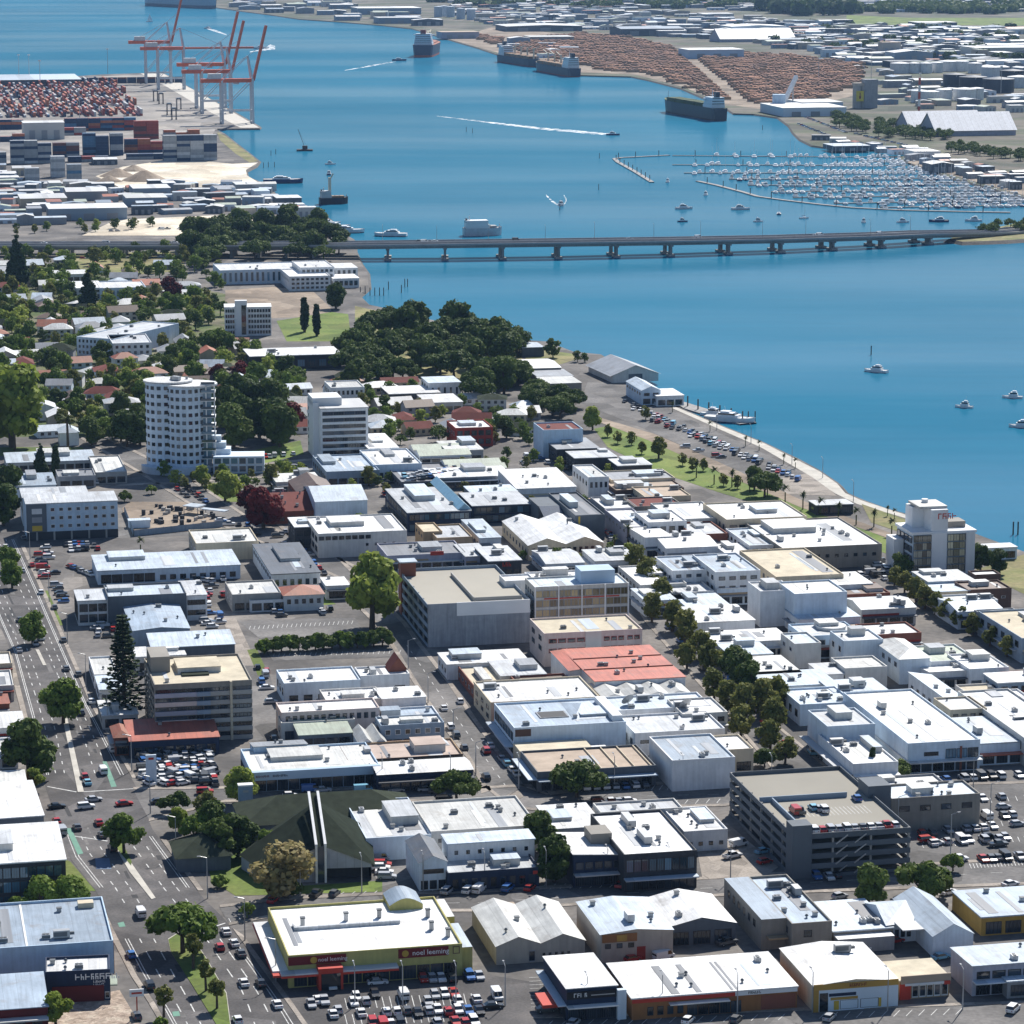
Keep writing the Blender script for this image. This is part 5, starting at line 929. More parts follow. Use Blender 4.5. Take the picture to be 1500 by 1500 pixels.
mb = MB(); mb.disc_prism(0,3,0,7.6,4.6,24); obj('wall',mb.mesh('wall',wallm('offwhite')),rt); mb = MB(); mb.disc_prism(0,3,7.6,8.0,4.75,24); obj('roof',mb.mesh('roof',roofm('white')),rt)

# waterfront tower with red sign
fl,a,w,d = fit(1337,780,1429,766,15.5); r = empty('office_tower',(fl.x,fl.y,0),a); tag(r,'white waterfront tower with pale pillars and red sign on its top block','office')
obj('core',box_mesh('core',wallm('paleblue_shade')),r,(.3,.6,0),0,(w-.6,d-.6,14.6)); obj('roof_plate',box_mesh('roof_plate',wallm('white')),r,(-.4,-.2,14.6),0,(w+.8,d+.6,.9))
for x0,x1 in ((.30,.54),(.85,.99)): obj('pillar',box_mesh('pillar',wallm('white')),r,(w*x0,-.5,0),0,(w*(x1-x0),2.2,15.0))
windows(r,'f',w,d-.3,4,.8,14.4,5,'c',.97,.9,.02,.30); windows(r,'f',w,d,3,.8,14.4,5,'c',.97,.9,.56,.84); windows(r,'l',w,d,4,.8,14.2,4,'d',.8,.7)
obj('top_block',box_mesh('top_block',wallm('white')),r,(w*.30,.2,15.5),0,(w*.26,d*.55,7.6)); obj('top_block',box_mesh('top_block',wallm('white')),r,(w*.12,d*.5,15.5),0,(w*.2,d*.42,7.2)); obj('top_cap',box_mesh('top_cap',roofm('offwhite')),r,(w*.14,d*.15,23.2),0,(w*.44,d*.7,.8)); mb = MB(); mb.disc_prism(w*.34,d*.6,24,25.2,1.2,10); obj('vent_drum',mb.mesh('vent_drum',WHITE),r)
q = marks(r,'f',w,d,w*.40,19.8,2.0,4,SIGNR2,-.1)
obj('roof_shed',box_mesh('roof_shed',wallm('taupe')),r,(w*.62,d*.3,15.5),0,(w*.3,d*.4,2.2)); obj('side_wing',box_mesh('side_wing',wallm('white')),r,(-w*.16,d*.5,0),0,(w*.15,d*.5,11.5))

# white slab office tower
fl,a,w,d = fit(470,600,539,587,21.5); r = empty('office_tower',(fl.x,fl.y,0),a); tag(r,'seven storey white office tower with dark window strips and blank side','office')
mb = MB(); mb.box(0,0,0,w,d,21.5); obj('wall',mb.mesh('wall',wallm('white')),r); obj('roof',box_mesh('roof',roofm('white')),r,(-.3,-.3,21.5),0,(w+.6,d+.6,.5)); obj('plant_room',box_mesh('plant_room',wallm('white')),r,(-w*.12,d*.3,21.9),0,(w*.62,d*.6,3.4))
obj('side_core',box_mesh('side_core',wallm('white')),r,(-w*.12,d*.25,0),0,(w*.119,d*.7,23.5)); windows(r,'f',w,d,4,1.5,21,7,'s',.99,.58,.03,.95)
for k in range(7): band(r,'ledge','f',w,d,1.2+2.79*k,1.55+2.79*k,WHITE,.3,.02,.97)
for k in range(6): obj('window',win_mesh('d'),r,(-w*.121-.004,d*.85,3+3.1*k),-math.pi/2,(1.0,1,1.4))

# round apartment tower
p_ = P(268,694); r = empty('apartment_tower',(p_.x,p_.y+9,0),GRID*.3); tag(r,'ten storey white rounded apartment tower with rows of square windows','apartment tower')
PB = wallm('paleblue_shade'); FL_N = 11; FH = 3.45; HT = FL_N*FH
def drum(cx,cy_,rx,ry,t0,t1,n,h,nm,part):
    pts = [(cx+rx*math.cos(R(t0+(t1-t0)*i/n)),cy_+ry*math.sin(R(t0+(t1-t0)*i/n))) for i in range(n+1)]
    mb = MB()
    for a_,b_ in zip(pts,pts[1:]): mb.quad((*a_,0),(*b_,0),(*b_,h),(*a_,h))
    mb.poly([(x,y,h) for x,y in pts]); mb.quad((*pts[-1],0),(*pts[0],0),(*pts[0],h),(*pts[-1],h)); obj(nm,mb.mesh(nm,part),r); return pts
a1 = drum(-8.5,2,7.5,8,90,360,12,HT-1,'wing_wall',PB); a2 = drum(1.0,-1,8.6,9.0,150,400,14,HT-2.0,'wing_wall',PB)
for nm,(cx,cy_,rx,ry,z) in {'roof': (-6.5,2.5,10.3,8.6,HT-1),'roof ': (3.0,-1,11.0,9.4,HT-2)}.items():
    mb = MB(); n = 28; pts = [(cx+rx*math.cos(2*math.pi*i/n),cy_+ry*math.sin(2*math.pi*i/n)) for i in range(n)]; mb.prism(pts,z,z+.7,bottom=True); obj('roof',mb.mesh('roof',roofm('white')),r)
for i in range(7): obj('roof_unit',vent_mesh(rng.choice([0,2,3])),r,(rng.uniform(-5,3),rng.uniform(-1,4),HT-.4),rng.uniform(0,3))
for pts,h_,rows in ((a1,HT-1,11),(a2,HT-2,11)):
    for i,(pa,pb_) in enumerate(zip(pts,pts[1:])):
        dx,dy = pb_[0]-pa[0],pb_[1]-pa[1]; L = math.hypot(dx,dy); ang = math.atan2(dy,dx)
        if dy/L*0+(-dx/L) > .55 or i % 1: continue
        if (dx/L) < -.25: continue
        for k in range(1,rows): obj('window',win_mesh('d'),r,(pa[0]+dx*.22+math.sin(ang)*.01,pa[1]+dy*.22-math.cos(ang)*.01,k*FH*(h_/(FL_N*FH))+.9),ang,(L*.56,1,1.5))
mb = MB(); mb.box(4.0,-6,0,11.5,6,HT-2.2); obj('glazed_corner',mb.mesh('glazed_corner',GLB),r)
for k in range(1,12): obj('balcony',box_mesh('balcony',WHITE),r,(7.2,-7.3,k*FH-1.2),0,(6.0,9,.25)); obj('balustrade',box_mesh('balustrade',GLB),r,(7.4,-7.25,k*FH-.95),0,(5.7,.08,.95))
for x_ in (9.2,12.6): obj('column',box_mesh('column',WHITE),r,(x_,-7.0,0),0,(.5,.5,HT-2))
obj('podium',box_mesh('podium',PB),r,(12,-10,0),0,(21,12,7.2)); windows_root = r
for k in range(2):
    for i in range(6): obj('podium_window',win_mesh('b'),r,(12.4+3.4*i,-10.004,.6+3.3*k),0,(3.0,1,2.8))
for k in range(3): obj('terrace',box_mesh('terrace',wallm('paleblue_shade')),r,(11.6,-5+2*k,7.2+2.4*k),0,(7.5-2*k,7-1.5*k,2.3))
mb = MB(); n = 20; mb.prism([(-3+15*math.cos(math.pi+math.pi*i/n),-2+11.5*math.sin(math.pi+math.pi*i/n)) for i in range(n+1)],0,3.0,bottom=True); obj('base',mb.mesh('base',PB),r)

# ------------------------------------------------------------------ west side
T = [
 ('four storey grey office with three rows of windows on dark stilts',38,738,172,724,14.0,'white','lightblue','slab',dict(cat='office',name='office_building',win=both(wf(8,3.6,13,3,'w',.5,.45,.24,.99)),winl=None,units=0)),
 ('white roof terrace behind the grey four storey office',33,729,130,715,11.0,'white','paleblue_shade','slab',dict(cat='office',name='office_wing',win=None,units=0)),
 ('blue roofed low wing behind the grey four storey office',22,712,82,694,7.0,'bluegrey','paleblue_shade','slab',dict(cat='office',name='office_wing',win=None,units=3)),
 ('pale strip roof by the lawn near the palm',10,678,140,663,4.4,'lightblue','offwhite','slab',dict(cat='school block',name='school_block',units=0)),
 ('white stepped roof block by the street corner',140,692,186,668,5.0,'offwhite','concrete','flat',dict(cat='school block',name='school_block',units=2)),
 ('long grey parapet block behind the cypress',85,698,140,688,5.0,'mid','grey','flat',dict(cat='school block',name='school_block',units=1)),
 ('long car dealership with white roof and glazed front',143,836,352,813,5.0,'lightblue','paleblue_shade','slab',dict(cat='showroom',name='car_dealership',win=both(wf(5,.2,3.6,1,'s',.95,.9,.02,.4),wf(8,.2,3.2,1,'d',.6,.6,.42,.98)),winl=None,units=2)),
 ('white flat roofed block with beige end by the black roof',287,796,379,776,6.6,'offwhite','cream','flat',dict(cat='office',name='office_block',units=4,win=None)),
 ('large black solar roofed building with white walls',398,841,469,797,6.4,'slate','white','slab',dict(cat='office',name='office_building',win=wf(6,1,5.6,1,'d',.5,.45),winl=wf(9,3,5.4,1,'d',.5,.5,face='l'),units=3)),
 ('white framed glass box at the end of the dark curved wall',114,880,158,864,8.4,'white','white','slab',dict(cat='showroom',name='showroom',win=wf(3,.6,7.6,2,'s',.9,.75),winl=wf(4,.5,7.4,1,'s',.95,.9,face='l'),units=1)),
 ('dark blue-grey curved wall building beside the white framed glass box',158,874,273,857,9.6,'lightblue','slate','flat',dict(cat='showroom',name='showroom',win=None,winl=None,units=2)),
 ('white two storey end block with dark ribbon windows',272,872,303,851,8.6,'white','white','slab',dict(cat='office',name='office_block',win=wf(1,1,7.8,2,'s',.9,.5),units=2)),
 ('pale blue-grey low pitched workshop below the dark curved wall',195,924,278,884,6.0,'bluegrey','bluegrey','gable_v',dict(cat='workshop',name='workshop',rise=.8,win=None,units=5)),
 ('white roofed office next to the red tiled villa',340,871,412,852,6.0,'white','concrete','flat',dict(cat='office',name='office_block',units=2)),
 ('white villa with hipped red tile roof',416,872,474,860,5.6,'terracotta','white','hip',dict(cat='house',name='villa',rise=2.0,win=wf(5,2.0,4.6,1,'d',.5,.6),winl=wf(2,1,4.4,1,'d',.4,.6,face='l'))),
 ('white walled terrace wing with tile trim beside the villa',366,880,420,873,4.0,'tan','white','flat',dict(cat='house',name='terrace',units=0)),
 ('pale sheet roofed workshop in front of the pitched workshop',222,949,344,933,6.0,'lightblue','slate','mono_b',dict(cat='workshop',name='workshop',units=2,win=None)),
 ('low white roofed wing behind the brown office',200,962,272,948,5.0,'white','offwhite','slab',dict(cat='building',units=1)),
 ('white cottage by the tall pine and car yard',138,988,172,962,4.4,'white','white','flat',dict(cat='house',name='cottage',units=1)),
 ('white fronted workshop half hidden behind the tall pine',146,1010,190,990,4.6,'lightblue','white','slab',dict(cat='workshop',name='workshop',units=1)),
 ('low white workshop at the foot of the tall pine',150,1048,202,1026,4.2,'white','offwhite','slab',dict(cat='workshop',name='workshop',units=1)),
 ('six storey brown banded office with cream roof',226,1003,369,964,17.0,'cream','taupe','flat',dict(cat='office',name='office_building',win=wf(6,.4,16,6,'s',.97,.52,.01,.99),winl=wf(5,.4,16,6,'d',.6,.5,face='l'),units=2)),
 ('red tile roofed shop behind the crowded car yard',190,1086,321,1063,5.0,'red','navy','mono_b',dict(cat='shop',name='shop',rise=1.6,win=wf(8,.2,3.4,1,'s',.8,.8),winl=None,units=2)),
 ('red tiled corner shop with brown pillars at the end of the red roof',168,1080,190,1064,5.4,'terracotta','brick','hip',dict(cat='shop',name='shop',rise=1.4,winl=None)),
 ('white flat shop roof behind the maroon leaf tree',405,706,470,694,5.0,'white','offwhite','slab',dict(cat='shop',name='shop',units=2)),
 ('brown tiled church hall with white gable end',385,750,470,725,5.0,'maroon','brick','gable_u',dict(cat='hall',name='hall',rise=4.0,win=wf(5,.6,3.6,1,'d',.6,.6))),
 ('tall white gabled hall with brown roof slope',462,735,538,712,9.0,'lightblue','paleblue_shade','gable_u',dict(cat='hall',name='hall',rise=3.0,win=None,winl=None,units=0)),
 ('dark brown tile roofed hall above the white gable',436,722,492,704,8.0,'brown','brick','gable_v',dict(cat='hall',name='hall',rise=3.2,win=None,units=0)),
 ('white roofed dark fronted office beside the diagonal street head',432,772,478,758,8.0,'white','dark','slab',dict(cat='office',name='office_block',win=wf(4,.5,7.2,2,'s',.9,.7),units=2)),
 ('white corner shop roof near the tree at the diagonal street',478,858,512,846,5.0,'white','white','slab',dict(cat='shop',name='shop',units=1)),
 # upper left, towards the bridge
 ('long white apartment block with blue window bays near the grove',322,396,440,386,9.0,'white','paleblue_shade','flat',dict(cat='apartments',name='apartment_block',win=wf(14,.6,8.4,1,'b',.5,.85),winl=None,units=3)),
 ('white stepped apartment block at the water edge',424,405,484,394,9.0,'white','white','flat',dict(cat='apartments',name='apartment_block',win=wf(8,.6,8.4,3,'d',.6,.5),units=3)),
 ('white terraced upper floors of the stepped apartment block',440,392,490,382,12.0,'white','white','flat',dict(cat='apartments',name='apartment_block',win=wf(7,5,11.4,2,'d',.6,.5),units=3)),
 ('white apartment block standing over the water by the bridge',484,393,524,386,9.0,'white','white','slab',dict(cat='apartments',name='apartment_block',win=wf(5,.6,8.4,2,'d',.5,.6),units=0)),
 ('low white apartment terrace below the water edge block',488,408,526,402,6.0,'white','white','slab',dict(cat='apartments',name='apartment_block',win=wf(5,.6,5.4,1,'d',.7,.6),units=0)),
 ('white low villa row with blue glazing near the red leaf tree',146,422,214,412,7.0,'white','paleblue_shade','flat',dict(cat='apartments',name='apartment_block',win=wf(9,.6,6.4,1,'b',.6,.7),units=0)),
 ('long white roof beside the villa row',112,422,150,412,7.0,'white','white','slab',dict(cat='apartments',name='apartment_block',units=0)),
 ('orange tile roofed hall beneath the red leaf tree',196,418,236,412,5.0,'terracotta','cream','gable_u',dict(cat='hall',name='hall',rise=2.5)),
 ('white roofed house near the conifers',78,402,128,396,5.0,'white','white','slab',dict(cat='house',name='house')),
 ('white three storey motel wing with flat grey roof',112,493,166,470,10.0,'silver','paleblue_shade','flat',dict(cat='motel',name='motel',rot=-24,win=wf(9,.6,9.4,3,'d',.45,.5),winl=wf(3,.6,9.4,3,'d',.4,.5,face='l'),units=4)),
 ('white motel corner block with square windows',165,503,222,490,10.0,'silver','white','flat',dict(cat='motel',name='motel',win=wf(6,.6,9.4,3,'d',.45,.5),units=3)),
 ('dark modern hall with long thin white roof',366,522,500,511,7.5,'white','dark','slab',dict(cat='hall',name='hall',win=wf(8,.6,6,1,'n',.7,.7),winl=None,units=4)),
 ('white three storey apartments below the grove',485,568,534,558,9.0,'offwhite','white','flat',dict(cat='apartments',name='apartment_block',win=wf(7,.6,8.4,2,'d',.5,.5),units=2)),
 ('white roofed long house below the grove',570,577,645,566,5.0,'white','dark','slab',dict(cat='house',name='house',units=0)),
 ('white cubic villa beside the grove',628,561,675,552,8.0,'lightblue','white','slab',dict(cat='house',name='villa',win=wf(5,.6,7.4,1,'w',.4,.6),units=0)),
 ('pale sheet roof shed in the block below the villa',625,590,678,578,5.0,'white','offwhite','slab',dict(cat='shed',name='shed',units=0)),
 ('long white shed roof on the waterfront reserve',765,540,822,527,6.0,'white','taupe','gable_u',dict(cat='shed',name='shed',rise=1.0,win=None,units=0)),
 ('grey shed with mono roof below the long white shed',788,552,840,542,5.0,'grey','taupe','slab',dict(cat='shed',name='shed',win=None,units=0)),
 ('white canopy roof beside the waterfront road',800,562,852,552,5.0,'offwhite','taupe','slab',dict(cat='shed',name='shed',win=None,units=0)),
 ('dark blue low shed on the shore beyond the grove',765,509,797,502,5.0,'lightblue','slate','slab',dict(cat='shed',name='shed',win=None,units=0)),
 ('pale blue fish market shed at the wharf',940,572,968,558,7.0,'lightblue','paleblue_shade','gable_v',dict(cat='shed',name='wharf_shed',rise=2.0,units=0)),
 ('white roofed wharf shed with verandah',962,580,1002,570,5.0,'white','white','slab',dict(cat='shed',name='wharf_shed',units=0)),
 ('small dark cafe pavilion in the waterfront plaza',1196,740,1250,733,4.0,'silver','dark','slab',dict(cat='cafe',name='cafe',units=0)),
]
for t in T:
    r = B(*t[:9],**t[9])
    if 'six storey brown' in t[0]:
        w,d,h,zr = G(r); obj('plant_room',box_mesh('plant_room',wallm('taupe')),r,(w*.02,d*.5,h-.5),0,(w*.2,d*.4,4.5)); obj('roof_garden',box_mesh('roof_garden',roofm('green')),r,(w*.32,d*.3,h-.5),0,(w*.28,d*.5,.4))
        for k in range(6): band(r,'spandrel','f',w,d,.1+2.6*k,1.3+2.6*k,wallm('lilac' if k % 2 else 'pink'),.5,0,.43); band(r,'spandrel','f',w,d,.1+2.6*k,1.3+2.6*k,wallm('bluegrey'),.7,.43,.57); band(r,'spandrel','f',w,d,.1+2.6*k,1.3+2.6*k,wallm('concrete'),.5,.57,1.0)
        band(r,'pier','f',w,d,0,h,wallm('cream'),.75,.77,.795)
    if 'on dark stilts' in t[0]:
        w,d,h,zr = G(r); band(r,'dark_base','f',w,d,0,3.2,wallm('dark'),.06,0,1); band(r,'dark_end','f',w,d,3.2,h-.4,wallm('slate'),.3,0,.22)
        for k,mm in enumerate((wallm('yellow'),wallm('grey'),wallm('white'))): band(r,'sign_panel','f',w,d,3.6+3.2*k,5.6+3.2*k,mm,.36,.06,.17)
        for i in range(5): band(r,'column','f',w,d,0,3.2,CONC,.2,.1+.19*i,.12+.19*i)
# hotel slab with tall stair tower
fl,a,w,d = fit(329,451,397,446,15.5,6); r = empty('hotel',(fl.x,fl.y,0),a); tag(r,'white slab hotel with tall central stair tower and balcony grid','hotel')
mb = MB(); mb.box(0,0,0,w,d,15.5); obj('wall',mb.mesh('wall',wallm('white')),r); obj('roof',box_mesh('roof',roofm('white')),r,(-.3,-.3,15.5),0,(w+.6,d+.6,.4)); obj('stair_tower',box_mesh('stair_tower',wallm('white')),r,(w*.22,-1.6,0),0,(w*.26,4,19.5)); band(r,'stair_glass','f',w,d,1,17,GL,1.75,.36,.46)
windows(r,'f',w,d,4,.6,15.2,5,'d',.75,.6,.01,.21); windows(r,'f',w,d,8,.6,15.2,5,'d',.75,.6,.5,.99)
# wall round the excavation and its green-blue shelter
mb = MB(); q0,q1,q2 = P(196,786),P(326,772),P(182,750)
for a_,b_ in ((q0,q1),(q0,q2)):
    dd = (b_-a_); n = int(dd.length/3)
    for i in range(n): mb.bar(a_+dd*(i/n)+Vector((0,0,0)),a_+dd*(i/n)+Vector((0,0,2.6)),.12)
    mb.quad(a_,b_,b_+Vector((0,0,2.4)),a_+Vector((0,0,2.4)))
tag(obj('hoarding',mb.mesh('hoarding',wallm('bluegrey'))),'blue-grey hoarding round the bare excavation lot','hoarding')
for i in range(34):
    g = P(rng.uniform(200,312),rng.uniform(742,772)); o = obj('pile_stub',box_mesh('pile_stub',wallm('dark' if i % 3 else 'concrete')),None,(g.x,g.y,0),rng.uniform(0,3),(rng.uniform(.6,1.6),rng.uniform(.6,2.2),rng.uniform(1.0,2.2))); tag(o,'dark foundation stub standing in the bare excavation lot','foundation','foundation stubs of the excavation')
g = P(285,752); r = empty('site_shelter',(g.x,g.y,0),-.5); tag(r,'pale blue canopy shelter on the excavation lot','shelter'); mb = MB(); mb.box(-3.5,-3,3.0,3.5,3,3.3); obj('roof',mb.mesh('roof',roofm('lightblue')),r); mb = MB(); mb.box(3.6,-1.5,2.2,15,1.5,2.5); obj('walkway_roof',mb.mesh('walkway_roof',roofm('lightblue')),r)
for x_,y_ in ((-3.2,-2.7),(3.2,-2.7),(-3.2,2.7),(3.2,2.7)): obj('post',box_mesh('post',FRG),r,(x_,y_,0),0,(.2,.2,3.0))
g = P(204,772); r = empty('site_cabin',(g.x,g.y,0),GRID); tag(r,'pale blue flat site cabin behind the hoarding','cabin'); mb = MB(); mb.box(-4,-2,0,4,2,2.8); obj('wall',mb.mesh('wall',wallm('paleblue_shade')),r); mb = MB(); mb.box(-4.2,-2.2,2.8,4.2,2.2,3.0); obj('roof',mb.mesh('roof',roofm('lightblue')),r)
# ================================================================== trees
def leaf_material(name,c1,c2,trans=.25):
    m,n,l,b = principled(name)
    oi = n.new('ShaderNodeObjectInfo'); tc = n.new('ShaderNodeTexCoord')
    nz = n.new('ShaderNodeTexNoise'); nz.inputs['Scale'].default_value = .45; nz.inputs['Detail'].default_value = 3; l.new(tc.outputs['Object'],nz.inputs['Vector'])
    ad = n.new('ShaderNodeMath'); ad.operation = 'MULTIPLY_ADD'; l.new(oi.outputs['Random'],ad.inputs[0]); ad.inputs[1].default_value = .5; l.new(nz.outputs[0],ad.inputs[2])
    mr = n.new('ShaderNodeMapRange'); mr.inputs[1].default_value = .35; mr.inputs[2].default_value = 1.05; l.new(ad.outputs[0],mr.inputs[0])
    mx = n.new('ShaderNodeMix'); mx.data_type = 'RGBA'; l.new(mr.outputs[0],mx.inputs[0]); mx.inputs[6].default_value = (*c1,1); mx.inputs[7].default_value = (*c2,1)
    l.new(mx.outputs[2],b.inputs['Base Color']); b.inputs['Roughness'].default_value = .7; b.inputs['Specular IOR Level'].default_value = .12
    tr = n.new('ShaderNodeBsdfTranslucent'); l.new(mx.outputs[2],tr.inputs[0]); ms = n.new('ShaderNodeMixShader'); ms.inputs[0].default_value = trans
    l.new(b.outputs[0],ms.inputs[1]); l.new(tr.outputs[0],ms.inputs[2]); l.new(ms.outputs[0],n['Material Output'].inputs[0])
    return m
LEAF = {'dark': leaf_material('leaf_dark',(.038,.068,.016),(.115,.160,.036)),'mid': leaf_material('leaf_mid',(.085,.140,.022),(.18,.25,.045)),'lime': leaf_material('leaf_lime',(.19,.25,.035),(.32,.37,.08),.35),
        'red': leaf_material('leaf_red',(.060,.008,.012),(.16,.022,.022)),'autumn': leaf_material('leaf_autumn',(.26,.23,.08),(.44,.34,.19),.35),'pine': leaf_material('leaf_pine',(.020,.042,.016),(.045,.075,.026)),'palm': leaf_material('leaf_palm',(.05,.075,.02),(.10,.12,.04)),
        'olive': leaf_material('leaf_olive',(.11,.13,.03),(.22,.22,.06),.3)}
BARK = mat('bark',(.10,.075,.055),.9,var=.25,scale=1.5)
def crown_mesh(kind,seed,W=4.7,Hc=8.2,z0=1.0,lobes=22,leaves=3800,ls=.38,shape='round'):
    rr = random.Random(seed); mb = MB(); L = []
    for i in range(lobes):
        if shape == 'round':
            t = rr.uniform(0,2*math.pi); q = math.sqrt(rr.random())*.72; zz = rr.random(); k = (1-abs(zz-.42)*1.15)
            L.append((W*q*math.cos(t)*k*1.12,W*q*math.sin(t)*k*1.12,z0+Hc*(.14+.74*zz),W*rr.uniform(.20,.46)))
        elif shape == 'dome':
            t = rr.uniform(0,2*math.pi); q = math.sqrt(rr.random())*.85; L.append((W*q*math.cos(t),W*q*math.sin(t),z0+Hc*(.22+.55*(1-q*q)*rr.uniform(.7,1)),W*rr.uniform(.26,.40)))
        else:
            zz = (i+.5)/lobes; k = W*(1-zz)**.8 if shape == 'cone' else W*(.5+.5*math.sin(math.pi*min(1,zz*1.02)**.8)); L.append((rr.uniform(-.15,.15)*W,rr.uniform(-.15,.15)*W,z0+Hc*zz,max(.35,k*.75)))
    tot = sum(l_[3]**2 for l_ in L)
    for (cx,cy_,cz,rad) in L:
        for _ in range(int(leaves*rad*rad/tot)):
            v = Vector((rr.gauss(0,1),rr.gauss(0,1),rr.gauss(0,.85)))
            if v.length < .01: continue
            v.normalize(); q = rad*(rr.uniform(.62,1.06)); c = Vector((cx,cy_,cz))+Vector((v.x*q,v.y*q,v.z*q*.82))
            nn = (v+Vector((rr.gauss(0,.55),rr.gauss(0,.55),rr.gauss(.25,.5)))).normalized(); a = nn.orthogonal().normalized(); b = nn.cross(a); t = rr.uniform(0,6.28)
            a,b = a*math.cos(t)+b*math.sin(t),b*math.cos(t)-a*math.sin(t); s = ls*rr.uniform(.55,1.25)
            mb.quad(c-a*s-b*s*.7,c+a*s-b*s*.7,c+a*s*.8+b*s*.7,c-a*s*.8+b*s*.7)
    return mb.mesh('crown',LEAF[kind]),L
def trunk_mesh(seed,L,z0=2.6,H=10,r=.32):
    rr = random.Random(seed); mb = MB(); top = Vector((rr.uniform(-.2,.2),rr.uniform(-.2,.2),z0+.8)); mb.bar((0,0,0),top,r,0,r*.7,7)
    for c in L[:7]: mb.bar(top,(c[0]*.8,c[1]*.8,c[2]),r*.42,0,r*.12,5)
    return mb.mesh('trunk',BARK)
TREE = {}
def add_kind(key,kind,n=3,**kw):
    TREE[key] = []
    for i in range(n):
        cm,L = crown_mesh(kind,hash(key) % 97*0+len(TREE)*31+i,**kw); TREE[key].append((cm,trunk_mesh(i+5,L,kw.get('z0',2.6),r=kw.get('tr',.32) if False else .32)))
add_kind('dark','dark',4); add_kind('mid','mid',4); add_kind('lime','lime',3); add_kind('red','red',2); add_kind('autumn','autumn',2,leaves=1900); add_kind('olive','olive',3,leaves=1700,W=3.8)
add_kind('dome','dark',3,shape='dome',W=5.4,Hc=6.8,z0=1.3,lobes=22,leaves=3800); add_kind('domemid','mid',2,shape='dome',W=5.0,Hc=6.6,z0=1.8,lobes=22,leaves=3600)
add_kind('cypress','pine',2,shape='col',W=1.5,Hc=8.8,z0=.7,lobes=12,leaves=1900,ls=.34); add_kind('conifer','pine',2,shape='cone',W=3.0,Hc=8.8,z0=1.0,lobes=10,leaves=2400); add_kind('bush','dark',2,shape='dome',W=4.6,Hc=8.0,z0=.4,lobes=16,leaves=2400,ls=.6); add_kind('bushmid','mid',2,shape='dome',W=4.6,Hc=8.0,z0=.4,lobes=16,leaves=2400,ls=.6); add_kind('spindly','olive',2,leaves=700,W=2.6,Hc=5.6,z0=3.6)
def norfolk():
    rr = random.Random(3); mb = MB(); tb = MB(); tb.bar((0,0,0),(0,0,9.9),.17,0,.03,8)
    for i in range(24):
        z = .9+i*.375; rad = 2.15*(1-(z/10.2))**.75+.12
        for j in range(7):
            t = j*2*math.pi/7+i*.45+rr.uniform(-.1,.1); rj = rad*rr.uniform(.8,1.1); tip = Vector((math.cos(t)*rj,math.sin(t)*rj,z+.10)); tb.bar((0,0,z),tip*.9+Vector((0,0,z*.1)),.025,0,.01,3)
            for k in range(16):
                f = rr.uniform(.25,1.0); c = Vector((math.cos(t)*rj*f,math.sin(t)*rj*f,z+.10*f*f+rr.uniform(-.05,.08))); a = Vector((math.cos(t+rr.uniform(-1,1)),math.sin(t+rr.uniform(-1,1)),rr.uniform(-.3,.4)))*.16; b = Vector((-a.y,a.x,rr.uniform(-.1,.1)))*.8; mb.quad(c-a-b,c+a-b,c+a+b,c-a+b)
    return [(mb.mesh('crown',LEAF['pine']),tb.mesh('trunk',BARK))]
TREE['norfolk'] = norfolk()
def palm(seed):
    rr = random.Random(seed); mb = MB(); tb = MB(); tb.bar((0,0,0),(.1,0,7.2),.28,0,.2,8)
    for j in range(26):
        t = rr.uniform(0,6.28); e = rr.uniform(-.5,1.2); L_ = rr.uniform(2.2,3.0); pr = Vector((.1,0,7.2)); d = Vector((math.cos(t)*math.cos(e),math.sin(t)*math.cos(e),math.sin(e))); sd = Vector((-math.sin(t),math.cos(t),0))*.34
        for k in range(4):
            nx = pr+d*(L_/4); mb.quad(pr-sd*(1-k*.15),pr+sd*(1-k*.15),nx+sd*(.9-k*.25),nx-sd*(.9-k*.25)); pr = nx; d = (d+Vector((0,0,-.38))).normalized()
    return mb.mesh('crown',LEAF['palm']),tb.mesh('trunk',BARK)
TREE['palm'] = [palm(1),palm(2)]
TREE_N = [0]
FOREST = []
def tree(key,px,py,hpx,label,group=None,wide=1.0):
    FOREST.append((hpx,key,px,py,label,group,wide))
def emit_trees(limit=290):
    FOREST.sort(key=lambda t: -t[0]); rest = {}; rr = random.Random(77)
    for i,(hpx,key,px,py,label,group,wide) in enumerate(FOREST):
        if i < limit: plant(key,px,py,hpx,label,group,wide); continue
        cm,tm = TREE[key][i % len(TREE[key])]; g = P(px,py); s = hpx/(scale_at(py)*.97)/9.2; mb = rest.setdefault(cm.materials[0].name,MB()); n = len(cm.polygons); step = max(1,n//420); vs_ = cm.vertices; k = 1.55
        for f in range(rr.randrange(step),n,step):
            vi = cm.polygons[f].vertices; c = sum((vs_[j].co for j in vi),Vector())/4
            mb.quad(*[(g.x+(c.x+(vs_[j].co.x-c.x)*k)*s,g.y+(c.y+(vs_[j].co.y-c.y)*k)*s,(c.z+(vs_[j].co.z-c.z)*k)*s) for j in vi])
        mb.bar((g.x,g.y,0),(g.x,g.y,5*s),.3*s)
    allm = MB(); mats_ = []
    for nm,mb in rest.items():
        o = len(allm.v); allm.v += mb.v; allm.f += [tuple(j+o for j in f) for f in mb.f]; allm.m += [len(mats_)]*len(mb.f); mats_.append(bpy.data.materials[nm])
    if mats_: tag(obj('small_distant_trees',allm.mesh('small_distant_trees',mats_)),'many small trees scattered through the gardens, lawns and far shores','trees',kind='stuff')
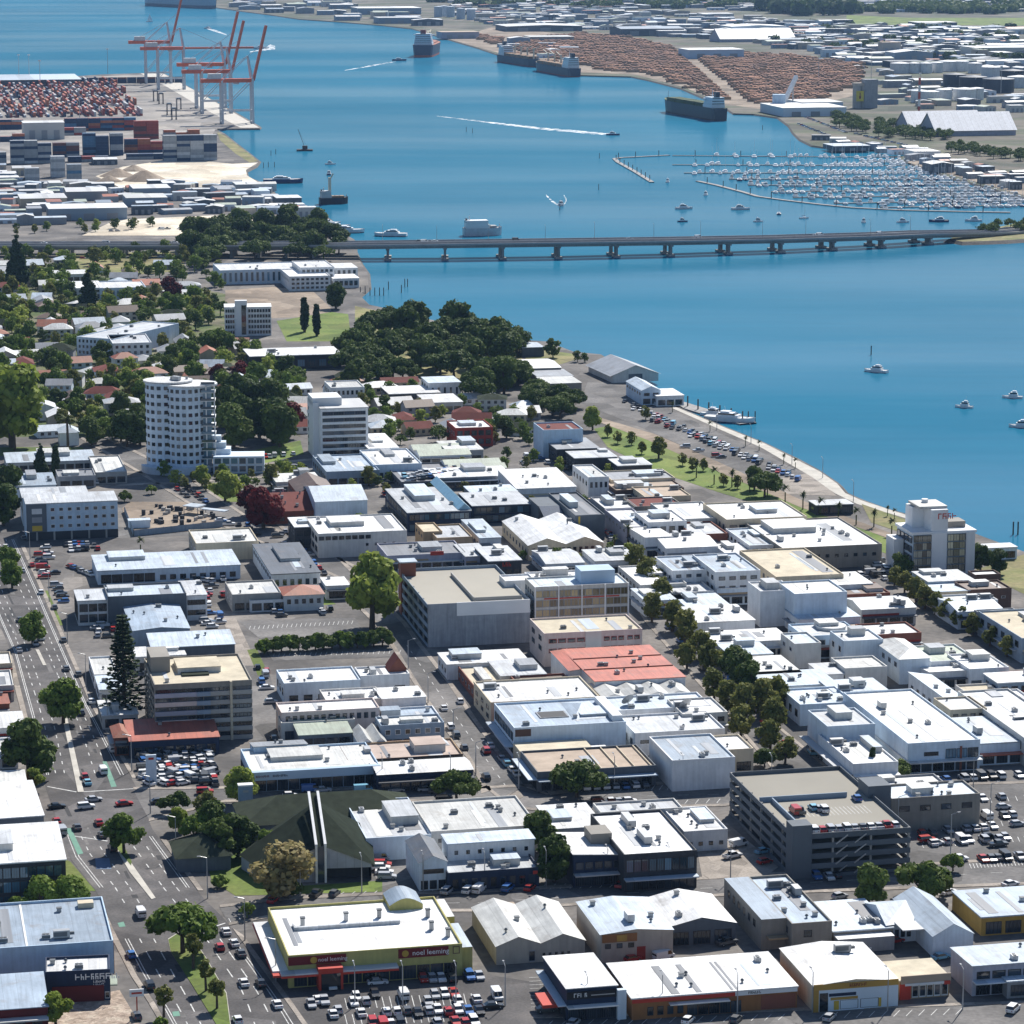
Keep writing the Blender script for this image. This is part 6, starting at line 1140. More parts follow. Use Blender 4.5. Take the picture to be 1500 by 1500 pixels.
def plant(key,px,py,hpx,label,group=None,wide=1.0,world=None):
    cm,tm = TREE[key][TREE_N[0] % len(TREE[key])]; TREE_N[0] += 1
    g = world or P(px,py,0); s = hpx/(scale_at(py)*.97)/9.2 if world is None else hpx/9.2
    nm = {'palm': 'palm_tree','norfolk': 'pine_tree','cypress': 'cypress_tree','conifer': 'conifer_tree','bush': 'bush','bushmid': 'bush'}.get(key,'tree')
    r = empty(nm,(g.x,g.y,0),rng.uniform(0,6.28)); r.scale = (s*wide,s*wide,s); tag(r,label,{'bush': 'bush','bushmid': 'bush','palm': 'palm'}.get(key,'tree'),group)
    obj('crown',cm,r); obj('trunk',tm,r); return r
for t in [
 ('domemid',268,1396,88,'broad green tree at the tip of the grass median'),('spindly',283,1420,55,'sparse brownish tree on the grass median next to the broad tree'),('mid',182,1250,58,'bright green tree on the narrow median by the intersection'),
 ('dark',350,1254,60,'dark dense tree between the bell tower and the church'),('autumn',415,1314,80,'big tree with yellow-pink spring foliage in front of the church',None,1.3),('lime',352,1178,54,'lime green tree beside the bell tower'),('bush',254,1190,40,'dark bushy tree on the intersection corner'),
 ('norfolk',183,1054,144,'very tall dark pine towering beside the brown banded office'),('lime',545,922,108,'huge fresh green tree at the head of the diagonal street',None,.95),('dark',318,1262,60,'dark tree against the church entrance gable'),('mid',395,1262,46,'green tree before the west slope of the church'),('dark',314,1224,50,'dark tree behind the church entrance wing'),('olive',300,1195,40,'olive bush tree by the church fence corner'),('mid',93,1060,64,'green upright tree on the arterial median'),('mid',48,944,46,'small green tree further up the arterial median'),
 ('dark',42,1140,86,'massive dark tree leaning over the arterial road edge'),('lime',50,1160,34,'small light bush tree under the massive roadside tree'),('dome',845,1168,66,'round clipped dark tree in front of the cream roofed corner shops'),('dome',669,1172,52,'round clipped dark tree in front of the navy corner shop'),
 ('bush',1120,1124,36,'rounded dark tree by the white cube shop'),('cypress',1277,1140,44,'slim conical tree at the mall corner'),('bush',1314,1142,38,'clipped dome shaped hedge tree at the mall corner'),('bush',1350,1316,78,'very dark dense tree beside the east car park'),('dark',1272,1328,62,'dark green tree behind the light roofed shop'),('bushmid',1396,1276,32,'small round shrub beside the very dark tree'),
 ('dark',790,1250,62,'tall dark tree between the long wing and the split roofed office'),('dark',812,1292,66,'dark tree at the back street kerb beside the split roofed office'),('bushmid',285,1232,44,'light green hedge bush at the church boundary'),('lime',262,1218,36,'pale green bush near the intersection corner'),('mid',300,1225,40,'green bush against the church entrance wing'),
 ('bushmid',322,1300,24,'low shrub by the church path'),('bush',430,1312,26,'dark shrub bank under the yellow-pink tree'),('mid',362,1345,24,'small bright tree at the store corner'),('mid',60,1340,58,'broad green tree behind the blue-grey shed'),('mid',102,1338,56,'broad green tree next to the corner lawn'),('bushmid',25,1345,40,'green shrub bank under the glass fronted office'),
 ('lime',82,1505,52,'young light green tree on the brick yard'),('spindly',240,1490,48,'thin young tree on the arterial verge by the pylon sign'),('bushmid',236,1508,22,'low green verge shrub by the pylon sign'),
 ('spindly',302,1452,48,'bare young tree midway along the grass median'),('spindly',318,1478,46,'bare young tree near the end of the grass median'),('red',386,775,64,'large maroon leaved tree beside the brown tiled hall'),('red',370,755,44,'smaller maroon leaved tree behind the large maroon tree'),
 ('dark',5,770,60,'dark tree at the road edge by the grey office'),('dark',12,735,52,'dark tree behind the grey four storey office'),('mid',12,835,34,'small green roadside tree opposite the car dealership'),('mid',18,862,40,'green roadside tree opposite the glass box showroom'),
 ('lime',18,655,118,'enormous light green tree by the office lawn'),('palm',100,660,56,'tall palm on the office lawn'),('palm',22,660,50,'palm under the enormous light green tree'),('conifer',60,694,42,'dark broad conifer in the school yard'),('cypress',82,700,46,'black slim cypress in the school yard'),('bush',182,735,20,'small dark clipped tree on the excavation corner'),('bushmid',222,724,16,'round shrub on the traffic corner by the excavation'),
 ('lime',330,735,44,'light green street tree near the glazed podium'),('lime',296,712,30,'reddish green street tree by the tower base'),('olive',398,715,36,'olive tree on the street east of the tower podium'),('olive',540,712,30,'flat topped olive tree near the car deck'),('lime',420,700,26,'pale street tree near the white office tower'),('dark',410,655,62,'dark tree at the edge of the tower lawn'),
 ('red',424,640,50,'rust red tree beside the white office tower'),('dark',186,655,52,'dark round tree on the street west of the rounded tower'),('dark',205,652,48,'dark round tree against the rounded tower'),('dark',135,652,40,'dark street tree between palm and rounded tower'),('palm',206,812,26,'cabbage palm beside the dealership yard'),
 ('red',250,441,36,'big deep red tree above the orange tile roofed hall'),('red',316,566,32,'deep red tree near the dark modern hall'),('red',350,560,32,'maroon tree against the dark modern hall'),('conifer',130,455,56,'tall black conifer in the villa gardens'),('conifer',26,420,70,'tall dark pine with yellow top at the west edge'),('cypress',446,486,48,'black cypress on the park lawn, the taller of a pair'),('cypress',464,492,44,'black cypress on the park lawn, the shorter of a pair'),('dark',492,452,36,'wide dark tree near the stepped apartment block'),
 ('bush',572,459,12,'lone shore tree near the jetty piles'),('bush',602,468,11,'lone shore tree between jetty piles and grove'),('dark',810,524,28,'dark shore tree by the blue shed'),('dark',846,530,16,'small dark shore tree by the boat shed'),('dark',856,531,14,'smallest dark shore tree beside the boat shed'),
 ('dome',1120,728,44,'dark spreading tree on the strand lawn'),('dark',1105,718,36,'dark tree behind the spreading tree on the strand lawn'),('dark',1436,836,38,'dark tree right of the waterfront tower'),('dark',1464,842,36,'dark tree near the brown brick block'),('dark',1320,848,36,'dark tree at the foot of the waterfront tower'),('olive',965,672,34,'light olive tree on the strand lawn'),('lime',868,630,34,'light green tree beside the waterfront road'),('olive',946,615,22,'olive tree in the waterfront car park'),('palm',900,812,30,'palm by the white sheet roof'),('palm',920,800,34,'palm at the leafy street corner'),('dark',742,642,32,'dark round tree beside the bright red building'),('dark',816,828,26,'dark tree behind the bank front'),('palm',890,828,32,'palm tree near the dark glazed office'),('lime',1025,1078,24,'roof garden tree on the long white flat roof')]:
    tree(*t)
# rows and groves
for px,py,h in ((932,845,48),(950,868,52),(968,890,48),(955,912,44),(985,925,50),(1003,945,52),(1024,965,46),(1042,985,48),(1006,980,42)): tree('olive',px,py,h,'olive green street tree at the upper end of the tree lined street','street trees at the upper end of the tree lined street')
for px,py,h in ((1085,1005,52),(1072,992,44),(1100,1020,50)): tree('dark',px,py,h,'dark tall street tree midway down the tree lined street','dark street trees')
for px,py,h in ((1046,1025,46),(1065,1045,50),(1090,1055,56),(1085,1082,52),(1116,1050,58),(1136,1042,56),(1132,1074,58),(1128,1100,50),(1150,1120,44)): tree('olive',px,py,h,'leafy olive tree at the lower end of the tree lined street','street trees at the lower end of the tree lined street')
for px,py,h in ((1310,858,30),(1325,868,34),(1342,882,40),(1355,892,36),(1370,900,36),(1387,910,36),(1405,920,34),(1425,932,34),(1450,947,32),(1475,962,32)): tree('olive',px,py,h,'small street tree along the shop street','street trees along the shop street')
for i in range(15): tree('bush' if i % 3 else 'bushmid',388+i*12.3,957-i*.7,29+rng.uniform(-3,6),'clipped dark hedge bush between the two empty car parks','hedge between car parks')
for px in range(1020,1330,26): tree('palm',px,700+(px-1020)*.29+rng.uniform(-4,4),27,'palm in the row along the strand lawn','palms along the strand lawn')
for px,py in ((985,604),(1040,632),(1092,654),(1112,660),(1148,680),(1165,686),(1300,756),(1310,760)): tree('palm',px,py,16,'small palm on the waterfront promenade','palms on the promenade')
for px,py in ((890,640),(905,650),(925,652),(940,665),(1000,682),(1015,690),(1030,690),(1060,712),(1080,716)): tree('olive',px,py,20,'little tree dotted on the strand lawn','little trees on the strand lawn')
def inpoly(x,y,poly):
    c = False; j = len(poly)-1
    for i in range(len(poly)):
        if (poly[i][1] > y) != (poly[j][1] > y) and x < (poly[j][0]-poly[i][0])*(y-poly[i][1])/(poly[j][1]-poly[i][1])+poly[i][0]: c = not c
        j = i
    return c
RECT = []
for nm,(w,d,h,zr) in root_dims.items():
    o = bpy.data.objects[nm]; RECT.append((o.location.x,o.location.y,o.rotation_euler.z,w,d))
for nm in ('apartment_tower','hotel','church'):
    o = bpy.data.objects[nm]; RECT.append((o.location.x-16,o.location.y-12,0,52,50))
def clear(p,r):
    for x,y,a,w,d in RECT:
        dx,dy = p.x-x,p.y-y; u = dx*math.cos(a)+dy*math.sin(a); v = -dx*math.sin(a)+dy*math.cos(a)
        if -r < u < w+r and -r < v < d+r: return False
    return True
def scatter(poly,n,sep,seed,r=2.0,foot=None):
    rr = random.Random(seed); out = []; xs = [p[0] for p in poly]; ys_ = [p[1] for p in poly]; tries = 0
    while len(out) < n and tries < n*60:
        tries += 1; x,y = rr.uniform(min(xs),max(xs)),rr.uniform(min(ys_),max(ys_))
        if not inpoly(x,y,poly): continue
        w = P(x,y)
        if any((w-q[2]).length < sep for q in out) or not clear(w,r): continue
        out.append((x,y,w))
    return out
for x,y,w in scatter([(272,385),(285,345),(330,335),(400,330),(470,345),(500,372),(497,384),(430,382),(320,384),(300,398),(272,400)],46,11,1): tree('dome' if rng.random() < .6 else 'dark',x,y,34+rng.uniform(-6,8),'dark green tree in the dense grove beside the bridge approach','grove beside the bridge approach')
for x,y,w in scatter([(512,545),(520,505),(560,485),(640,485),(700,492),(755,508),(765,545),(760,585),(700,600),(690,560),(620,560),(560,572),(520,575)],50,11,2): tree('dome' if rng.random() < .6 else 'dark',x,y,44+rng.uniform(-8,8),'dark green tree in the dense grove on the park shore','grove on the park shore')
for x,y,w in scatter([(760,600),(775,580),(850,590),(855,612),(800,618)],9,8,3): tree('dome',x,y,34,'dark tree in the clump by the waterfront road','clump by the waterfront road')
for x,y,w in scatter([(322,655),(330,610),(400,605),(418,640),(400,660)],9,7,4): tree('dark',x,y,58+rng.uniform(-8,8),'dark tree in the tall clump behind the rounded apartment tower','clump behind the apartment tower')
for x,y,w in scatter([(1410,338),(1500,330),(1560,330),(1560,340),(1440,345)],14,9,5): tree('dome',x,y,17,'dark tree on the spit at the bridge end','trees on the spit')
for x,y,w in scatter([(1225,172),(1290,182),(1400,197),(1390,208),(1300,202),(1220,188)],70,7,6,-5): tree('dome',x,y,15,'dark tree in the belt along the marina road','tree belt along the marina road')
for x,y,w in scatter([(1390,214),(1500,228),(1560,236),(1560,248),(1480,236),(1390,224)],50,7,8,-5): tree('dome',x,y,15,'dark tree in the belt behind the boat yard','tree belt behind the boat yard')
# houses
def house_set():
    out = []
    for rk in ('white','grey','maroon','terracotta','offwhite','brown','silver','lightblue','green'):
        for kind in ('hip','gable_u'):
            out.append((rk,kind))
    return out
HS = house_set(); WORDS = {'white': 'white','grey': 'grey','maroon': 'dark red','terracotta': 'orange tile','offwhite': 'off-white','brown': 'brown','silver': 'silver','lightblue': 'pale blue','green': 'green'}
def house(w,where,seed):
    rr = random.Random(seed); rk,kind = rr.choice(HS); ww,dd = rr.uniform(11,18),rr.uniform(8,12); a = GRID+rr.choice([0,math.pi/2,.15,-.2]); r = empty('house',(w.x-ww/2,w.y-dd/2,0),a)
    tag(r,'%s %s roofed house %s' % ({'hip': 'hipped','gable_u': 'gabled'}[kind],WORDS[rk],where),'house','houses '+where); h = rr.choice([3.2,3.2,3.4,5.8])
    roof_shape(r,ww,dd,h,kind,roofm(rk),wallm(rr.choice(['white','cream','offwhite','beige','grey','paleblue_shade'])),rr.uniform(1.8,3.0),1,.5); windows(r,'f',ww,dd,4,.5,h-.2,1 if h < 5 else 2,'d',.45,.5)
    RECT.append((r.location.x,r.location.y,a,ww,dd))
west = [(-10,440),(120,440),(330,470),(330,500),(450,560),(440,640),(330,600),(215,600),(215,650),(60,650),(-10,560)]
for i,(x,y,w) in enumerate(scatter(west,95,15,11,11)): house(w,'among the trees of the western suburb',100+i)
mid = [(470,560),(560,560),(700,590),(780,600),(780,640),(660,640),(560,640),(545,610)]
for i,(x,y,w) in enumerate(scatter(mid,26,17,12,11)): house(w,'below the park grove',300+i)
for i,(x,y,w) in enumerate(scatter([(-10,385),(100,385),(330,395),(320,430),(220,450),(-10,440)],16,20,13,11)): house(w,'near the bridge approach road',400+i)
k_ = ['dark','olive','mid','dome','olive','lime','mid','dark','mid']; kw_ = {'dark': 'dark green','mid': 'green','dome': 'spreading dark','olive': 'olive','lime': 'light green'}
for x,y,w in scatter([(-10,395),(130,400),(330,450),(330,500),(450,555),(440,640),(330,600),(215,600),(215,650),(60,650),(-10,560)],300,6.5,21,2): k = rng.choice(k_); tree(k,x,y,rng.uniform(18,36)*(.75+.25*(y-400)/200),kw_[k]+' garden tree in the western suburb','garden trees of the western suburb')
for x,y,w in scatter([(470,560),(560,565),(700,595),(790,610),(790,660),(690,650),(620,650),(560,655),(545,610)],38,9,22,2.5): k = rng.choice(k_); tree(k,x,y,rng.uniform(16,26),kw_[k]+' garden tree below the park grove','garden trees below the park grove')
for x,y,w in scatter([(0,372),(80,378),(270,372),(320,400),(330,425),(230,410),(0,410)],60,8,23,3): k = rng.choice(k_); tree(k,x,y,rng.uniform(14,26),kw_[k]+' tree beside the bridge approach road','trees beside the bridge approach')
for x,y,w in scatter([(0,330),(60,335),(200,325),(260,330),(120,345),(0,350)],14,12,24,3): k = rng.choice(k_); tree(k,x,y,rng.uniform(10,16),kw_[k]+' tree near the port road','trees near the port road')
for x,y,w in scatter([(400,690),(560,690),(780,660),(900,690),(1000,780),(930,830),(560,830),(420,720)],46,9,25,1.2): k = rng.choice(k_); tree(k,x,y,rng.uniform(13,20),kw_[k]+' small tree between the town centre roofs','small trees in the town centre')
for x,y,w in scatter([(200,690),(330,700),(480,690),(480,705),(340,725),(230,712)],16,8,26,2): k = rng.choice(['lime','olive','mid']); tree(k,x,y,rng.uniform(14,24),kw_[k]+' street tree near the rounded apartment tower','street trees near the apartment tower')
# ================================================================== vehicles
PAINTS = {'white': (.74,.74,.74),'silver': (.42,.43,.45),'black': (.018,.019,.022),'red': (.42,.025,.02),'blue': (.04,.14,.38),'dark grey': (.10,.105,.11),'light blue': (.22,.48,.62),'yellow': (.6,.4,.05)}
CARM = {k: mat('paint_'+k.replace(' ','_'),c,.28,.5,var=.02,rnd=.05) for k,c in PAINTS.items()}
CGL = glass('car_glass',(.012,.015,.02),.05,.9); TYRE = DARK; LAMPW = mat('headlamp',(.7,.7,.66),.2,.6,rnd=0); LAMPR = mat('tail_lamp',(.35,.02,.02),.3,.5,rnd=0)
PROFILE = {  # side outline of the body (x along the car, z), cabin outline, half width
 'hatchback': ([(-1.95,.3),(1.95,.3),(2.0,.72),(1.15,.92),(-1.85,1.0),(-2.0,.6)],[(1.05,.92),(.35,1.46),(-1.35,1.46),(-1.85,1.0)],.86),
 'saloon': ([(-2.25,.3),(2.25,.3),(2.3,.70),(1.25,.90),(-2.2,.95),(-2.3,.6)],[(1.15,.90),(.35,1.42),(-1.05,1.42),(-1.75,.95)],.88),
 'four-wheel drive': ([(-2.25,.42),(2.25,.42),(2.3,.95),(1.2,1.12),(-2.25,1.15),(-2.3,.7)],[(1.15,1.12),(.6,1.78),(-2.0,1.78),(-2.25,1.15)],.93),
 'van': ([(-2.5,.4),(2.45,.4),(2.5,1.0),(1.9,1.2),(-2.5,1.2),(-2.5,.7)],[(1.95,1.2),(1.35,2.05),(-2.48,2.05),(-2.5,1.2)],.95),
 'pickup': ([(-2.6,.45),(2.45,.45),(2.5,.95),(1.3,1.1),(-2.6,1.1),(-2.6,.7)],[(1.2,1.1),(.6,1.72),(-.7,1.72),(-.95,1.1)],.93)}
def car_meshes(kind):
    k = ('car',kind)
    if k in UNIT: return UNIT[k]
    body,cab,hw = PROFILE[kind]; mb = MB(); n = len(body)
    def loop(mb,pts,y0,y1,m=0,inset=0.0):
        zs = [p[1] for p in pts]; zt,zb = max(zs),min(zs)
        def yy(p,s): return s*(abs(y1)-inset*(p[1]-zb)/(zt-zb+1e-6))
        for i in range(len(pts)):
            a,b = pts[i],pts[(i+1) % len(pts)]; mb.quad((a[0],yy(a,-1),a[1]),(b[0],yy(b,-1),b[1]),(b[0],yy(b,1),b[1]),(a[0],yy(a,1),a[1]),m)
        mb.poly([(p[0],yy(p,-1),p[1]) for p in pts],m); mb.poly([(p[0],yy(p,1),p[1]) for p in reversed(pts)],m)
    loop(mb,body,-hw,hw); cabp = cab; 
    top = [p for p in cab if p[1] == max(q[1] for q in cab)]; zt = top[0][1]
    mb.box(min(p[0] for p in top)-.05,-hw+.17,zt-.02,max(p[0] for p in top)+.05,hw-.17,zt+.03)
    g = MB(); loop(g,cab,-hw+.03,hw-.03,0,.16)
    if kind == 'pickup': mb.box(-2.55,-.85,1.1,-2.45,.85,1.2); g.quad((-2.45,-.75,1.105),(-1.0,-.75,1.105),(-1.0,.75,1.105),(-2.45,.75,1.105))
    if kind == 'van': mb.box(-2.49,-hw+.02,1.2,.55,hw-.02,2.06)
    L = max(p[0] for p in body); r = .33 if kind in ('hatchback','saloon') else .38; wx = L*.64
    w = MB(); m_ = 10
    for s in (-.1,.1): w.poly([(r*math.cos(2*math.pi*i/m_),s,r*math.sin(2*math.pi*i/m_)) for i in (range(m_) if s < 0 else range(m_-1,-1,-1))],0); w.poly([(r*.5*math.cos(2*math.pi*i/m_),s*1.05,r*.5*math.sin(2*math.pi*i/m_)) for i in (range(m_) if s < 0 else range(m_-1,-1,-1))],1)
    for i in range(m_): a,b = 2*math.pi*i/m_,2*math.pi*(i+1)/m_; w.quad((r*math.cos(a),-.1,r*math.sin(a)),(r*math.cos(a),.1,r*math.sin(a)),(r*math.cos(b),.1,r*math.sin(b)),(r*math.cos(b),-.1,r*math.sin(b)),0)
    UNIT[k] = (mb,g,w.mesh('wheel',[TYRE,METAL]),L,hw,r,wx); return UNIT[k]
def paint_mesh(kind,colr):
    k = ('body',kind,colr)
    if k not in UNIT: UNIT[k] = car_meshes(kind)[0].mesh('body',CARM[colr])
    return UNIT[k]
def glass_mesh(kind):
    k = ('glass',kind)
    if k not in UNIT: UNIT[k] = car_meshes(kind)[1].mesh('windows',CGL)
    return UNIT[k]
def simple_mesh(kind,colr):
    k = ('simple',kind,colr)
    if k not in UNIT:
        b,g,w,L,hw,r,wx = car_meshes(kind); mb = MB(); mb.v = list(b.v); mb.f = list(b.f); mb.m = [0]*len(b.f); o = len(mb.v); mb.v += g.v; mb.f += [tuple(i+o for i in f) for f in g.f]; mb.m += [1]*len(g.f)
        for x in (-wx,wx):
            for y in (-hw+.1,hw-.1): mb.box(x-r*.9,y-.1,0,x+r*.9,y+.1,r*1.8,2)
        UNIT[k] = mb.mesh('car',[CARM[colr],CGL,TYRE])
    return UNIT[k]
NCAR = [0]; FLEET = []
COLS = ['white']*9+['silver']*7+['black']*4+['dark grey']*5+['red']*3+['blue']*3+['light blue']
KINDS = ['hatchback']*6+['saloon']*5+['four-wheel drive']*4+['van','pickup']
def car(x,y,ang,where,kind=None,colr=None,z=.06,detail=None):
    kind = kind or rng.choice(KINDS); colr = colr or rng.choice(COLS)
    FLEET.append((x,y,ang,where,kind,colr,z))
def emit_cars():
    order = sorted(range(len(FLEET)),key=lambda i: FLEET[i][1]); rest = MB(); restm = [CARM[c] for c in PAINTS]+[CGL,TYRE]; ci = {c: i for i,c in enumerate(PAINTS)}
    for rank,i in enumerate(order):
        x,y,ang,where,kind,colr,z = FLEET[i]; lab = '%s %s %s' % (colr,kind,where)
        if rank < 150:
            nm = {'van': 'van','pickup': 'pickup_truck'}.get(kind,'car'); r = empty(nm,(x,y,z),ang); tag(r,lab,{'van': 'van','pickup': 'pickup'}.get(kind,'car'),'vehicles '+where)
            b,g,w,L,hw,rad,wx = car_meshes(kind); obj('body',paint_mesh(kind,colr),r); obj('windows',glass_mesh(kind),r)
            for sx in (-wx,wx):
                for sy in (-hw+.08,hw-.08): obj('wheel',w,r,(sx,sy,rad))
            for sy in (-.6,.45): obj('headlight',box_mesh('headlight',LAMPW),r,(L-.06,sy*hw/.9,.62),0,(.08,.28,.14)); obj('tail_light',box_mesh('tail_light',LAMPR),r,(-L-.03,sy*hw/.9,.72),0,(.06,.24,.16))
        elif rank < 300:
            tag(obj({'van': 'van','pickup': 'pickup_truck'}.get(kind,'car'),simple_mesh(kind,colr),None,(x,y,z),ang),lab,{'van': 'van','pickup': 'pickup'}.get(kind,'car'),'vehicles '+where)
        else:
            simple_mesh(kind,colr); b,g,w,L,hw,rad,wx = car_meshes(kind); ca,sa = math.cos(ang),math.sin(ang)
            for src,m_ in ((b,ci[colr]),(g,len(PAINTS))):
                o = len(rest.v); rest.v += [(x+ca*v[0]-sa*v[1],y+sa*v[0]+ca*v[1],z+v[2]) for v in src.v]; rest.f += [tuple(k+o for k in f) for f in src.f]; rest.m += [m_]*len(src.f)
    if rest.f: tag(obj('distant_parked_cars',rest.mesh('distant_parked_cars',restm)),'mass of small parked cars in the far lots and along the waterfront','cars',kind='stuff')
def dir_ang(x0,y0,x1,y1):
    a,b = P(x0,y0),P(x1,y1); return math.atan2(b.y-a.y,b.x-a.x)
def cpx(px,py,hx,hy,where,**kw):      # heading towards pixel (hx, hy)
    p = P(px,py); car(p.x,p.y,dir_ang(px,py,hx,hy),where,**kw)
def row(x0,y0,x1,y1,n,ang,where,fill=.85,z=.06,jit=.0,**kw):
    for i in range(n):
        if rng.random() > fill: continue
        t = (i+.5)/n; p = P(x0+(x1-x0)*t,y0+(y1-y0)*t,z if z > 1 else 0); car(p.x+rng.uniform(-.2,.2),p.y+rng.uniform(-.5,.5),ang+rng.choice([0,math.pi])+rng.uniform(-.04,.04),where,z=z,**kw)
VA = GRID+math.pi/2; UA = GRID
S = 'in the store car park'
for (x,y,k,c) in ((495,1483,'hatchback','silver'),(522,1464,'hatchback','white'),(549,1459,'saloon','black'),(591,1462,'van','white'),(637,1461,'hatchback','silver'),(651,1459,'hatchback','white'),(665,1458,'saloon','red'),(627,1471,'hatchback','silver'),(671,1470,'hatchback','white'),(698,1467,'saloon','white'),(728,1463,'van','white'),(529,1487,'saloon','white'),(518,1472,'hatchback','white'),(536,1470,'hatchback','silver'),(566,1486,'hatchback','white'),(581,1485,'hatchback','white'),(596,1484,'hatchback','dark grey'),(612,1487,'saloon','black'),(628,1484,'hatchback','silver'),(641,1482,'saloon','white'),(656,1485,'hatchback','red'),(671,1483,'hatchback','white'),(686,1484,'saloon','blue'),(702,1484,'saloon','black'),(488,1489,'saloon','white'),(620,1437,'hatchback','red'),(633,1437,'hatchback','silver'),(646,1436,'saloon','white'),(662,1437,'four-wheel drive','black'),(688,1434,'four-wheel drive','blue'),(702,1433,'saloon','silver'),(456,1474,'saloon','silver'),(466,1468,'saloon','white'),(475,1470,'pickup','silver'),(486,1447,'saloon','white')): p = P(x,y); car(p.x,p.y,VA+rng.choice([0,math.pi]),S,k,c)
for (x,y,c) in ((553,1442,'white'),(722,1477,'black'),(800,1482,'dark grey')): p = P(x,y); car(p.x,p.y,UA,S,'saloon',c)
row(540,1505,700,1500,12,VA,S,.8)
Rw = 'driving on the arterial road'
for (x,y,c,k) in ((206,1342,'white','van'),(235,1360,'blue','saloon'),(322,1391,'red','hatchback'),(331,1368,'white','saloon'),(343,1385,'white','saloon'),(353,1400,'dark grey','saloon'),(357,1443,'white','saloon'),(382,1444,'black','saloon'),(406,1475,'white','saloon'),(348,1498,'white','hatchback'),(192,1402,'blue','hatchback'),(219,1448,'black','four-wheel drive'),(200,1492,'dark grey','hatchback'),(83,1206,'red','saloon'),(91,1221,'silver','van'),(113,1215,'dark grey','saloon'),(145,1208,'red','saloon'),(150,1226,'dark grey','saloon'),(165,1246,'black','four-wheel drive'),(124,1140,'red','hatchback'),(128,1149,'light blue','saloon'),(151,1133,'white','van'),(165,1101,'white','van'),(119,1047,'black','saloon'),(134,1030,'white','saloon'),(112,1022,'white','saloon'),(97,982,'dark grey','saloon'),(115,990,'dark grey','saloon'),(28,955,'silver','saloon'),(61,937,'white','saloon'),(52,945,'silver','saloon'),(93,940,'dark grey','saloon'),(29,910,'dark grey','saloon'),(47,830,'red','saloon'),(33,838,'silver','saloon'),(8,803,'white','saloon'),(35,790,'dark grey','saloon'),(80,892,'dark grey','saloon'),(60,870,'white','hatchback')): cpx(x,y,x-15,y-25,Rw,colr=c,kind=k)
I_ = 'crossing the arterial intersection'
for (x,y,c,k) in ((83,1184,'black','saloon'),(137,1174,'silver','saloon'),(126,1185,'white','four-wheel drive'),(182,1180,'red','saloon'),(232,1177,'dark grey','saloon')): cpx(x,y,x+30,y-3,I_,colr=c,kind=k)
# crowded yard beside the showroom
Y_ = 'packed in the crowded car yard'
for k in range(11):
    yy = 1104+k*4.6
    for j in range(9):
        if rng.random() < .88: p = P(208+k*1.0+j*12.0+rng.uniform(-2,2),yy+rng.uniform(-1,1)); car(p.x,p.y,rng.choice([VA,UA,VA+.5,UA+.5])+rng.uniform(-.1,.1),Y_,colr=rng.choice(['white','white','silver','silver','red','blue','white','dark grey','black']))
K_ = 'parked along the cross street'
for i,c in enumerate(['silver','white','silver','white','silver','blue','white','dark grey']): p = P(843+i*14.5,1157-i*.6); car(p.x,p.y,VA,K_,None,c)
for x,y,c in ((624,1159,'silver'),(640,1162,'dark grey'),(650,1172,'black'),(878,1177,'black'),(895,1178,'white'),(908,1177,'silver'),(922,1176,'white'),(425,1168,'white'),(455,1160,'blue'),(473,1160,'silver'),(310,1184,'white'),(318,1190,'white'),(300,1163,'red'),(532,1160,'light blue'),(580,1160,'silver')): cpx(x,y,x+20,y-1,K_,colr=c)
D_ = 'parked along the diagonal street'
for x,y,c in ((674,1030,'white'),(712,1103,'red'),(718,1095,'white'),(735,1114,'silver'),(742,1122,'light blue'),(750,1130,'white'),(756,1136,'white'),(660,1068,'white'),(668,1080,'dark grey'),(680,1098,'dark grey'),(650,1040,'white'),(712,1142,'black')): cpx(x,y,x-12,y-16,D_,colr=c)
cpx(711,1102,700,1086,'driving on the diagonal street',colr='white',kind='saloon')
F_ = 'angle parked on the back street'
for x,y,c in ((655,1309,'silver'),(686,1308,'white'),(702,1307,'white'),(744,1305,'blue'),(776,1304,'red'),(910,1299,'red'),(940,1298,'white'),(955,1297,'black'),(984,1296,'white'),(400,1322,'red'),(463,1313,'black'),(490,1312,'dark grey')): cpx(x,y,x+10,y-8,F_,colr=c)
C_ = 'parked beside the church'
for x,y,c in ((548,1232,'blue'),(552,1247,'dark grey'),(585,1243,'black'),(556,1261,'silver'),(560,1270,'red'),(563,1280,'white'),(567,1288,'silver'),(558,1275,'white')): cpx(x,y,x+20,y,C_,colr=c)
Q_ = 'parked in the east car park'
for a,b,n in (((1345,1225),(1460,1212),9),((1350,1238),(1500,1228),14),((1425,1262),(1500,1258),7),((1190,1288),(1230,1286),4),((1335,1190),(1420,1185),7),((1440,1200),(1500,1195),5),((1392,1175),(1500,1168),8),((1365,1146),(1500,1138),10)): row(*a,*b,n,VA,Q_,.75)
for x,y in ((1358,1234),(1372,1238),(1405,1262),(1448,1228),(1462,1240),(1470,1185),(1490,1210)): cpx(x,y,x+20,y-2,Q_)
G_ = 'parked on the roof of the open car park building'
gz = ch1-1.05
def on_deck(u,v,ang,c): 
    o = cp1; a = GRID; x = o.location.x+math.cos(a)*u*cw1-math.sin(a)*v*cd1; y = o.location.y+math.sin(a)*u*cw1+math.cos(a)*v*cd1; car(x,y,a+ang,G_,None,c,z=gz)
for i,c in enumerate(['red','white','red','silver','silver','white','silver','dark grey','white','silver','red','white']): on_deck(.14+i*.07,.07,math.pi/2,c)
for u,v,c in ((.22,.36,'red'),(.26,.36,'dark grey'),(.40,.40,'light blue'),(.44,.38,'silver'),(.47,.36,'white'),(.85,.5,'blue')): on_deck(u,v,math.pi/2,c)
N_ = 'parked outside the shops of the front street'
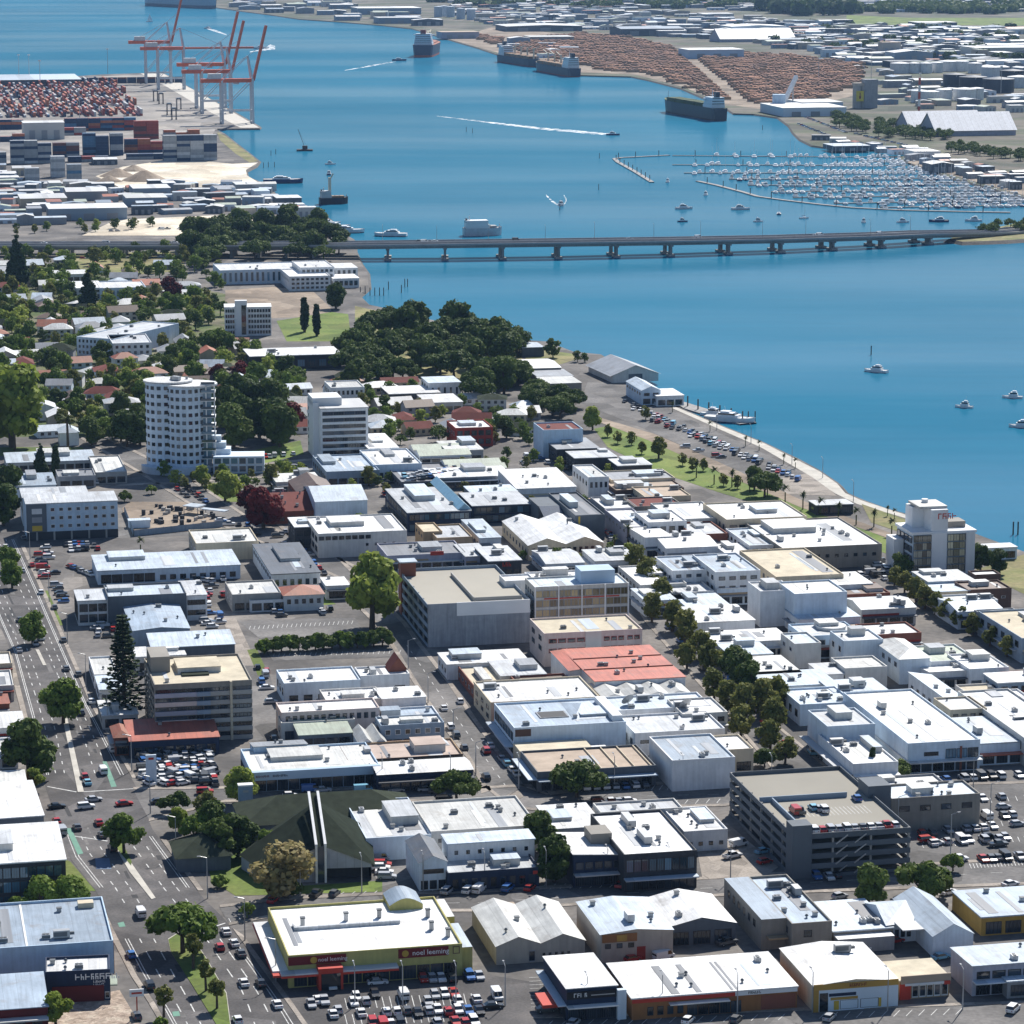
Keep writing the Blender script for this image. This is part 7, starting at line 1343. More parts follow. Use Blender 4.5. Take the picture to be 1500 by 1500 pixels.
for x,y,c in ((1008,1498,'white'),(1078,1497,'dark grey'),(840,1502,'silver'),(1484,1482,'white'),(1215,1494,'silver')): cpx(x,y,x+10,y-9,N_,colr=c)
for x,y,c,k in ((1065,1384,'dark grey','pickup'),(1062,1379,'silver','four-wheel drive'),(1378,1405,'light blue','saloon'),(1312,1381,'red','hatchback'),(1282,1390,'white','saloon'),(1302,1381,'white','saloon'),(927,1408,'red','hatchback'),(972,1405,'white','van'),(1073,1257,'white','pickup'),(1120,1265,'red','hatchback'),(1118,1250,'light blue','saloon'),(1082,1240,'white','van'),(1390,1310,'white','saloon'),(1480,1298,'white','saloon'),(1230,1316,'silver','hatchback')): cpx(x,y,x+14,y-3,'parked in a yard between the warehouses',colr=c,kind=k)
M_ = 'parked along the tree lined street'
for t in range(26):
    f = t/26; 
    for off in (6,30):
        if rng.random() < .6: cpx(925+f*215+off*(.7+f*.5),860+f*262,900+f*215,835+f*262,M_)
for x,y in ((1190,1105),(1205,1112),(1215,1118),(1230,1125)): cpx(x,y,x-12,y-14,M_)
E_ = 'parked along the shop street'
for t in range(18):
    f = t/18
    for off in (4,24):
        if rng.random() < .7: cpx(1318+f*170+off,845+f*112,1300+f*170,835+f*112,E_)
B_ = 'parked in a town centre yard'
for poly,n in (([(490,905),(330,935),(345,905)],0),([(1170,960),(1235,955),(1300,962),(1240,962)],6),([(560,690),(590,690),(650,720),(560,712)],10),([(740,690),(800,650),(860,690),(800,700)],10),([(350,760),(440,830),(430,840),(340,775)],9),([(940,745),(1010,735),(1000,742)],3),([(400,1085),(435,1045),(432,1090)],4),([(370,980),(395,980),(410,1040),(395,1050)],6),([(290,900),(325,895),(330,920),(295,925)],6),([(1250,830),(1300,822),(1310,850),(1260,850)],12),([(235,845),(340,842),(345,868),(300,900)],14),([(100,890),(150,895),(190,930),(130,945)],9),([(400,775),(440,782),(470,850),(430,850)],8),([(395,885),(470,880),(490,900),(400,905)],6),([(600,735),(560,725),(590,745)],3),([(690,745),(770,745),(770,765),(700,765)],8),([(880,760),(930,780),(935,800),(890,795)],7)):
    for x,y,w in scatter(poly,n,3.2,n+int(poly[0][0]),1.5): car(w.x,w.y,rng.choice([VA,UA]),B_)
L_ = 'displayed at the long car dealership'
row(58,812,66,850,6,UA,L_,.9); row(66,800,80,845,6,UA,L_,.8); row(95,800,130,798,6,VA,L_,.95); row(95,808,130,806,6,VA,L_,.95); row(100,830,135,845,6,VA+.4,L_,1); row(170,850,230,846,10,VA+.3,L_,.9); row(238,842,320,855,12,VA+.5,L_,.9); row(78,850,96,885,6,UA,L_,.9); row(60,790,120,788,5,UA,L_,.5); row(135,800,150,812,3,VA,L_,.9)
H_ = 'parked on the street near the rounded apartment tower'
row(265,710,305,738,7,dir_ang(265,710,305,738),H_,.9); row(250,712,285,735,5,dir_ang(250,712,285,735),H_,.5); row(60,712,200,708,10,UA,H_,.6); row(385,672,440,665,8,VA,H_,.6); row(400,690,445,684,6,UA,H_,.6); row(320,762,345,775,4,UA,H_,.8); row(440,810,480,845,5,VA,H_,.8)
W_ = 'parked in the waterfront car park'
for k in range(5): row(905+k*10,585+k*7,1130+k*14,683+k*7,34,VA-.5,W_,.55)
row(700,610,780,640,10,UA,'parked below the park grove',.6); row(1000,655,1060,672,9,UA,W_,.6); row(590,700,690,684,22,VA,'parked on the dark car deck',.9,z=3.6); row(595,705,695,689,22,VA,'parked on the dark car deck',.9,z=3.6)
row(0,360,490,352,0,UA,'x'); row(150,340,330,333,20,UA,'parked on the dry lot',.4); row(90,380,300,376,24,UA,'parked beside the bridge approach',.5); row(1180,172,1240,195,30,UA,'parked at the marina',.8); row(1170,182,1215,200,24,UA,'parked at the marina',.8); row(1250,196,1330,214,30,UA,'parked at the marina',.7)
emit_cars()
# ================================================================== bridge
def vec2(p): return Vector((p.x,p.y,0))
BL = [(-120,374,6.0),(0,374.5,6.5),(270,376,7.2),(500,377.5,8.2),(652,377,8.8),(818,374.8,8.8),(982,371.2,8.2),(1143,366,7.2),(1290,358.8,6.0),(1359,354,5.2),(1420,349.5,3.6),(1480,344,1.6),(1560,336,1.2)]
BP = [(P(x,y,0),z) for x,y,z in BL]
br = empty('harbour_bridge',(BP[4][0].x,BP[4][0].y,0)); tag(br,'long low twin concrete road bridge crossing the harbour on paired piers','bridge'); BO = br.location
BRC = mat('bridge_concrete',(.30,.295,.29),.9,.2,var=.2,scale=.05,streak=.2)
def offs(i,o):
    a = BP[max(0,i-1)][0]; b = BP[min(len(BP)-1,i+1)][0]; d = vec2(b)-vec2(a); d.normalize(); return vec2(BP[i][0])+Vector((-d.y,d.x,0))*o
for off in (0,15.5):
    mb = MB(); dk = MB(); rl = MB()
    for i in range(len(BP)-1):
        (za,zb) = (BP[i][1],BP[i+1][1]); q = [(offs(i,off-5.5),offs(i+1,off-5.5)),(offs(i,off+5.5),offs(i+1,off+5.5)),(offs(i,off-4.0),offs(i+1,off-4.0)),(offs(i,off+4.0),offs(i+1,off+4.0))]
        v = lambda p,z: (p.x-BO.x,p.y-BO.y,z)
        dk.quad(v(q[0][0],za),v(q[0][1],zb),v(q[1][1],zb),v(q[1][0],za))
        for s,(e,g) in ((1,(q[0],q[2])),(-1,(q[1],q[3]))):
            f = [v(e[0],za-.7),v(e[1],zb-.7),v(e[1],zb),v(e[0],za)]; mb.quad(*(f if s > 0 else f[::-1])); f = [v(g[0],za-2.3),v(g[1],zb-2.3),v(g[1],zb-.7),v(g[0],za-.7)]; mb.quad(*(f if s > 0 else f[::-1])); f = [v(g[0],za-.7),v(g[1],zb-.7),v(e[1],zb-.7),v(e[0],za-.7)]; mb.quad(*f)
            f = [v(e[0],za),v(e[1],zb),v(e[1],zb+.95),v(e[0],za+.95)]; rl.quad(*f); d_ = (q[1][0]-q[0][0]).normalized()*.35*s; f = [v(e[0]+d_,za+.95),v(e[1]+d_,zb+.95),v(e[1]+d_,zb),v(e[0]+d_,za)]; rl.quad(*f); f = [v(e[0],za+.95),v(e[1],zb+.95),v(e[1]+d_,zb+.95),v(e[0]+d_,za+.95)]; rl.quad(*f)
        mb.quad(v(q[2][0],za-2.3),v(q[2][1],zb-2.3),v(q[3][1],zb-2.3),v(q[3][0],za-2.3))
    o = obj('girder',mb.mesh('girder',BRC),br); obj('road_deck',dk.mesh('road_deck',ASPH2),br); obj('parapet',rl.mesh('parapet',mat('parapet_grey',(.42,.42,.43),.8)),br)
def bridge_at(px):
    for i in range(len(BL)-1):
        if BL[i][0] <= px <= BL[i+1][0]: break
    t = (px-BL[i][0])/(BL[i+1][0]-BL[i][0]); a,b = offs(i,0),offs(i+1,0); p = a.lerp(b,t); d = (b-a).normalized(); return p,Vector((-d.y,d.x,0)),math.atan2(d.y,d.x),BL[i][2]*(1-t)+BL[i+1][2]*t
for j,px in enumerate((568,652,736,818,902,982,1066,1143,1218,1290,1359)):
    p,nrm_,ang,z = bridge_at(px)
    for off in (0,15.5):
        q = p+nrm_*off; pr = obj('pier',None,br) if False else None
        mb = MB(); mb.box(-.75,-2.6,-3,.75,2.6,z-2.3); mb.box(-1.2,-4.0,z-3.3,1.2,4.0,z-2.3); o = obj('pier',mb.mesh('pier',BRC),br,(q.x-BO.x,q.y-BO.y,0),ang)
        mb = MB(); mb.box(-2.3,-4.2,-3,2.3,4.2,-.4); obj('footing',mb.mesh('footing',CONC),o)
for px in range(20,500,40):
    p,nrm_,ang,z = bridge_at(px)
    mb = MB(); mb.box(-.9,-4,-.1,.9,19,z-2.2); obj('pier',mb.mesh('pier',BRC),br,(p.x-BO.x,p.y-BO.y,0),ang)
LAMP_ME = {}
def lamp_mesh(h):
    if h not in LAMP_ME:
        a = MB(); a.bar((0,0,0),(0,0,h),.13,0,.07,6); b = MB(); b.bar((0,0,h),(1.8,0,h+.5),.06,0,.05,5); c = MB(); c.box(1.5,-.18,h+.4,2.3,.18,h+.56); LAMP_ME[h] = (a.mesh('pole',METAL),b.mesh('arm',METAL),c.mesh('lamp_head',FRG))
    return LAMP_ME[h]
def lamp(px,py,h,ang,label,group,z=0,pos=None):
    g = pos or P(px,py,z); r = empty('street_lamp',(g.x,g.y,z),ang); tag(r,label,'street lamp',group)
    for nm,me in zip(('pole','arm','lamp_head'),lamp_mesh(h)): obj(nm,me,r)
for i,px in enumerate(range(560,1400,80)):
    p,nrm_,ang,z = bridge_at(px); q = p+nrm_*(5 if i % 2 else 20); lamp(0,0,11,ang+math.pi/2,'thin street lamp on the harbour bridge','lamps on the bridge',z,Vector((q.x,q.y,z)))
for y in range(820,1500,62): lamp(ip(RK,y)+6,y,10,VA+math.pi/2,'street lamp on the footpath of the arterial road','lamps along the arterial road')
for x in range(440,1080,90): lamp(x,1312-(x-440)*.035,9,VA,'street lamp beside the back street bays','lamps along the back street')
for x in range(860,1480,110): lamp(x,1490-(x-860)*.02,9,VA,'street lamp on the kerb of the front street','lamps along the front street')
for x in (520,590,668,740): lamp(x,1474,9,VA,'lamp post in the store car park','lamps in the store car park')
for x,y in ((1315,1235),(1392,1262),(1450,1215),(1425,1175)): lamp(x,y,12,UA,'tall lamp post in the east car park','lamps in the east car park')
for x in (560,660,760,900,1000,1130): lamp(x,1156,9,VA,'street lamp along the cross street','lamps along the cross street')
for x,y in ((596,980),(625,1030),(662,1085),(695,1135)): lamp(x+2,y,9,UA,'street lamp along the diagonal street','lamps along the diagonal street')
for x,y in ((1050,630),(1100,650),(1160,680),(1205,700),(1250,735)): lamp(x,y,8,VA,'lamp on the waterfront promenade','lamps on the promenade')
Bw = 'driving over the harbour bridge'
for i,(px,c) in enumerate(((622,'white'),(637,'white'),(1035,'white'),(1208,'white'),(1216,'white'),(614,'dark grey'),(1305,'white'),(930,'silver'),(760,'dark grey'),(60,'white'),(150,'silver'),(250,'white'))):
    p,nrm_,ang,z = bridge_at(px); q = p+nrm_*((i % 3)*2.5+13); o = obj('car',simple_mesh('saloon' if i % 2 else 'van',c),None,(q.x,q.y,z),ang); tag(o,'%s vehicle driving over the harbour bridge' % c,'car','vehicles on the bridge')

# ================================================================== ships and boats
HULLP = [(-.5,.80,.0),(-.46,.95,.0),(-.3,1.0,0),(.0,1.0,0),(.25,.98,0),(.36,.82,.03),(.44,.48,.08),(.5,.03,.14)]
def hull_mesh(L,Bm,D,paint,boot,deck,draft=1.2,bd=.28):
    """station ring hull: boot stripe at the water, painted sides, deck"""
    mb = MB(); st = [(x*L,Bm/2*w,D*(1+sh)) for x,w,sh in HULLP]
    def ring(s,k,zf): return (s[0]+(-.02*L*(1-k) if s[0] > .3*L else 0),s[1]*(.86+.14*k),zf)
    for a,b in zip(st,st[1:]):
        for k0,k1,m in ((0,bd,1),(bd,1,0)):
            for sg in (1,-1):
                pa0,pa1 = ring(a,k0,-draft+(a[2]+draft)*k0),ring(a,k1,-draft+(a[2]+draft)*k1); pb0,pb1 = ring(b,k0,-draft+(b[2]+draft)*k0),ring(b,k1,-draft+(b[2]+draft)*k1)
                q = [(pa0[0],-sg*pa0[1],pa0[2]),(pb0[0],-sg*pb0[1],pb0[2]),(pb1[0],-sg*pb1[1],pb1[2]),(pa1[0],-sg*pa1[1],pa1[2])]; mb.quad(*(q if sg > 0 else q[::-1]),m)
        mb.quad((a[0],-a[1],a[2]-.3),(b[0],-b[1],b[2]-.3),(b[0],b[1],b[2]-.3),(a[0],a[1],a[2]-.3),2)
    s = st[0]; zb = -draft+(s[2]+draft)*bd
    mb.quad((s[0],s[1]*.86,-draft),(s[0],-s[1]*.86,-draft),(s[0],-s[1]*.9,zb),(s[0],s[1]*.9,zb),1); mb.quad((s[0],s[1]*.9,zb),(s[0],-s[1]*.9,zb),(s[0],-s[1],s[2]),(s[0],s[1],s[2]),0)
    return mb.mesh('hull',[paint,boot,deck])
def ship_at(stern,bow,label,name='cargo_ship',cat='ship',Bm=None,D=10,paint=(.02,.035,.07),boot=(.22,.04,.03),deckc=(.22,.16,.12),top=(.7,.72,.74),cargo=None,cranes=0,tiers=5,funnel=(.03,.04,.06),fixed_len=None,house=.15):
    a,b = P(*stern,WATER_Z),P(*bow,WATER_Z); d = b-a; L = fixed_len or d.length; ang = math.atan2(d.y,d.x); c = a+d.normalized()*L/2; Bm = Bm or L/6.3
    r = empty(name,(c.x,c.y,WATER_Z),ang); tag(r,label,cat)
    obj('hull',hull_mesh(L,Bm,D,mat('hull_%s' % label[:14],paint,.45,rnd=0),mat('boot_%s' % label[:14],boot,.6,rnd=0),mat('deck_%s' % label[:14],deckc,.8),3.0),r)
    x0 = -L*.46; sw = Bm*.84
    TM = mat('superstructure_%s' % label[:14],top,.5,rnd=0); hz = D-.3
    for k in range(tiers):
        lx = L*house*(1-.05*k); w_ = sw*(1-.035*k); o = obj('superstructure_deck',box_mesh('superstructure_deck',TM),r,(x0+.01*L,-w_/2,hz+k*2.9),0,(lx,w_,2.9)); 
        o2 = obj('window_band',box_mesh('window_band',GL),r,(x0+.01*L-.05,-w_*.46,hz+k*2.9+1.3),0,(lx+.1,w_*.92,.8)) if k else None
    zt = hz+tiers*2.9
    obj('bridge_wing',box_mesh('bridge_wing',TM),r,(x0+L*.10,-Bm*.5,zt-2.6),0,(L*.035,Bm,1.2)); obj('funnel',box_mesh('funnel',mat('funnel_%s' % label[:14],funnel,.5)),r,(x0+L*.015,-Bm*.12,zt),0,(L*.04,Bm*.24,min(6.0,L*.05)))
    mb = MB(); mb.bar((x0+L*.11,0,zt),(x0+L*.11,0,zt+min(9,L*.12)),.35,0,.15); mb.bar((x0+L*.11,-Bm*.15,zt+2),(x0+L*.11,Bm*.15,zt+2),.2); obj('mast',mb.mesh('mast',TM),r)
    mb = MB(); mb.bar((L*.44,0,D),(L*.44,0,D+min(10,L*.1)),.4,0,.2); obj('fore_mast',mb.mesh('fore_mast',TM),r)
    n = 4
    for i in range(n):
        xa = -L*.29+i*L*.165
        if cargo: obj('deck_cargo',box_mesh('deck_cargo',mat('cargo_%s' % label[:14],cargo,.9,var=.35,scale=.6)),r,(xa,-Bm*.42,D-.2),0,(L*.145,Bm*.84,4.2))
        else: obj('hatch_cover',box_mesh('hatch_cover',mat('hatch_%s' % label[:14],deckc,.7)),r,(xa,-Bm*.33,D-.3),0,(L*.14,Bm*.66,1.8))
        if i < cranes:
            mb = MB(); xc = xa+L*.152; mb.bar((xc,0,D),(xc,0,D+16),1.1); mb.bar((xc,0,D+14),(xc+L*.13,0,D+19),.5); obj('deck_crane',mb.mesh('deck_crane',mat('crane_%s' % label[:14],(.62,.55,.42))),r)
    return r
ship_at((619,84),(660,66),'red and dark blue bulk carrier with pale accommodation block, stern on',Bm=34,D=19,paint=(.03,.05,.10),boot=(.42,.09,.05),top=(.58,.66,.74),cranes=3,tiers=6,fixed_len=150,funnel=(.30,.06,.05),deckc=(.36,.15,.1))
ship_at((1056,177.5),(974,163),'dark green hulled cargo ship with white wheelhouse and black funnel',D=14,Bm=19,paint=(.018,.032,.05),boot=(.012,.02,.035),deckc=(.10,.13,.05),top=(.6,.68,.75),cranes=0,tiers=4,cargo=(.07,.10,.04))
ship_at((735,90),(790,99),'log ship with pale deck cranes at the timber berth',D=11,Bm=20,paint=(.03,.05,.085),cranes=4,cargo=(.33,.22,.14))
ship_at((843,113),(786,103),'log ship with rust red deck and white stern house at the timber berth',D=12,Bm=20,paint=(.03,.045,.08),deckc=(.25,.06,.04),cranes=3,cargo=(.27,.09,.06),tiers=5)
ship_at((218,8),(318,13),'long pale ship hull at the far wharf, lit from behind',D=30,Bm=30,paint=(.30,.42,.50),boot=(.08,.12,.16),top=(.5,.58,.62),tiers=3)
def boat_parts(kind,L,seed=0):
    k = ('boat',kind,L)
    if k in UNIT: return UNIT[k]
    Bm = L*.30; out = []; HW = mat('boat_hull_white',(.78,.79,.80),.35,.5,rnd=.05); HB = mat('boat_hull_blue',(.03,.06,.16),.35,rnd=.1); DK = mat('boat_deck',(.76,.76,.74),.6); BT = mat('boat_boot',(.05,.07,.12),.5); hp = HB if kind.endswith('blue') else HW
    D = L*.105; out.append(('hull',hull_mesh(L,Bm,D,hp,BT,DK,.5,.3)))
    c = MB(); g = MB()
    if kind.startswith('launch'):
        c.box(-L*.26,-Bm*.38,D-.3,L*.18,Bm*.38,D+1.0); c.box(-L*.22,-Bm*.36,D+1.7,L*.08,Bm*.34,D+1.85); c.box(-L*.18,-Bm*.28,D+1.85,L*.0,Bm*.28,D+2.5); c.tri((L*.18,-Bm*.38,D-.3),(L*.34,0,D-.2),(L*.18,Bm*.38,D-.3)); c.bar((-L*.1,0,D+2.5),(-L*.12,0,D+4.6),.05)
        g.box(-L*.22,-Bm*.35,D+1.0,L*.12,Bm*.35,D+1.7); out += [('cabin',c.mesh('cabin',HW)),('windows',g.mesh('windows',GL))]
    else:
        c.box(-L*.12,-Bm*.28,D-.3,L*.16,Bm*.28,D+.5); m = MB(); m.bar((L*.06,0,D),(L*.06,0,D+L*1.05),.08,0,.05,5); b = MB(); b.bar((L*.06,0,D+1.3),(-L*.30,0,D+1.3),.16,0,.12,5); m.bar((L*.06,-.9,D+L*.6),(L*.06,.9,D+L*.6),.04)
        out += [('cabin',c.mesh('cabin',HW)),('mast',m.mesh('mast',METAL)),('boom',b.mesh('boom',mat('sail_cover',(.05,.10,.25),.8,rnd=.3)))]
    UNIT[k] = out; return out
def boat(px,py,L,kind,ang,label,group=None,pos=None):
    g = pos or P(px,py,WATER_Z); r = empty('sailing_yacht' if kind.startswith('yacht') else 'motor_launch',(g.x,g.y,WATER_Z),ang); tag(r,label,'boat',group)
    for nm,me in boat_parts(kind,L): obj(nm,me,r)
    return r
for t in [(1283,545,13,'launch',2.6,'white motor launch anchored alone in the open harbour'),(1412,597,9,'launch',2.7,'small white launch anchored beyond the promenade'),(1483,583,10,'launch',2.9,'white cabin boat anchored off the tower shore'),(1495,626,11,'launch',2.8,'white launch at its mooring closest to the tower shore'),(1002,306,14,'launch',.2,'white launch moored beside the bridge, larger than its neighbours'),(1085,307,15,'launch',.1,'long white launch moored below the marina breakwater'),(1111,325,8,'launch',.3,'little white boat moored close to the bridge'),(1034,286,10,'launch',1.4,'small launch moored under the breakwater tip'),(1000,325,8,'launchblue',.2,'dark little boat moored near the bridge'),(1141,314,11,'yachtblue',1.5,'dark yacht moored end-on below the breakwater'),(1178,320,8,'yacht',.4,'small yacht moored near the bridge lamps'),(1265,326,9,'launch',1.6,'white boat moored end-on by the bridge'),(1323,326,10,'launch',.2,'pale boat moored mid way to the spit'),(1375,325,15,'launchblue',3.1,'wide grey boat moored near the spit'),(1426,324,13,'launch',3.0,'white boat moored just off the spit'),(978,267,10,'launch',1.5,'white boat by the outer breakwater arm'),(484,241,10,'launch',.1,'white launch moored off the sand reclamation'),(482,256,13,'launchblue',1.6,'white topped blue launch moored below the white launch'),(585,89,22,'launchblue',.1,'dark tug near the stern of the bulk carrier'),(822,301,12,'launch',4.9,'speeding white boat heading for the bridge'),(898,198,14,'launchblue',-.1,'small speedboat drawing a long white wake'),(572,346,24,'launch',3.0,'white workboat beyond the bridge'),(508,341,26,'launch',.1,'white launch at the fishing wharf beside the bridge'),(490,335,24,'launch',.2,'cabin cruiser berthed at the fishing wharf'),(478,330,22,'launch',.2,'white fishing launch berthed near the grove'),(1070,618,24,'launch',-.4,'white ferry berthed at the town wharf'),(1048,609,14,'launch',-.4,'white charter boat at the town wharf'),(415,268,34,'launchblue',.05,'long dark work barge off the reclamation'),(383,71,26,'launch',.1,'ferry throwing up a white wash near the cranes'),(304,42,18,'launch',2.6,'boat running ahead of its white wash')]: boat(*t)
r = ship_at((655+24,345.2),(735,344),'white naval looking ship with stepped upperworks moored beyond the bridge',D=5.5,Bm=11,paint=(.55,.56,.58),boot=(.2,.2,.22),deckc=(.4,.4,.4),top=(.75,.75,.75),tiers=2,cranes=0,name='patrol_ship',house=.6)
r = ship_at((468,299),(510,298),'dark fishing trawler with tall gantries at the fishing wharf',D=5,Bm=9,paint=(.02,.025,.04),boot=(.05,.04,.04),deckc=(.3,.2,.12),top=(.5,.5,.5),tiers=2,cranes=1,house=.35,name='trawler',cat='boat')
p_ = P(219,32,WATER_Z); r = empty('sailing_yacht',(p_.x,p_.y,WATER_Z),.2); tag(r,'yacht under full white sail out in the channel','boat')
for nm,me in boat_parts('yacht',14): obj(nm,me,r)
mb = MB(); mb.tri((.9,.1,3),(-4.5,.6,3),(.9,.1,17)); mb.tri((6.5,.1,2.2),(1.2,-.6,2.6),(1.0,.1,15.5)); obj('sail',mb.mesh('sail',mat('sailcloth',(.8,.8,.8),.8,rnd=0)),r)
# crane barge
p_ = P(446,221,WATER_Z); r = empty('crane_barge',(p_.x,p_.y,WATER_Z),.05); tag(r,'dark barge with leaning lattice crane near the reclamation','barge')
mb = MB(); mb.box(-7.5,-4,-.5,8,4,1.6); obj('pontoon',mb.mesh('pontoon',wallm('dark')),r); mb = MB(); mb.box(-2,-1.5,1.6,3,1.5,5); obj('cab',mb.mesh('cab',wallm('brown')),r)
mb = MB(); mb.bar((0,-.6,4),(-6,-.6,21),.2); mb.bar((0,.6,4),(-6,.6,21),.2); [mb.bar((-6*k/8,-.6,4+17*k/8),(-6*(k+1)/8,.6,4+17*(k+1)/8),.1) for k in range(8)]; mb.bar((2,0,5),(-6,0,21),.06); obj('jib',mb.mesh('jib',FRD),r)
# wakes
def foam_material():
    m,n,l,b = principled('wake_foam'); g = n.new('ShaderNodeNewGeometry'); t = n.new('ShaderNodeTexNoise'); t.inputs['Scale'].default_value = .12; t.inputs['Detail'].default_value = 5; l.new(g.outputs['Position'],t.inputs['Vector'])
    mr = n.new('ShaderNodeMapRange'); mr.inputs[1].default_value = .40; mr.inputs[2].default_value = .62; l.new(t.outputs[0],mr.inputs[0]); l.new(mr.outputs[0],b.inputs['Alpha']); b.inputs['Base Color'].default_value = (.8,.84,.86,1); b.inputs['Roughness'].default_value = .8; return m
FOAM = foam_material()
def wake(pts,label):
    mb = MB(); L = [(P(x,y-w_/2,WATER_Z+.06),P(x,y+w_/2,WATER_Z+.06)) for x,y,w_ in pts]
    for a,b in zip(L,L[1:]): mb.quad(a[1],b[1],b[0],a[0])
    o = obj('boat_wake',mb.mesh('boat_wake',FOAM)); tag(o,label,'wake',kind='stuff')
wake([(896,197,2.6),(860,194,3.6),(800,189,3.2),(740,182,2.4),(690,176,1.4),(640,170,.5)],'long white wake behind the small speedboat')
wake([(820,302,1.5),(808,294,3.4),(800,286,2)],'left foam arm behind the speeding white boat'); wake([(825,302,1.5),(830,293,3.4),(826,286,2)],'right foam arm behind the speeding white boat')
wake([(303,42,1.2),(315,45,3),(332,51,1.2)],'white wash streak beyond the cranes'); wake([(366,76,1),(386,73,2.4),(396,69,8),(403,70,5)],'spray patch beside the ferry near the cranes')
wake([(580,90,.8),(540,97,1.6),(505,103,.6)],'faint wash behind the dark tug')
# marina
PON = mat('pontoon_concrete',(.34,.33,.32),.9,var=.2); PIL = mat('pile_dark',(.08,.075,.07),.9)
def pontoon(pts,label,name='pontoon',wdt=2.6,piles=0,cat='pontoon',group=None):
    w = [P(x,y,WATER_Z) for x,y in pts]; r = empty(name,w[0]); tag(r,label,cat,group); mb = MB()
    for a,b in zip(w,w[1:]):
        d = (b-a).normalized(); n = Vector((-d.y,d.x,0))*wdt/2; a2,b2 = a-w[0],b-w[0]
        for q in ([a2-n,b2-n,b2+n,a2+n],):
            t = Vector((0,0,.7)); u = Vector((0,0,-.3)); mb.quad(q[0]+t,q[1]+t,q[2]+t,q[3]+t); mb.quad(q[0]+u,q[1]+u,q[1]+t,q[0]+t); mb.quad(q[2]+u,q[3]+u,q[3]+t,q[2]+t)
    obj('walkway',mb.mesh('walkway',PON),r)
    if piles:
        me = UNIT.get('pile') or MB(); 
        if 'pile' not in UNIT: me.bar((0,0,-2),(0,0,5.5),.3,0,.28,6); UNIT['pile'] = me.mesh('pile',PIL)
        tot = [(a,b) for a,b in zip(w,w[1:])]
        for a,b in tot:
            k = max(1,int((b-a).length/piles))
            for i in range(k): q = a.lerp(b,(i+.5)/k)-w[0]; obj('pile',UNIT['pile'],r,(q.x,q.y,0))
    return w
pontoon([(1022,266),(1050,272),(1088,282),(1110,288.5),(1150,294),(1200,300),(1250,305),(1320,308.5),(1400,310.5),(1480,312)],'curved floating breakwater round the marina','breakwater',4,28,'breakwater')
pontoon([(900,233),(912,231.5),(950,229.5),(980,228)],'upper arm of the outer breakwater','breakwater',4,30,'breakwater'); pontoon([(900,233),(905,238),(930,252),(955,267.5)],'lower arm of the outer breakwater','breakwater',4,22,'breakwater')
rows = [(985,228.5,1320,231),(985,242,1330,243),(1002,254,1370,254),(1068,263,1400,262),(1096,272,1430,270),(1130,281.5,1470,278),(1162,290,1490,286),(1222,298.5,1500,294),(1290,304.5,1500,301),(1260,237,1360,238),(1300,248,1390,249)]
NB = 0
BS = MB()
for k,(x0,y0,x1,y1) in sorted(enumerate(rows),key=lambda q: -q[1][1]):
    pontoon([(x0,y0),(x1,y1)],'marina pontoon lined with berthed boats','pontoon',2.4,36,group='marina pontoons')
    a,b = P(x0,y0,WATER_Z),P(x1,y1,WATER_Z); L = (b-a).length; n = int(L/5.6); dens = (.35,.65,.8,.82,.85,.85,.85,.8,.65,.95,.95)[k]
    for i in range(n):
        for side in (-1,1):
            t = (i+.5)/n
            if rng.random() > dens*(.4+.8*min(1,t*1.7)) : continue
            LL = rng.choice([11,12,13,14,15]); kind = rng.choice(['yacht','yacht','yacht','yachtblue','launch','launch','launch']); q = a.lerp(b,t)+Vector((0,side*(LL*.5+1.8),0)); NB += 1
            if NB > 290:
                dd_ = -side; BS.prism([(q.x+px_*LL*.15,q.y+py_*LL*.5*dd_) for px_,py_ in ((-1,-1),(1,-1),(1.0,.2),(0,1),(-1.0,.2))][::dd_ if dd_ else 1],WATER_Z-.2,WATER_Z+1.3); BS.box(q.x-LL*.1,q.y-LL*.2,WATER_Z+1.3,q.x+LL*.1,q.y+LL*.12,WATER_Z+2.6)
                if kind != 'launch': BS.bar((q.x,q.y,WATER_Z),(q.x,q.y,WATER_Z+LL*1.1),.1)
                continue
            boat(0,0,LL,kind,math.pi/2*(-side if rng.random() < .7 else side)+rng.uniform(-.04,.04),{'yacht': 'white yacht with bare mast in the marina','yachtblue': 'dark hulled yacht in the marina','launch': 'white motor launch in the marina'}[kind],'boats berthed in the marina',q)
if BS.f: tag(obj('far_marina_boats',BS.mesh('far_marina_boats',mat('boat_hull_white',(.78,.79,.80)))),'crowd of small white boats in the far rows of the marina','boats',kind='stuff')
# town wharf and jetty piles
pontoon([(985,590),(1030,604),(1096,622)],'timber town wharf beside the waterfront car park','wharf',9,8,'wharf')
for x,y in ((528,432),(535,431),(542,433),(549,433),(556,433),(562,433),(569,424),(588,429),(593,420),(597,420),(1096,618),(1106,618),(1385,790),(1391,789),(1484,783),(1491,783),(877,278),(692,195),(683,193),(386,246),(393,245),(402,245),(397,228),(404,226),(1276,520),(1117,190),(878,232),(820,308)):
    g = P(x,y,WATER_Z); o = obj('mooring_pile',UNIT['pile'],None,(g.x,g.y,WATER_Z),0,(.8,.8,.9)); tag(o,'dark timber mooring pile standing in the harbour','pile','mooring piles')

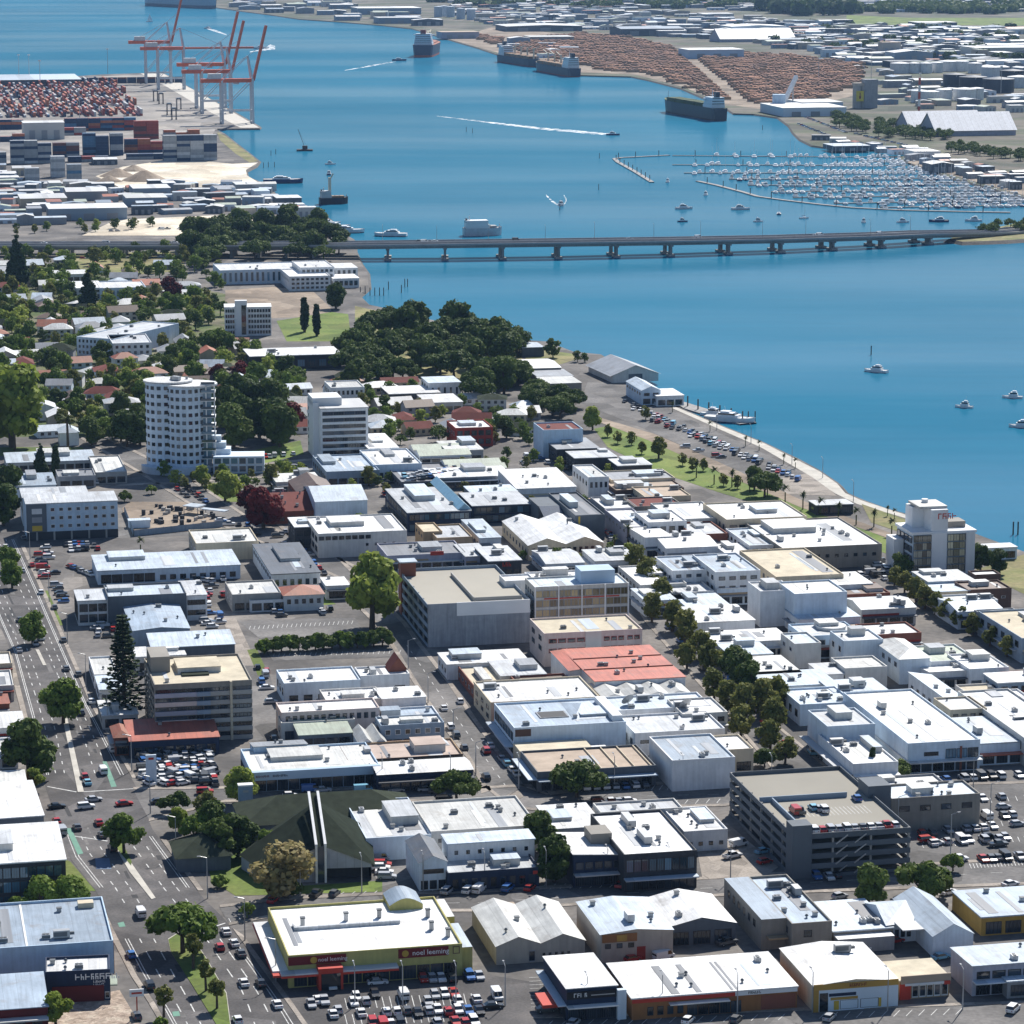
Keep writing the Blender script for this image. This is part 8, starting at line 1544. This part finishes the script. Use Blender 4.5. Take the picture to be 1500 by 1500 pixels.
# ================================================================== container terminal
CONTC = {'red': (.40,.07,.045),'dark blue': (.03,.06,.13),'rust': (.50,.16,.07),'grey': (.36,.38,.40),'white': (.62,.63,.64),'blue': (.08,.20,.34),'brown': (.16,.06,.05)}
CM = {k: mat('container_'+k.replace(' ','_'),c,.6,var=.12,seam=(0,1.2,.3)) for k,c in CONTC.items()}
def cont_mesh(c):
    k = ('cont',c)
    if k not in UNIT:
        mb = MB(); mb.box(0,0,0,12.1,2.4,2.55); mb.box(-.03,-.03,0,.18,.1,2.58); mb.box(11.95,-.03,0,12.13,.1,2.58); UNIT[k] = mb.mesh('container',CM[c])
    return UNIT[k]
STUFF = MB(); SC = list(CONTC); ci_ = {c: i for i,c in enumerate(SC)}
def stuff_cont(o,ang,x,y,z,c,along=True):
    ca,sa = math.cos(ang),math.sin(ang); lx,ly = (12.1,2.4) if along else (2.4,12.1); i = len(STUFF.v)
    for zz in (z,z+2.55):
        for xx,yy in ((x,y),(x+lx,y),(x+lx,y+ly),(x,y+ly)): STUFF.v.append((o.x+ca*xx-sa*yy,o.y+sa*xx+ca*yy,zz))
    for f in ((4,5,6,7),(0,1,5,4),(1,2,6,5),(2,3,7,6),(3,0,4,7)): STUFF.f.append(tuple(i+j for j in f)); STUFF.m.append(ci_[c])
NC = 0
def block(x0,x1,ytop,ybase,cols,where,deep=4):
    global NC
    a = P(x0,ybase); s = scale_at(ybase); n = max(1,round((x1-x0)/s/12.4)); lv = max(1,round((ybase-ytop)/s/2.62)); u = Vector((math.cos(GRID),math.sin(GRID),0)); v = Vector((-math.sin(GRID),math.cos(GRID),0))
    for i in range(n):
        hh = lv-(1 if rng.random() < .25 else 0)
        for k in range(hh):
            c = rng.choice(cols)
            if NC < 300: q = a+u*(12.4*i); tag(obj('shipping_container',cont_mesh(c),None,(q.x,q.y,2.6*k),GRID),'%s shipping container in %s' % (c,where),'container','containers in '+where); NC += 1
            else: stuff_cont(a,GRID,12.4*i,0,2.6*k,c)
        for j in range(1,deep):
            for k in range(max(0,hh-2) if j < deep-1 else 0,hh): stuff_cont(a,GRID,12.4*i,2.5*j,2.6*k,rng.choice(cols))
for t in [(55,122,186,199,['dark blue','red','grey'],'the low stack before the pale store'),(0,34,176,190,['dark blue','rust','grey'],'the stack at the yard corner'),(100,165,229,238,['grey','red','dark blue'],'the loose line by the port road'),(186,240,226,234,['dark blue','grey'],'the low line above the sand'),(0,30,196,208,['white','rust','dark blue'],'the pile by the port gate'),(240,316,198,236,['grey','grey','white','grey','dark blue'],'the tall pale stack by the shore'),(16,74,207,240,['grey','grey','white','dark blue'],'the tall pale stack by the port road'),(197,238,179,204,['red','brown','red'],'the red stack'),(162,182,194,228,['dark blue','dark blue','grey'],'the dark stack nearest the red ones'),(141,161,196,228,['dark blue'],'the middle dark stack'),(122,139,194,228,['dark blue','blue'],'the dark stack nearest the pale shed'),(183,238,205,224,['red','rust','brown','dark blue'],'the low mixed stack'),(75,101,230,260,['grey','white'],'the grey stack behind the sand'),(99,127,240,268,['grey','grey','blue'],'the grey stack beside the sand'),(37,60,243,269,['white','grey'],'the white stack by the port road'),(78,121,206,230,['dark blue','grey','brown'],'the short dark stack'),(-10,16,222,240,['dark blue','grey'],'the stack at the port edge'),(95,200,172,192,['dark blue','red','dark blue','rust','blue'],'the long back stack'),(240,296,190,198,['rust','white','grey'],'the back pale stack')]: block(*t)
# straddle carrier rows beyond: far too many to count
o0 = P(118,171); vv = Vector((-math.sin(GRID),math.cos(GRID),0))
for rowi in range(-14,16):
    for k in range(54):
        if (k % 14) in (12,13) or rng.random() < .12: continue
        hgt = 1+(int(math.sin(rowi*3.7)*5+k/4) % 3); x,y = rowi*7.6+(rowi//3)*3,k*12.9
        q = o0+Vector((math.cos(GRID),math.sin(GRID),0))*x+vv*y; pp = proj(q)
        if pp[0] > 214-(172-pp[1])*.9 or pp[1] < 121 or pp[0] < -20: continue
        for z in range(hgt): stuff_cont(o0,GRID,x,y,2.6*z,rng.choice(['red','rust','rust','white','dark blue','grey','red','brown','white','blue']) if rng.random() < .4 else ('rust','red','white','red','dark blue','rust')[(rowi*7+k//6) % 6],False)
for k in range(24):
    for z in range(3): stuff_cont(P(0,124),GRID,k*12.6-60,0,2.6*z,rng.choice(['dark blue','dark blue','brown']),True)
tag(obj('container_yard_rows',STUFF.mesh('container_yard_rows',[CM[c] for c in SC])),'endless close rows of red, white and blue containers in the yard','containers',kind='stuff')
# quay cranes
CRW = mat('crane_steel',(.50,.53,.56),.5,var=.1); CRR = mat('crane_red',(.62,.13,.06),.5,var=.1)
def crane(px,py,up,label,H_=47,boom=60,gauge=33):
    g = P(px,py); r = empty('quay_crane',(g.x,g.y,0),GRID); tag(r,label,'crane',None)
    for x in (0,gauge):
        for y in (-9,9): mb = MB(); mb.bar((x,y,0),(x,y,H_ if x == 0 else H_+2),1.3,0,1.1); obj('leg',mb.mesh('leg',CRW),r)
    mb = MB()
    for x in (0,gauge): mb.bar((x,-9,14),(x,9,14),.8); mb.bar((x,-9,2),(x,9,2),1.0)
    for y in (-9,9): mb.bar((0,y,14),(gauge,y,14),.7); mb.bar((0,y,14),(gauge,y,H_),.4); mb.bar((gauge,y,H_+2),(gauge-4,y*.4,H_+26),.7); mb.bar((0,y,H_),(gauge-4,y*.4,H_+26),.35)
    obj('portal_frame',mb.mesh('portal_frame',CRW),r)
    mb = MB()
    for y in (-3,3): mb.bar((-22,y,H_),(gauge+2,y,H_),2.2)
    for k in range(9): mb.bar((-20+k*6.4,-3,H_),(-20+k*6.4,3,H_),.4)
    obj('girder',mb.mesh('girder',CRR),r); mb = MB(); mb.box(-14,-4,H_+1.4,0,4,H_+7.5); obj('machine_house',mb.mesh('machine_house',mat('crane_house',(.62,.62,.62))),r)
    hx = gauge+2; ang = R(76) if up else 0; tip = (hx+boom*math.cos(ang),H_+boom*math.sin(ang)); mb = MB()
    for y in (-3,3): mb.bar((hx,y,H_),(tip[0],y,tip[1]),1.25)
    for k in range(1,11): mb.bar((hx+(tip[0]-hx)*k/10,-3,H_+(tip[1]-H_)*k/10),(hx+(tip[0]-hx)*k/10,3,H_+(tip[1]-H_)*k/10),.35)
    obj('boom',mb.mesh('boom',CRR),r)
    mb = MB(); mb.bar((gauge-4,0,H_+26),(hx+(tip[0]-hx)*.6,0,H_+(tip[1]-H_)*.6+1),.25); mb.bar((gauge-4,0,H_+26),(-20,0,H_),.25); obj('stay',mb.mesh('stay',CRW),r)
    mb = MB(); mb.box(gauge*.4,-2,H_-4,gauge*.4+6,2,H_-1); obj('trolley',mb.mesh('trolley',CRW),r)
crane(325,181,True,'quay crane with boom raised, standing at the wharf end',46,60); crane(296,166,True,'quay crane with raised boom, second from the wharf end',47,58); crane(288,158,True,'quay crane with raised boom close behind its neighbour',50,62)
crane(232,131,False,'quay crane with red boom lowered over the water',52,88); crane(214,122,True,'quay crane with raised boom farthest along the wharf',54,64)
for x,y in ((262,160),(248,168),(255,175),(228,148),(236,152)):
    g = P(x,y); r = empty('straddle_carrier',(g.x,g.y,0),GRID); tag(r,'dark straddle carrier standing on the container apron','straddle carrier','straddle carriers'); mb = MB()
    for xx in (-2.4,2.4):
        for yy in (-4,4): mb.bar((xx,yy,0),(xx,yy,12),.35)
        mb.bar((xx,-4.5,12),(xx,4.5,12),.5); mb.bar((xx,-4.5,.6),(xx,4.5,.6),.6)
    for yy in (-4,4): mb.bar((-2.4,yy,12),(2.4,yy,12),.5)
    obj('frame',mb.mesh('frame',FRD),r); mb = MB(); mb.box(-2.2,-1.5,12,2.2,1.5,13.5); obj('engine_deck',mb.mesh('engine_deck',CRW),r)
# light masts of the port
for x,y in ((28,118),(43,118),(59,128),(77,168),(117,178),(158,108),(1199,118),(1276,118),(1347,150),(1466,138)):
    g = P(x,y); r = empty('floodlight_mast',(g.x,g.y,0)); tag(r,'tall thin floodlight mast at the port','light mast','port floodlight masts'); mb = MB(); mb.bar((0,0,0),(0,0,34),.35,0,.2,6); obj('pole',mb.mesh('pole',METAL),r); mb = MB(); mb.box(-1.6,-.5,33.5,1.6,.5,35); obj('lamp_head',mb.mesh('lamp_head',FRW),r)

# ================================================================== sheds of the ports and the industrial shore
def shed_mesh(rk,wk,kind):
    k = ('shed',rk,wk,kind)
    if k in UNIT: return UNIT[k]
    mb = MB(); h = .82 if kind else 1.0; mb.box(-.5,-.5,0,.5,.5,h,0,'tb')
    if kind == 1: mb.quad((-.51,-.51,h),(.51,-.51,h),(.51,0,1),(-.51,0,1),1); mb.quad((-.51,0,1),(.51,0,1),(.51,.51,h),(-.51,.51,h),1); [mb.tri((x,-.5,h),(x,.5,h),(x,0,.99),0) for x in (-.5,.5)]
    elif kind == 2: mb.quad((-.51,-.51,h),(0,-.51,1),(0,.51,1),(-.51,.51,h),1); mb.quad((0,-.51,1),(.51,-.51,h),(.51,.51,h),(0,.51,1),1); [mb.tri((-.5,y,h),(.5,y,h),(0,y,.99),0) for y in (-.5,.5)]
    else: mb.box(-.51,-.51,.97,.51,.51,1.0,1)
    for i in range(3): mb.box(-.36+i*.3,-.507,.02,-.22+i*.3,-.5,.55,2,'k')
    UNIT[k] = mb.mesh('shed',[wallm(wk),roofm(rk),FRG]); return UNIT[k]
def shed(w,sx,sy,sz,rk,wk,kind,rz,label,group=None,name='warehouse',cat='warehouse'):
    o = obj(name,shed_mesh(rk,wk,kind),None,(w.x,w.y,0),rz,(sx,sy,sz)); tag(o,label,cat,group); return o
def shedpx(xl,yl,xr,yb,h,rk,wk,kind,label,name='warehouse',cat='warehouse',rot=None):
    fl,a,w,d = fit(xl,yl,xr,yb,h,rot); d = min(d,w*.75 if yl < 100 else w*1.2,140); c = Vector((fl.x+math.cos(a)*w/2-math.sin(a)*d/2,fl.y+math.sin(a)*w/2+math.cos(a)*d/2,0)); RECT.append((fl.x,fl.y,a,w,d)); return shed(c,w,d,h,rk,wk,kind,a,label,None,name,cat)
for t in [(34,180,94,177,17,'white','offwhite',0,'big pale windowless store above the container stacks'),(97,278,157,271,9,'white','grey',1,'white gabled shed with dark doors below the sand'),(195,276,250,269,7,'white','bluegrey',0,'long low blue-grey shed at the edge of the sand'),(30,291,98,284,7,'white','cream',0,'long cream shed with white roof by the port road'),(72,306,186,299,9,'white','bluegrey',0,'wide blue-grey warehouse with white roof behind the dry lot'),(185,290,245,284,7,'offwhite','bluegrey',0,'pale roofed works behind the dry lot'),(137,232,172,226,6,'white','slate',1,'white gabled shed in front of the dark stacks'),(0,260,28,254,8,'white','bluegrey',0,'white roofed office at the port gate'),(18,244,46,237,8,'white','cream',1,'white pitched canopy behind the white stack'),(405,290,442,284,7,'white','slate',0,'white roofed open shed on the fishing wharf'),(-60,118,118,110,8,'lightblue','slate',0,'very long pale blue shed along the far quay'),
 (525,12,617,4,14,'white','bluegrey',0,'pair of broad white roofed stores at the far wharf'),(555,26,618,20,12,'white','bluegrey',0,'white roofed store in front of the far stores'),(743,37,853,28,12,'white','slate',2,'long white curved shed behind the timber berth'),(910,40,1002,20,16,'bluegrey','slate',1,'huge blue-grey gabled shed beyond the log yard'),(747,54,777,45,12,'white','bluegrey',2,'white gabled shed at the edge of the log yard'),(777,54,841,46,9,'offwhite','beige',0,'long low beige shed at the edge of the log yard'),(647,47,702,34,12,'tan','lilac',0,'long mauve store by the bulk carrier berth'),(1072,37,1152,24,14,'white','paleblue_shade',2,'white peaked bulk store behind the log yard'),(1010,73,1090,60,14,'white','lightblue',0,'pale blue walled store behind the log yard'),(1293,62,1320,56,20,'tan','beige',0,'brown cube silo block in the industrial area'),(1311,74,1367,66,18,'white','bluegrey',2,'blue-grey twin gabled mill in the industrial area'),(1305,90,1354,84,9,'slate','navy',0,'long navy shed in front of the mill'),(1147,158,1240,146,10,'white','paleblue_shade',0,'white stepped warehouse at the foot of the silo'),(1175,150,1235,140,11,'white','lightblue',0,'white flat warehouse with blue front beside the silo'),(1365,238,1398,232,9,'white','slate',2,'white gabled shed in the boat yard'),(1222,214,1275,210,5,'lightblue','slate',0,'low flat boat club at the marina shore'),(1340,222,1378,217,6,'white','white',0,'long white marina office'),(1030,20,1075,14,10,'white','offwhite',0,'white long store with pine wood behind'),(1430,70,1510,54,12,'white','offwhite',0,'great white distribution shed in the industrial area'),(1345,33,1402,28,9,'white','slate',0,'white roofed grandstand at the grass field')]: shedpx(*t)
def big_shed(px0,py0,px1,py1,dep,eave,ridge,label,rm,wk='lilac'):
    a,b = P(px0,py0),P(px1,py1); r = empty('bulk_store',(a.x,a.y,0),math.atan2(b.y-a.y,b.x-a.x)); tag(r,label,'warehouse'); L = (b-a).length; RECT.append((a.x,a.y,0,L,dep)); mb = MB(); mb.box(0,0,0,L,dep,eave,0,'tb')
    for x in (0,L): mb.tri((x,0,eave),(x,dep,eave),(x,dep/2,ridge-.1))
    obj('wall',mb.mesh('wall',wallm(wk)),r); mb = MB(); mb.quad((-1,-1.5,eave-.6),(L+1,-1.5,eave-.6),(L+1,dep/2,ridge),(-1,dep/2,ridge)); mb.quad((-1,dep/2,ridge),(L+1,dep/2,ridge),(L+1,dep+1.5,eave-.6),(-1,dep+1.5,eave-.6)); obj('roof',mb.mesh('roof',rm),r)
    mb = MB(); mb.box(L+.01,dep*.35,0,L+.1,dep*.65,eave); obj('door',mb.mesh('door',wallm('slate')),r)
BR = mat('big_roof',(.74,.75,.78),.55,seam=(0,6.0,.5),streak=-.1)
big_shed(1370,200,1488,198,46,6,23,'great white gabled shed near the marina road',BR); big_shed(1332,193,1440,191,40,5,20,'pale gabled shed half hidden behind the great white shed',BR); big_shed(1055,62,1165,61,70,6,22,'long pale bulk store with steep roof behind the log yard',BR); big_shed(862,545,897,561,24,4,8.5,'grey gabled boat shed on the shore',roofm('grey'),'offwhite')
for x,y,rr_ in ((172,258,16),(212,264,20),(196,250,12),(160,266,12)):
    g = P(x,y); mb = MB(); mb.disc_prism(0,0,0,rr_*.42,rr_,14,r1=rr_*.12); o = obj('earth_mound',mb.mesh('earth_mound',GRAVEL),None,(g.x,g.y,0)); tag(o,'dark earth mound heaped on the pale sand','mound','earth mounds on the sand')
def tank(px,py,rad,h,m,label,group):
    g = P(px,py); r = empty('storage_tank',(g.x,g.y,0)); tag(r,label,'tank',group); mb = MB(); mb.disc_prism(0,0,0,h,rad,24); obj('shell',mb.mesh('shell',m),r); mb = MB(); mb.disc_prism(0,0,h,h+rad*.12,rad*1.01,24,r1=rad*.1); obj('roof',mb.mesh('roof',m),r); mb = MB(); mb.bar((-rad*.7,-rad*.75,0),(rad*.1,-rad*1.02,h),.3); obj('stair',mb.mesh('stair',METAL),r); RECT.append((g.x-rad,g.y-rad,0,2*rad,2*rad))
TW,TK = mat('tank_white',(.72,.73,.74),.5,streak=.12),mat('tank_black',(.025,.035,.055),.5,streak=.1)
for x,y,rr_ in ((1318,107,14),(1338,107,9),(1356,107,9),(1372,106,9),(1388,104,14),(1408,104,11),(1428,107,10),(1345,150,9),(1362,151,11),(1382,148,10),(1412,147,14),(1430,146,9),(1452,113,14),(1492,128,15)): tank(x,y,rr_,14,TW,'white oil storage tank in the tank farm','white tanks of the tank farm')
for x,y,rr_ in ((1398,128,15),(1425,132,18),(1462,135,20),(1482,122,16)): tank(x,y,rr_,17,TK,'black oil storage tank in the tank farm','black tanks of the tank farm')
for x,y in ((642,25),(650,24),(660,25),(675,28),(690,29)): tank(x,y,9,22,mat('silo_blue',(.45,.52,.60),.6),'pale blue round silo at the far wharf','silos at the far wharf')
g = P(1266,158); r = empty('silo_tower',(g.x,g.y,0),GRID); tag(r,'tall grey cement silo tower with yellow sign panel','silo')
for i,x in enumerate((-9,0,9)): mb = MB(); mb.disc_prism(x,0,0,26,5.2,18); obj('silo',mb.mesh('silo',wallm('concrete')),r)
mb = MB(); mb.box(-2,-6,0,14,6,33); obj('headhouse',mb.mesh('headhouse',wallm('grey')),r); mb = MB(); mb.box(-14,-5,26,-2,5,29); obj('gallery',mb.mesh('gallery',wallm('beige')),r); mb = MB(); mb.box(-12,-6.3,8,-3,-5.9,20); obj('sign_panel',mb.mesh('sign_panel',mat('sign_yellow',(.60,.50,.05),.6)),r); mb = MB(); mb.box(-8.6,-6.5,11,-6.4,-6.3,14); mb.box(-8.0,-6.5,14,-7.0,-6.3,18); obj('sign_emblem',mb.mesh('sign_emblem',SIGNRED),r)
g = P(1142,164); r = empty('ship_loader',(g.x,g.y,0)); tag(r,'white conveyor ship loader rising from the quay','conveyor'); mb = MB(); mb.bar((0,0,1),(22,40,38),2.2); obj('gallery',mb.mesh('gallery',TW),r); mb = MB(); mb.box(-8,-6,0,6,6,20); obj('tower',mb.mesh('tower',wallm('lightblue')),r)
for a,b,c in ((18,36,26),): mb = MB(); mb.bar((18,34,0),(18,34,31),.8); obj('leg',mb.mesh('leg',METAL),r)
g = P(1346,166); r = empty('chimney',(g.x,g.y,0)); tag(r,'thin red and white chimney beside the great gabled shed','chimney')
for i in range(5): mb = MB(); mb.disc_prism(0,0,i*8,i*8+8,1.4,10); obj('band',mb.mesh('band',mat('chimney_red',(.45,.08,.05)) if i % 2 == 0 else TW),r)
SH = ['white','white','white','offwhite','silver','lightblue','grey','bluegrey','terracotta','palegreen']; SW = ['bluegrey','grey','slate','offwhite','beige','paleblue_shade']
SWORD = dict(WORDS,bluegrey='blue-grey',palegreen='pale green')
SHEDS = []
def emit_sheds(limit=225):
    SHEDS.sort(key=lambda t: -t[1]/(t[0]-CP).length); mb = MB(); ms = []
    for t in SHEDS[:limit]: shed(*t)
    for w,sx,sy,sz,rk,wk,kind,rz,*_ in SHEDS[limit:]:
        me = shed_mesh(rk,wk,kind); o = len(mb.v); ca,sa = math.cos(rz),math.sin(rz); ids = []
        for m in me.materials:
            if m not in ms: ms.append(m)
            ids.append(ms.index(m))
        mb.v += [(w.x+ca*v.co.x*sx-sa*v.co.y*sy,w.y+sa*v.co.x*sx+ca*v.co.y*sy,v.co.z*sz) for v in me.vertices]; mb.f += [tuple(j+o for j in p.vertices) for p in me.polygons]; mb.m += [ids[p.material_index] for p in me.polygons]
    tag(obj('distant_roofs',mb.mesh('distant_roofs',ms)),'crowd of tiny roofs in the far suburb and industrial shore','buildings',kind='stuff')
def fill(poly,n,sep,seed,where,sx,sy,sz,r,cat='warehouse',name='warehouse'):
    rr = random.Random(seed)
    for x,y,w in scatter(poly,n,sep,seed,r):
        rk = rr.choice(SH); SHEDS.append((w,rr.uniform(*sx),rr.uniform(*sy),rr.uniform(*sz),rk,rr.choice(SW),rr.choice([0,0,1,2]),GRID+rr.choice([0,0,.2,-.25,math.pi/2]),'%s roofed %s %s' % (SWORD[rk],cat,where),cat+'s '+where,name,cat))
fill([(-10,248),(60,274),(180,278),(260,272),(390,278),(400,300),(470,318),(380,314),(250,314),(180,318),(60,330),(-10,330)],110,15,31,'in the port industrial strip',(9,26),(8,15),(3.5,8),9)
fill([(330,5),(520,3),(520,20),(640,28),(640,38),(600,38),(440,24),(360,14)],36,40,32,'along the far wharf',(24,60),(20,40),(8,14),22)
fill([(660,2),(1500,2),(1500,18),(1240,18),(1100,16),(1000,14),(660,24)],260,30,33,'in the distant suburb',(16,50),(12,26),(5,9),12)
fill([(700,26),(900,16),(1000,22),(1240,38),(1500,42),(1500,110),(1300,100),(1180,76),(1060,60),(900,46),(720,38)],400,21,34,'in the far industrial area',(15,52),(12,28),(5,12),9)
fill([(1180,78),(1290,92),(1300,110),(1500,140),(1500,165),(1300,160),(1290,110),(1200,90)],46,24,35,'around the tank farm',(14,40),(10,22),(4,9),13)
fill([(1180,198),(1330,222),(1500,262),(1500,284),(1400,255),(1330,232),(1230,214)],34,18,36,'in the boat yard',(9,22),(7,13),(4,7),8,'shed','shed')

LOGM = [mat('log_bark_%d' % i,c,.9,var=.4,scale=.7,rnd=.2) for i,c in enumerate(((.30,.14,.085),(.42,.21,.125),(.20,.10,.065)))]; LOGE = mat('log_ends',(.50,.33,.19),.9,var=.3,scale=.8)
LP = []
for i in range(3):
    mb = MB(); n = 8; rr = random.Random(i)
    for k in range(n):          # rounded courses of logs lying across the pile
        x0,x1 = -.5+k/n,-.5+(k+1)/n; z = rr.uniform(.72,1.0)*(.75 if k in (0,n-1) else 1)
        mb.quad((x0,-.5,z*.9),(x1,-.5,z*.9),(x1,-.2,z),(x0,-.2,z)); mb.quad((x0,-.2,z),(x1,-.2,z),(x1,.2,z*.97),(x0,.2,z*.97)); mb.quad((x0,.2,z*.97),(x1,.2,z*.97),(x1,.5,z*.88),(x0,.5,z*.88)); mb.quad((x0,-.5,0),(x1,-.5,0),(x1,-.5,z*.9),(x0,-.5,z*.9),1); mb.quad((x0,-.5,0),(x0,-.5,z*.9),(x0,.5,z*.88),(x0,.5,0)); mb.quad((x1,.5,0),(x1,.5,z*.88),(x1,-.5,z*.9),(x1,-.5,0))
    LP.append(mb.mesh('log_pile',[LOGM[i],LOGE]))
yard = [(690,52),(760,58),(850,50),(920,56),(1000,74),(1100,78),(1180,84),(1262,96),(1250,130),(1180,148),(1130,153),(1062,149),(1000,125),(950,108),(880,103),(800,82),(740,70)]
pts = []
for rowk in range(110):
    for k in range(49):
        w = P(1000,150)+Vector((-420+k*25.5+((rowk % 3)*6),rowk*19.5-40,0)); x,y = proj((w.x,w.y,0))
        if inpoly(x,y,yard) and rng.random() < .93 and (k % 11) != 8: pts.append((w,x,y))
pts.sort(key=lambda q: -q[2])
LS = MB()
for i,(w,x,y) in enumerate(pts[270:]):
    me = LP[i % 3]; sx,sy,sz = rng.uniform(20,25),rng.uniform(8,13),rng.uniform(3.5,7.0); o = len(LS.v)
    LS.v += [(w.x+v.co.x*sx,w.y+v.co.y*sy,v.co.z*sz) for v in me.vertices]; LS.f += [tuple(j+o for j in p.vertices) for p in me.polygons]; LS.m += [3 if p.material_index else i % 3 for p in me.polygons]
if LS.f: tag(obj('far_log_piles',LS.mesh('far_log_piles',LOGM+[LOGE])),'brown mass of log stacks in the far part of the timber yard','log piles',kind='stuff')
for i,(w,x,y) in enumerate(pts[:270]): o = obj('log_pile',LP[i % 3],None,(w.x,w.y,0),GRID*.4+rng.uniform(-.06,.06),(rng.uniform(20,25),rng.uniform(8,13),rng.uniform(3.5,7.0))); tag(o,'brown stack of logs in the timber yard','log pile','log piles of the timber yard')
fill([(700,56),(760,60),(850,64),(860,90),(790,90),(740,74)],6,60,37,'on the timber wharf',(20,40),(12,20),(4,7),20)
for i,(x,y,w) in enumerate(scatter([(700,62),(850,62),(900,98),(850,104),(760,84)],24,22,38,4)): o = obj('log_pile',LP[i % 3],None,(w.x,w.y,0),GRID,(22,8,4.5)); tag(o,'small log stack on the timber wharf','log pile','log stacks on the wharf')
# ---- trees: the largest 290 in view as things, the rest joined
emit_trees(); emit_sheds()
# ---- a far wood that reads as one mass
def wood(poly,n,seed,size,hgt,name,label):
    rr = random.Random(seed); mb = MB()
    for x,y,w in scatter(poly,n,size*.55,seed,-50):
        for _ in range(46):
            v = Vector((rr.gauss(0,1),rr.gauss(0,1),rr.gauss(0,1))).normalized(); c = w+Vector((v.x*size,v.y*size,hgt*.55+v.z*hgt*.5)); a = Vector((rr.uniform(-1,1),rr.uniform(-1,1),rr.uniform(-.4,.4))).normalized()*size*.36; b = v.cross(a).normalized()*size*.3; mb.quad(c-a-b,c+a-b,c+a+b,c-a+b)
    tag(obj(name,mb.mesh(name,LEAF['dark'])),label,'trees',kind='stuff')
wood([(1123,4),(1160,1),(1240,2),(1238,22),(1180,24),(1120,18)],90,51,22,26,'far_wood','dark pine wood beyond the industrial sheds')
wood([(600,2),(1120,1),(1120,12),(900,14),(700,10)],70,52,16,12,'far_tree_belt','scattered dark tree belt among the distant suburb roofs')
wood([(1240,10),(1500,8),(1500,22),(1240,20)],80,53,16,13,'far_suburb_trees','dark trees beside the far grass field')
wood([(1000,38),(1240,36),(1500,40),(1500,100),(1250,92),(1100,62)],60,54,10,10,'industrial_area_trees','dark trees between the far industrial sheds')
# pylon sign of the crowded car yard and the roadside pylon
g = P(222,1149); r = empty('pylon_sign',(g.x,g.y,0),GRID); tag(r,'tall shade-tinted white pylon sign with red emblem in the crowded car yard','sign'); mb = MB(); mb.box(-1.4,-.3,0,1.4,.3,8.2); obj('panel',mb.mesh('panel',wallm('paleblue_shade')),r); mb = MB(); mb.box(-.7,-.36,6.9,.7,-.303,7.5); obj('emblem',mb.mesh('emblem',SIGNR2),r)  # white panel coloured with the blue of its shade
g = P(201,1490); r = empty('pylon_sign',(g.x,g.y,0),GRID); tag(r,'white board sign on a thin red post beside the brick yard','sign'); mb = MB(); mb.bar((0,0,0),(0,0,5),.14); obj('post',mb.mesh('post',SIGNR2),r); mb = MB(); mb.box(-1.5,-.15,4.6,1.5,.15,6.2); obj('board',mb.mesh('board',WHITE),r); mb = MB(); mb.box(-1.1,-.2,5.2,1.1,-.153,5.6); obj('sign_lettering',mb.mesh('sign_lettering',SIGNR2),r)
# ---- the air over the harbour
mb = MB(); mb.box(-9000,-200,-4,9000,26000,236); hz = obj('haze',mb.mesh('haze',None) if False else mb.mesh('haze',bpy.data.materials.new('haze_air')))
hm = hz.data.materials[0]; hm.use_nodes = True; hn = hm.node_tree.nodes; hn.clear(); out = hn.new('ShaderNodeOutputMaterial'); pv = hn.new('ShaderNodeVolumePrincipled'); pv.inputs['Color'].default_value = (.38,.62,1.0,1); pv.inputs['Density'].default_value = HAZE; pv.inputs['Anisotropy'].default_value = .2
hm.node_tree.links.new(pv.outputs[0],out.inputs['Volume']); struct(hz,'stuff')
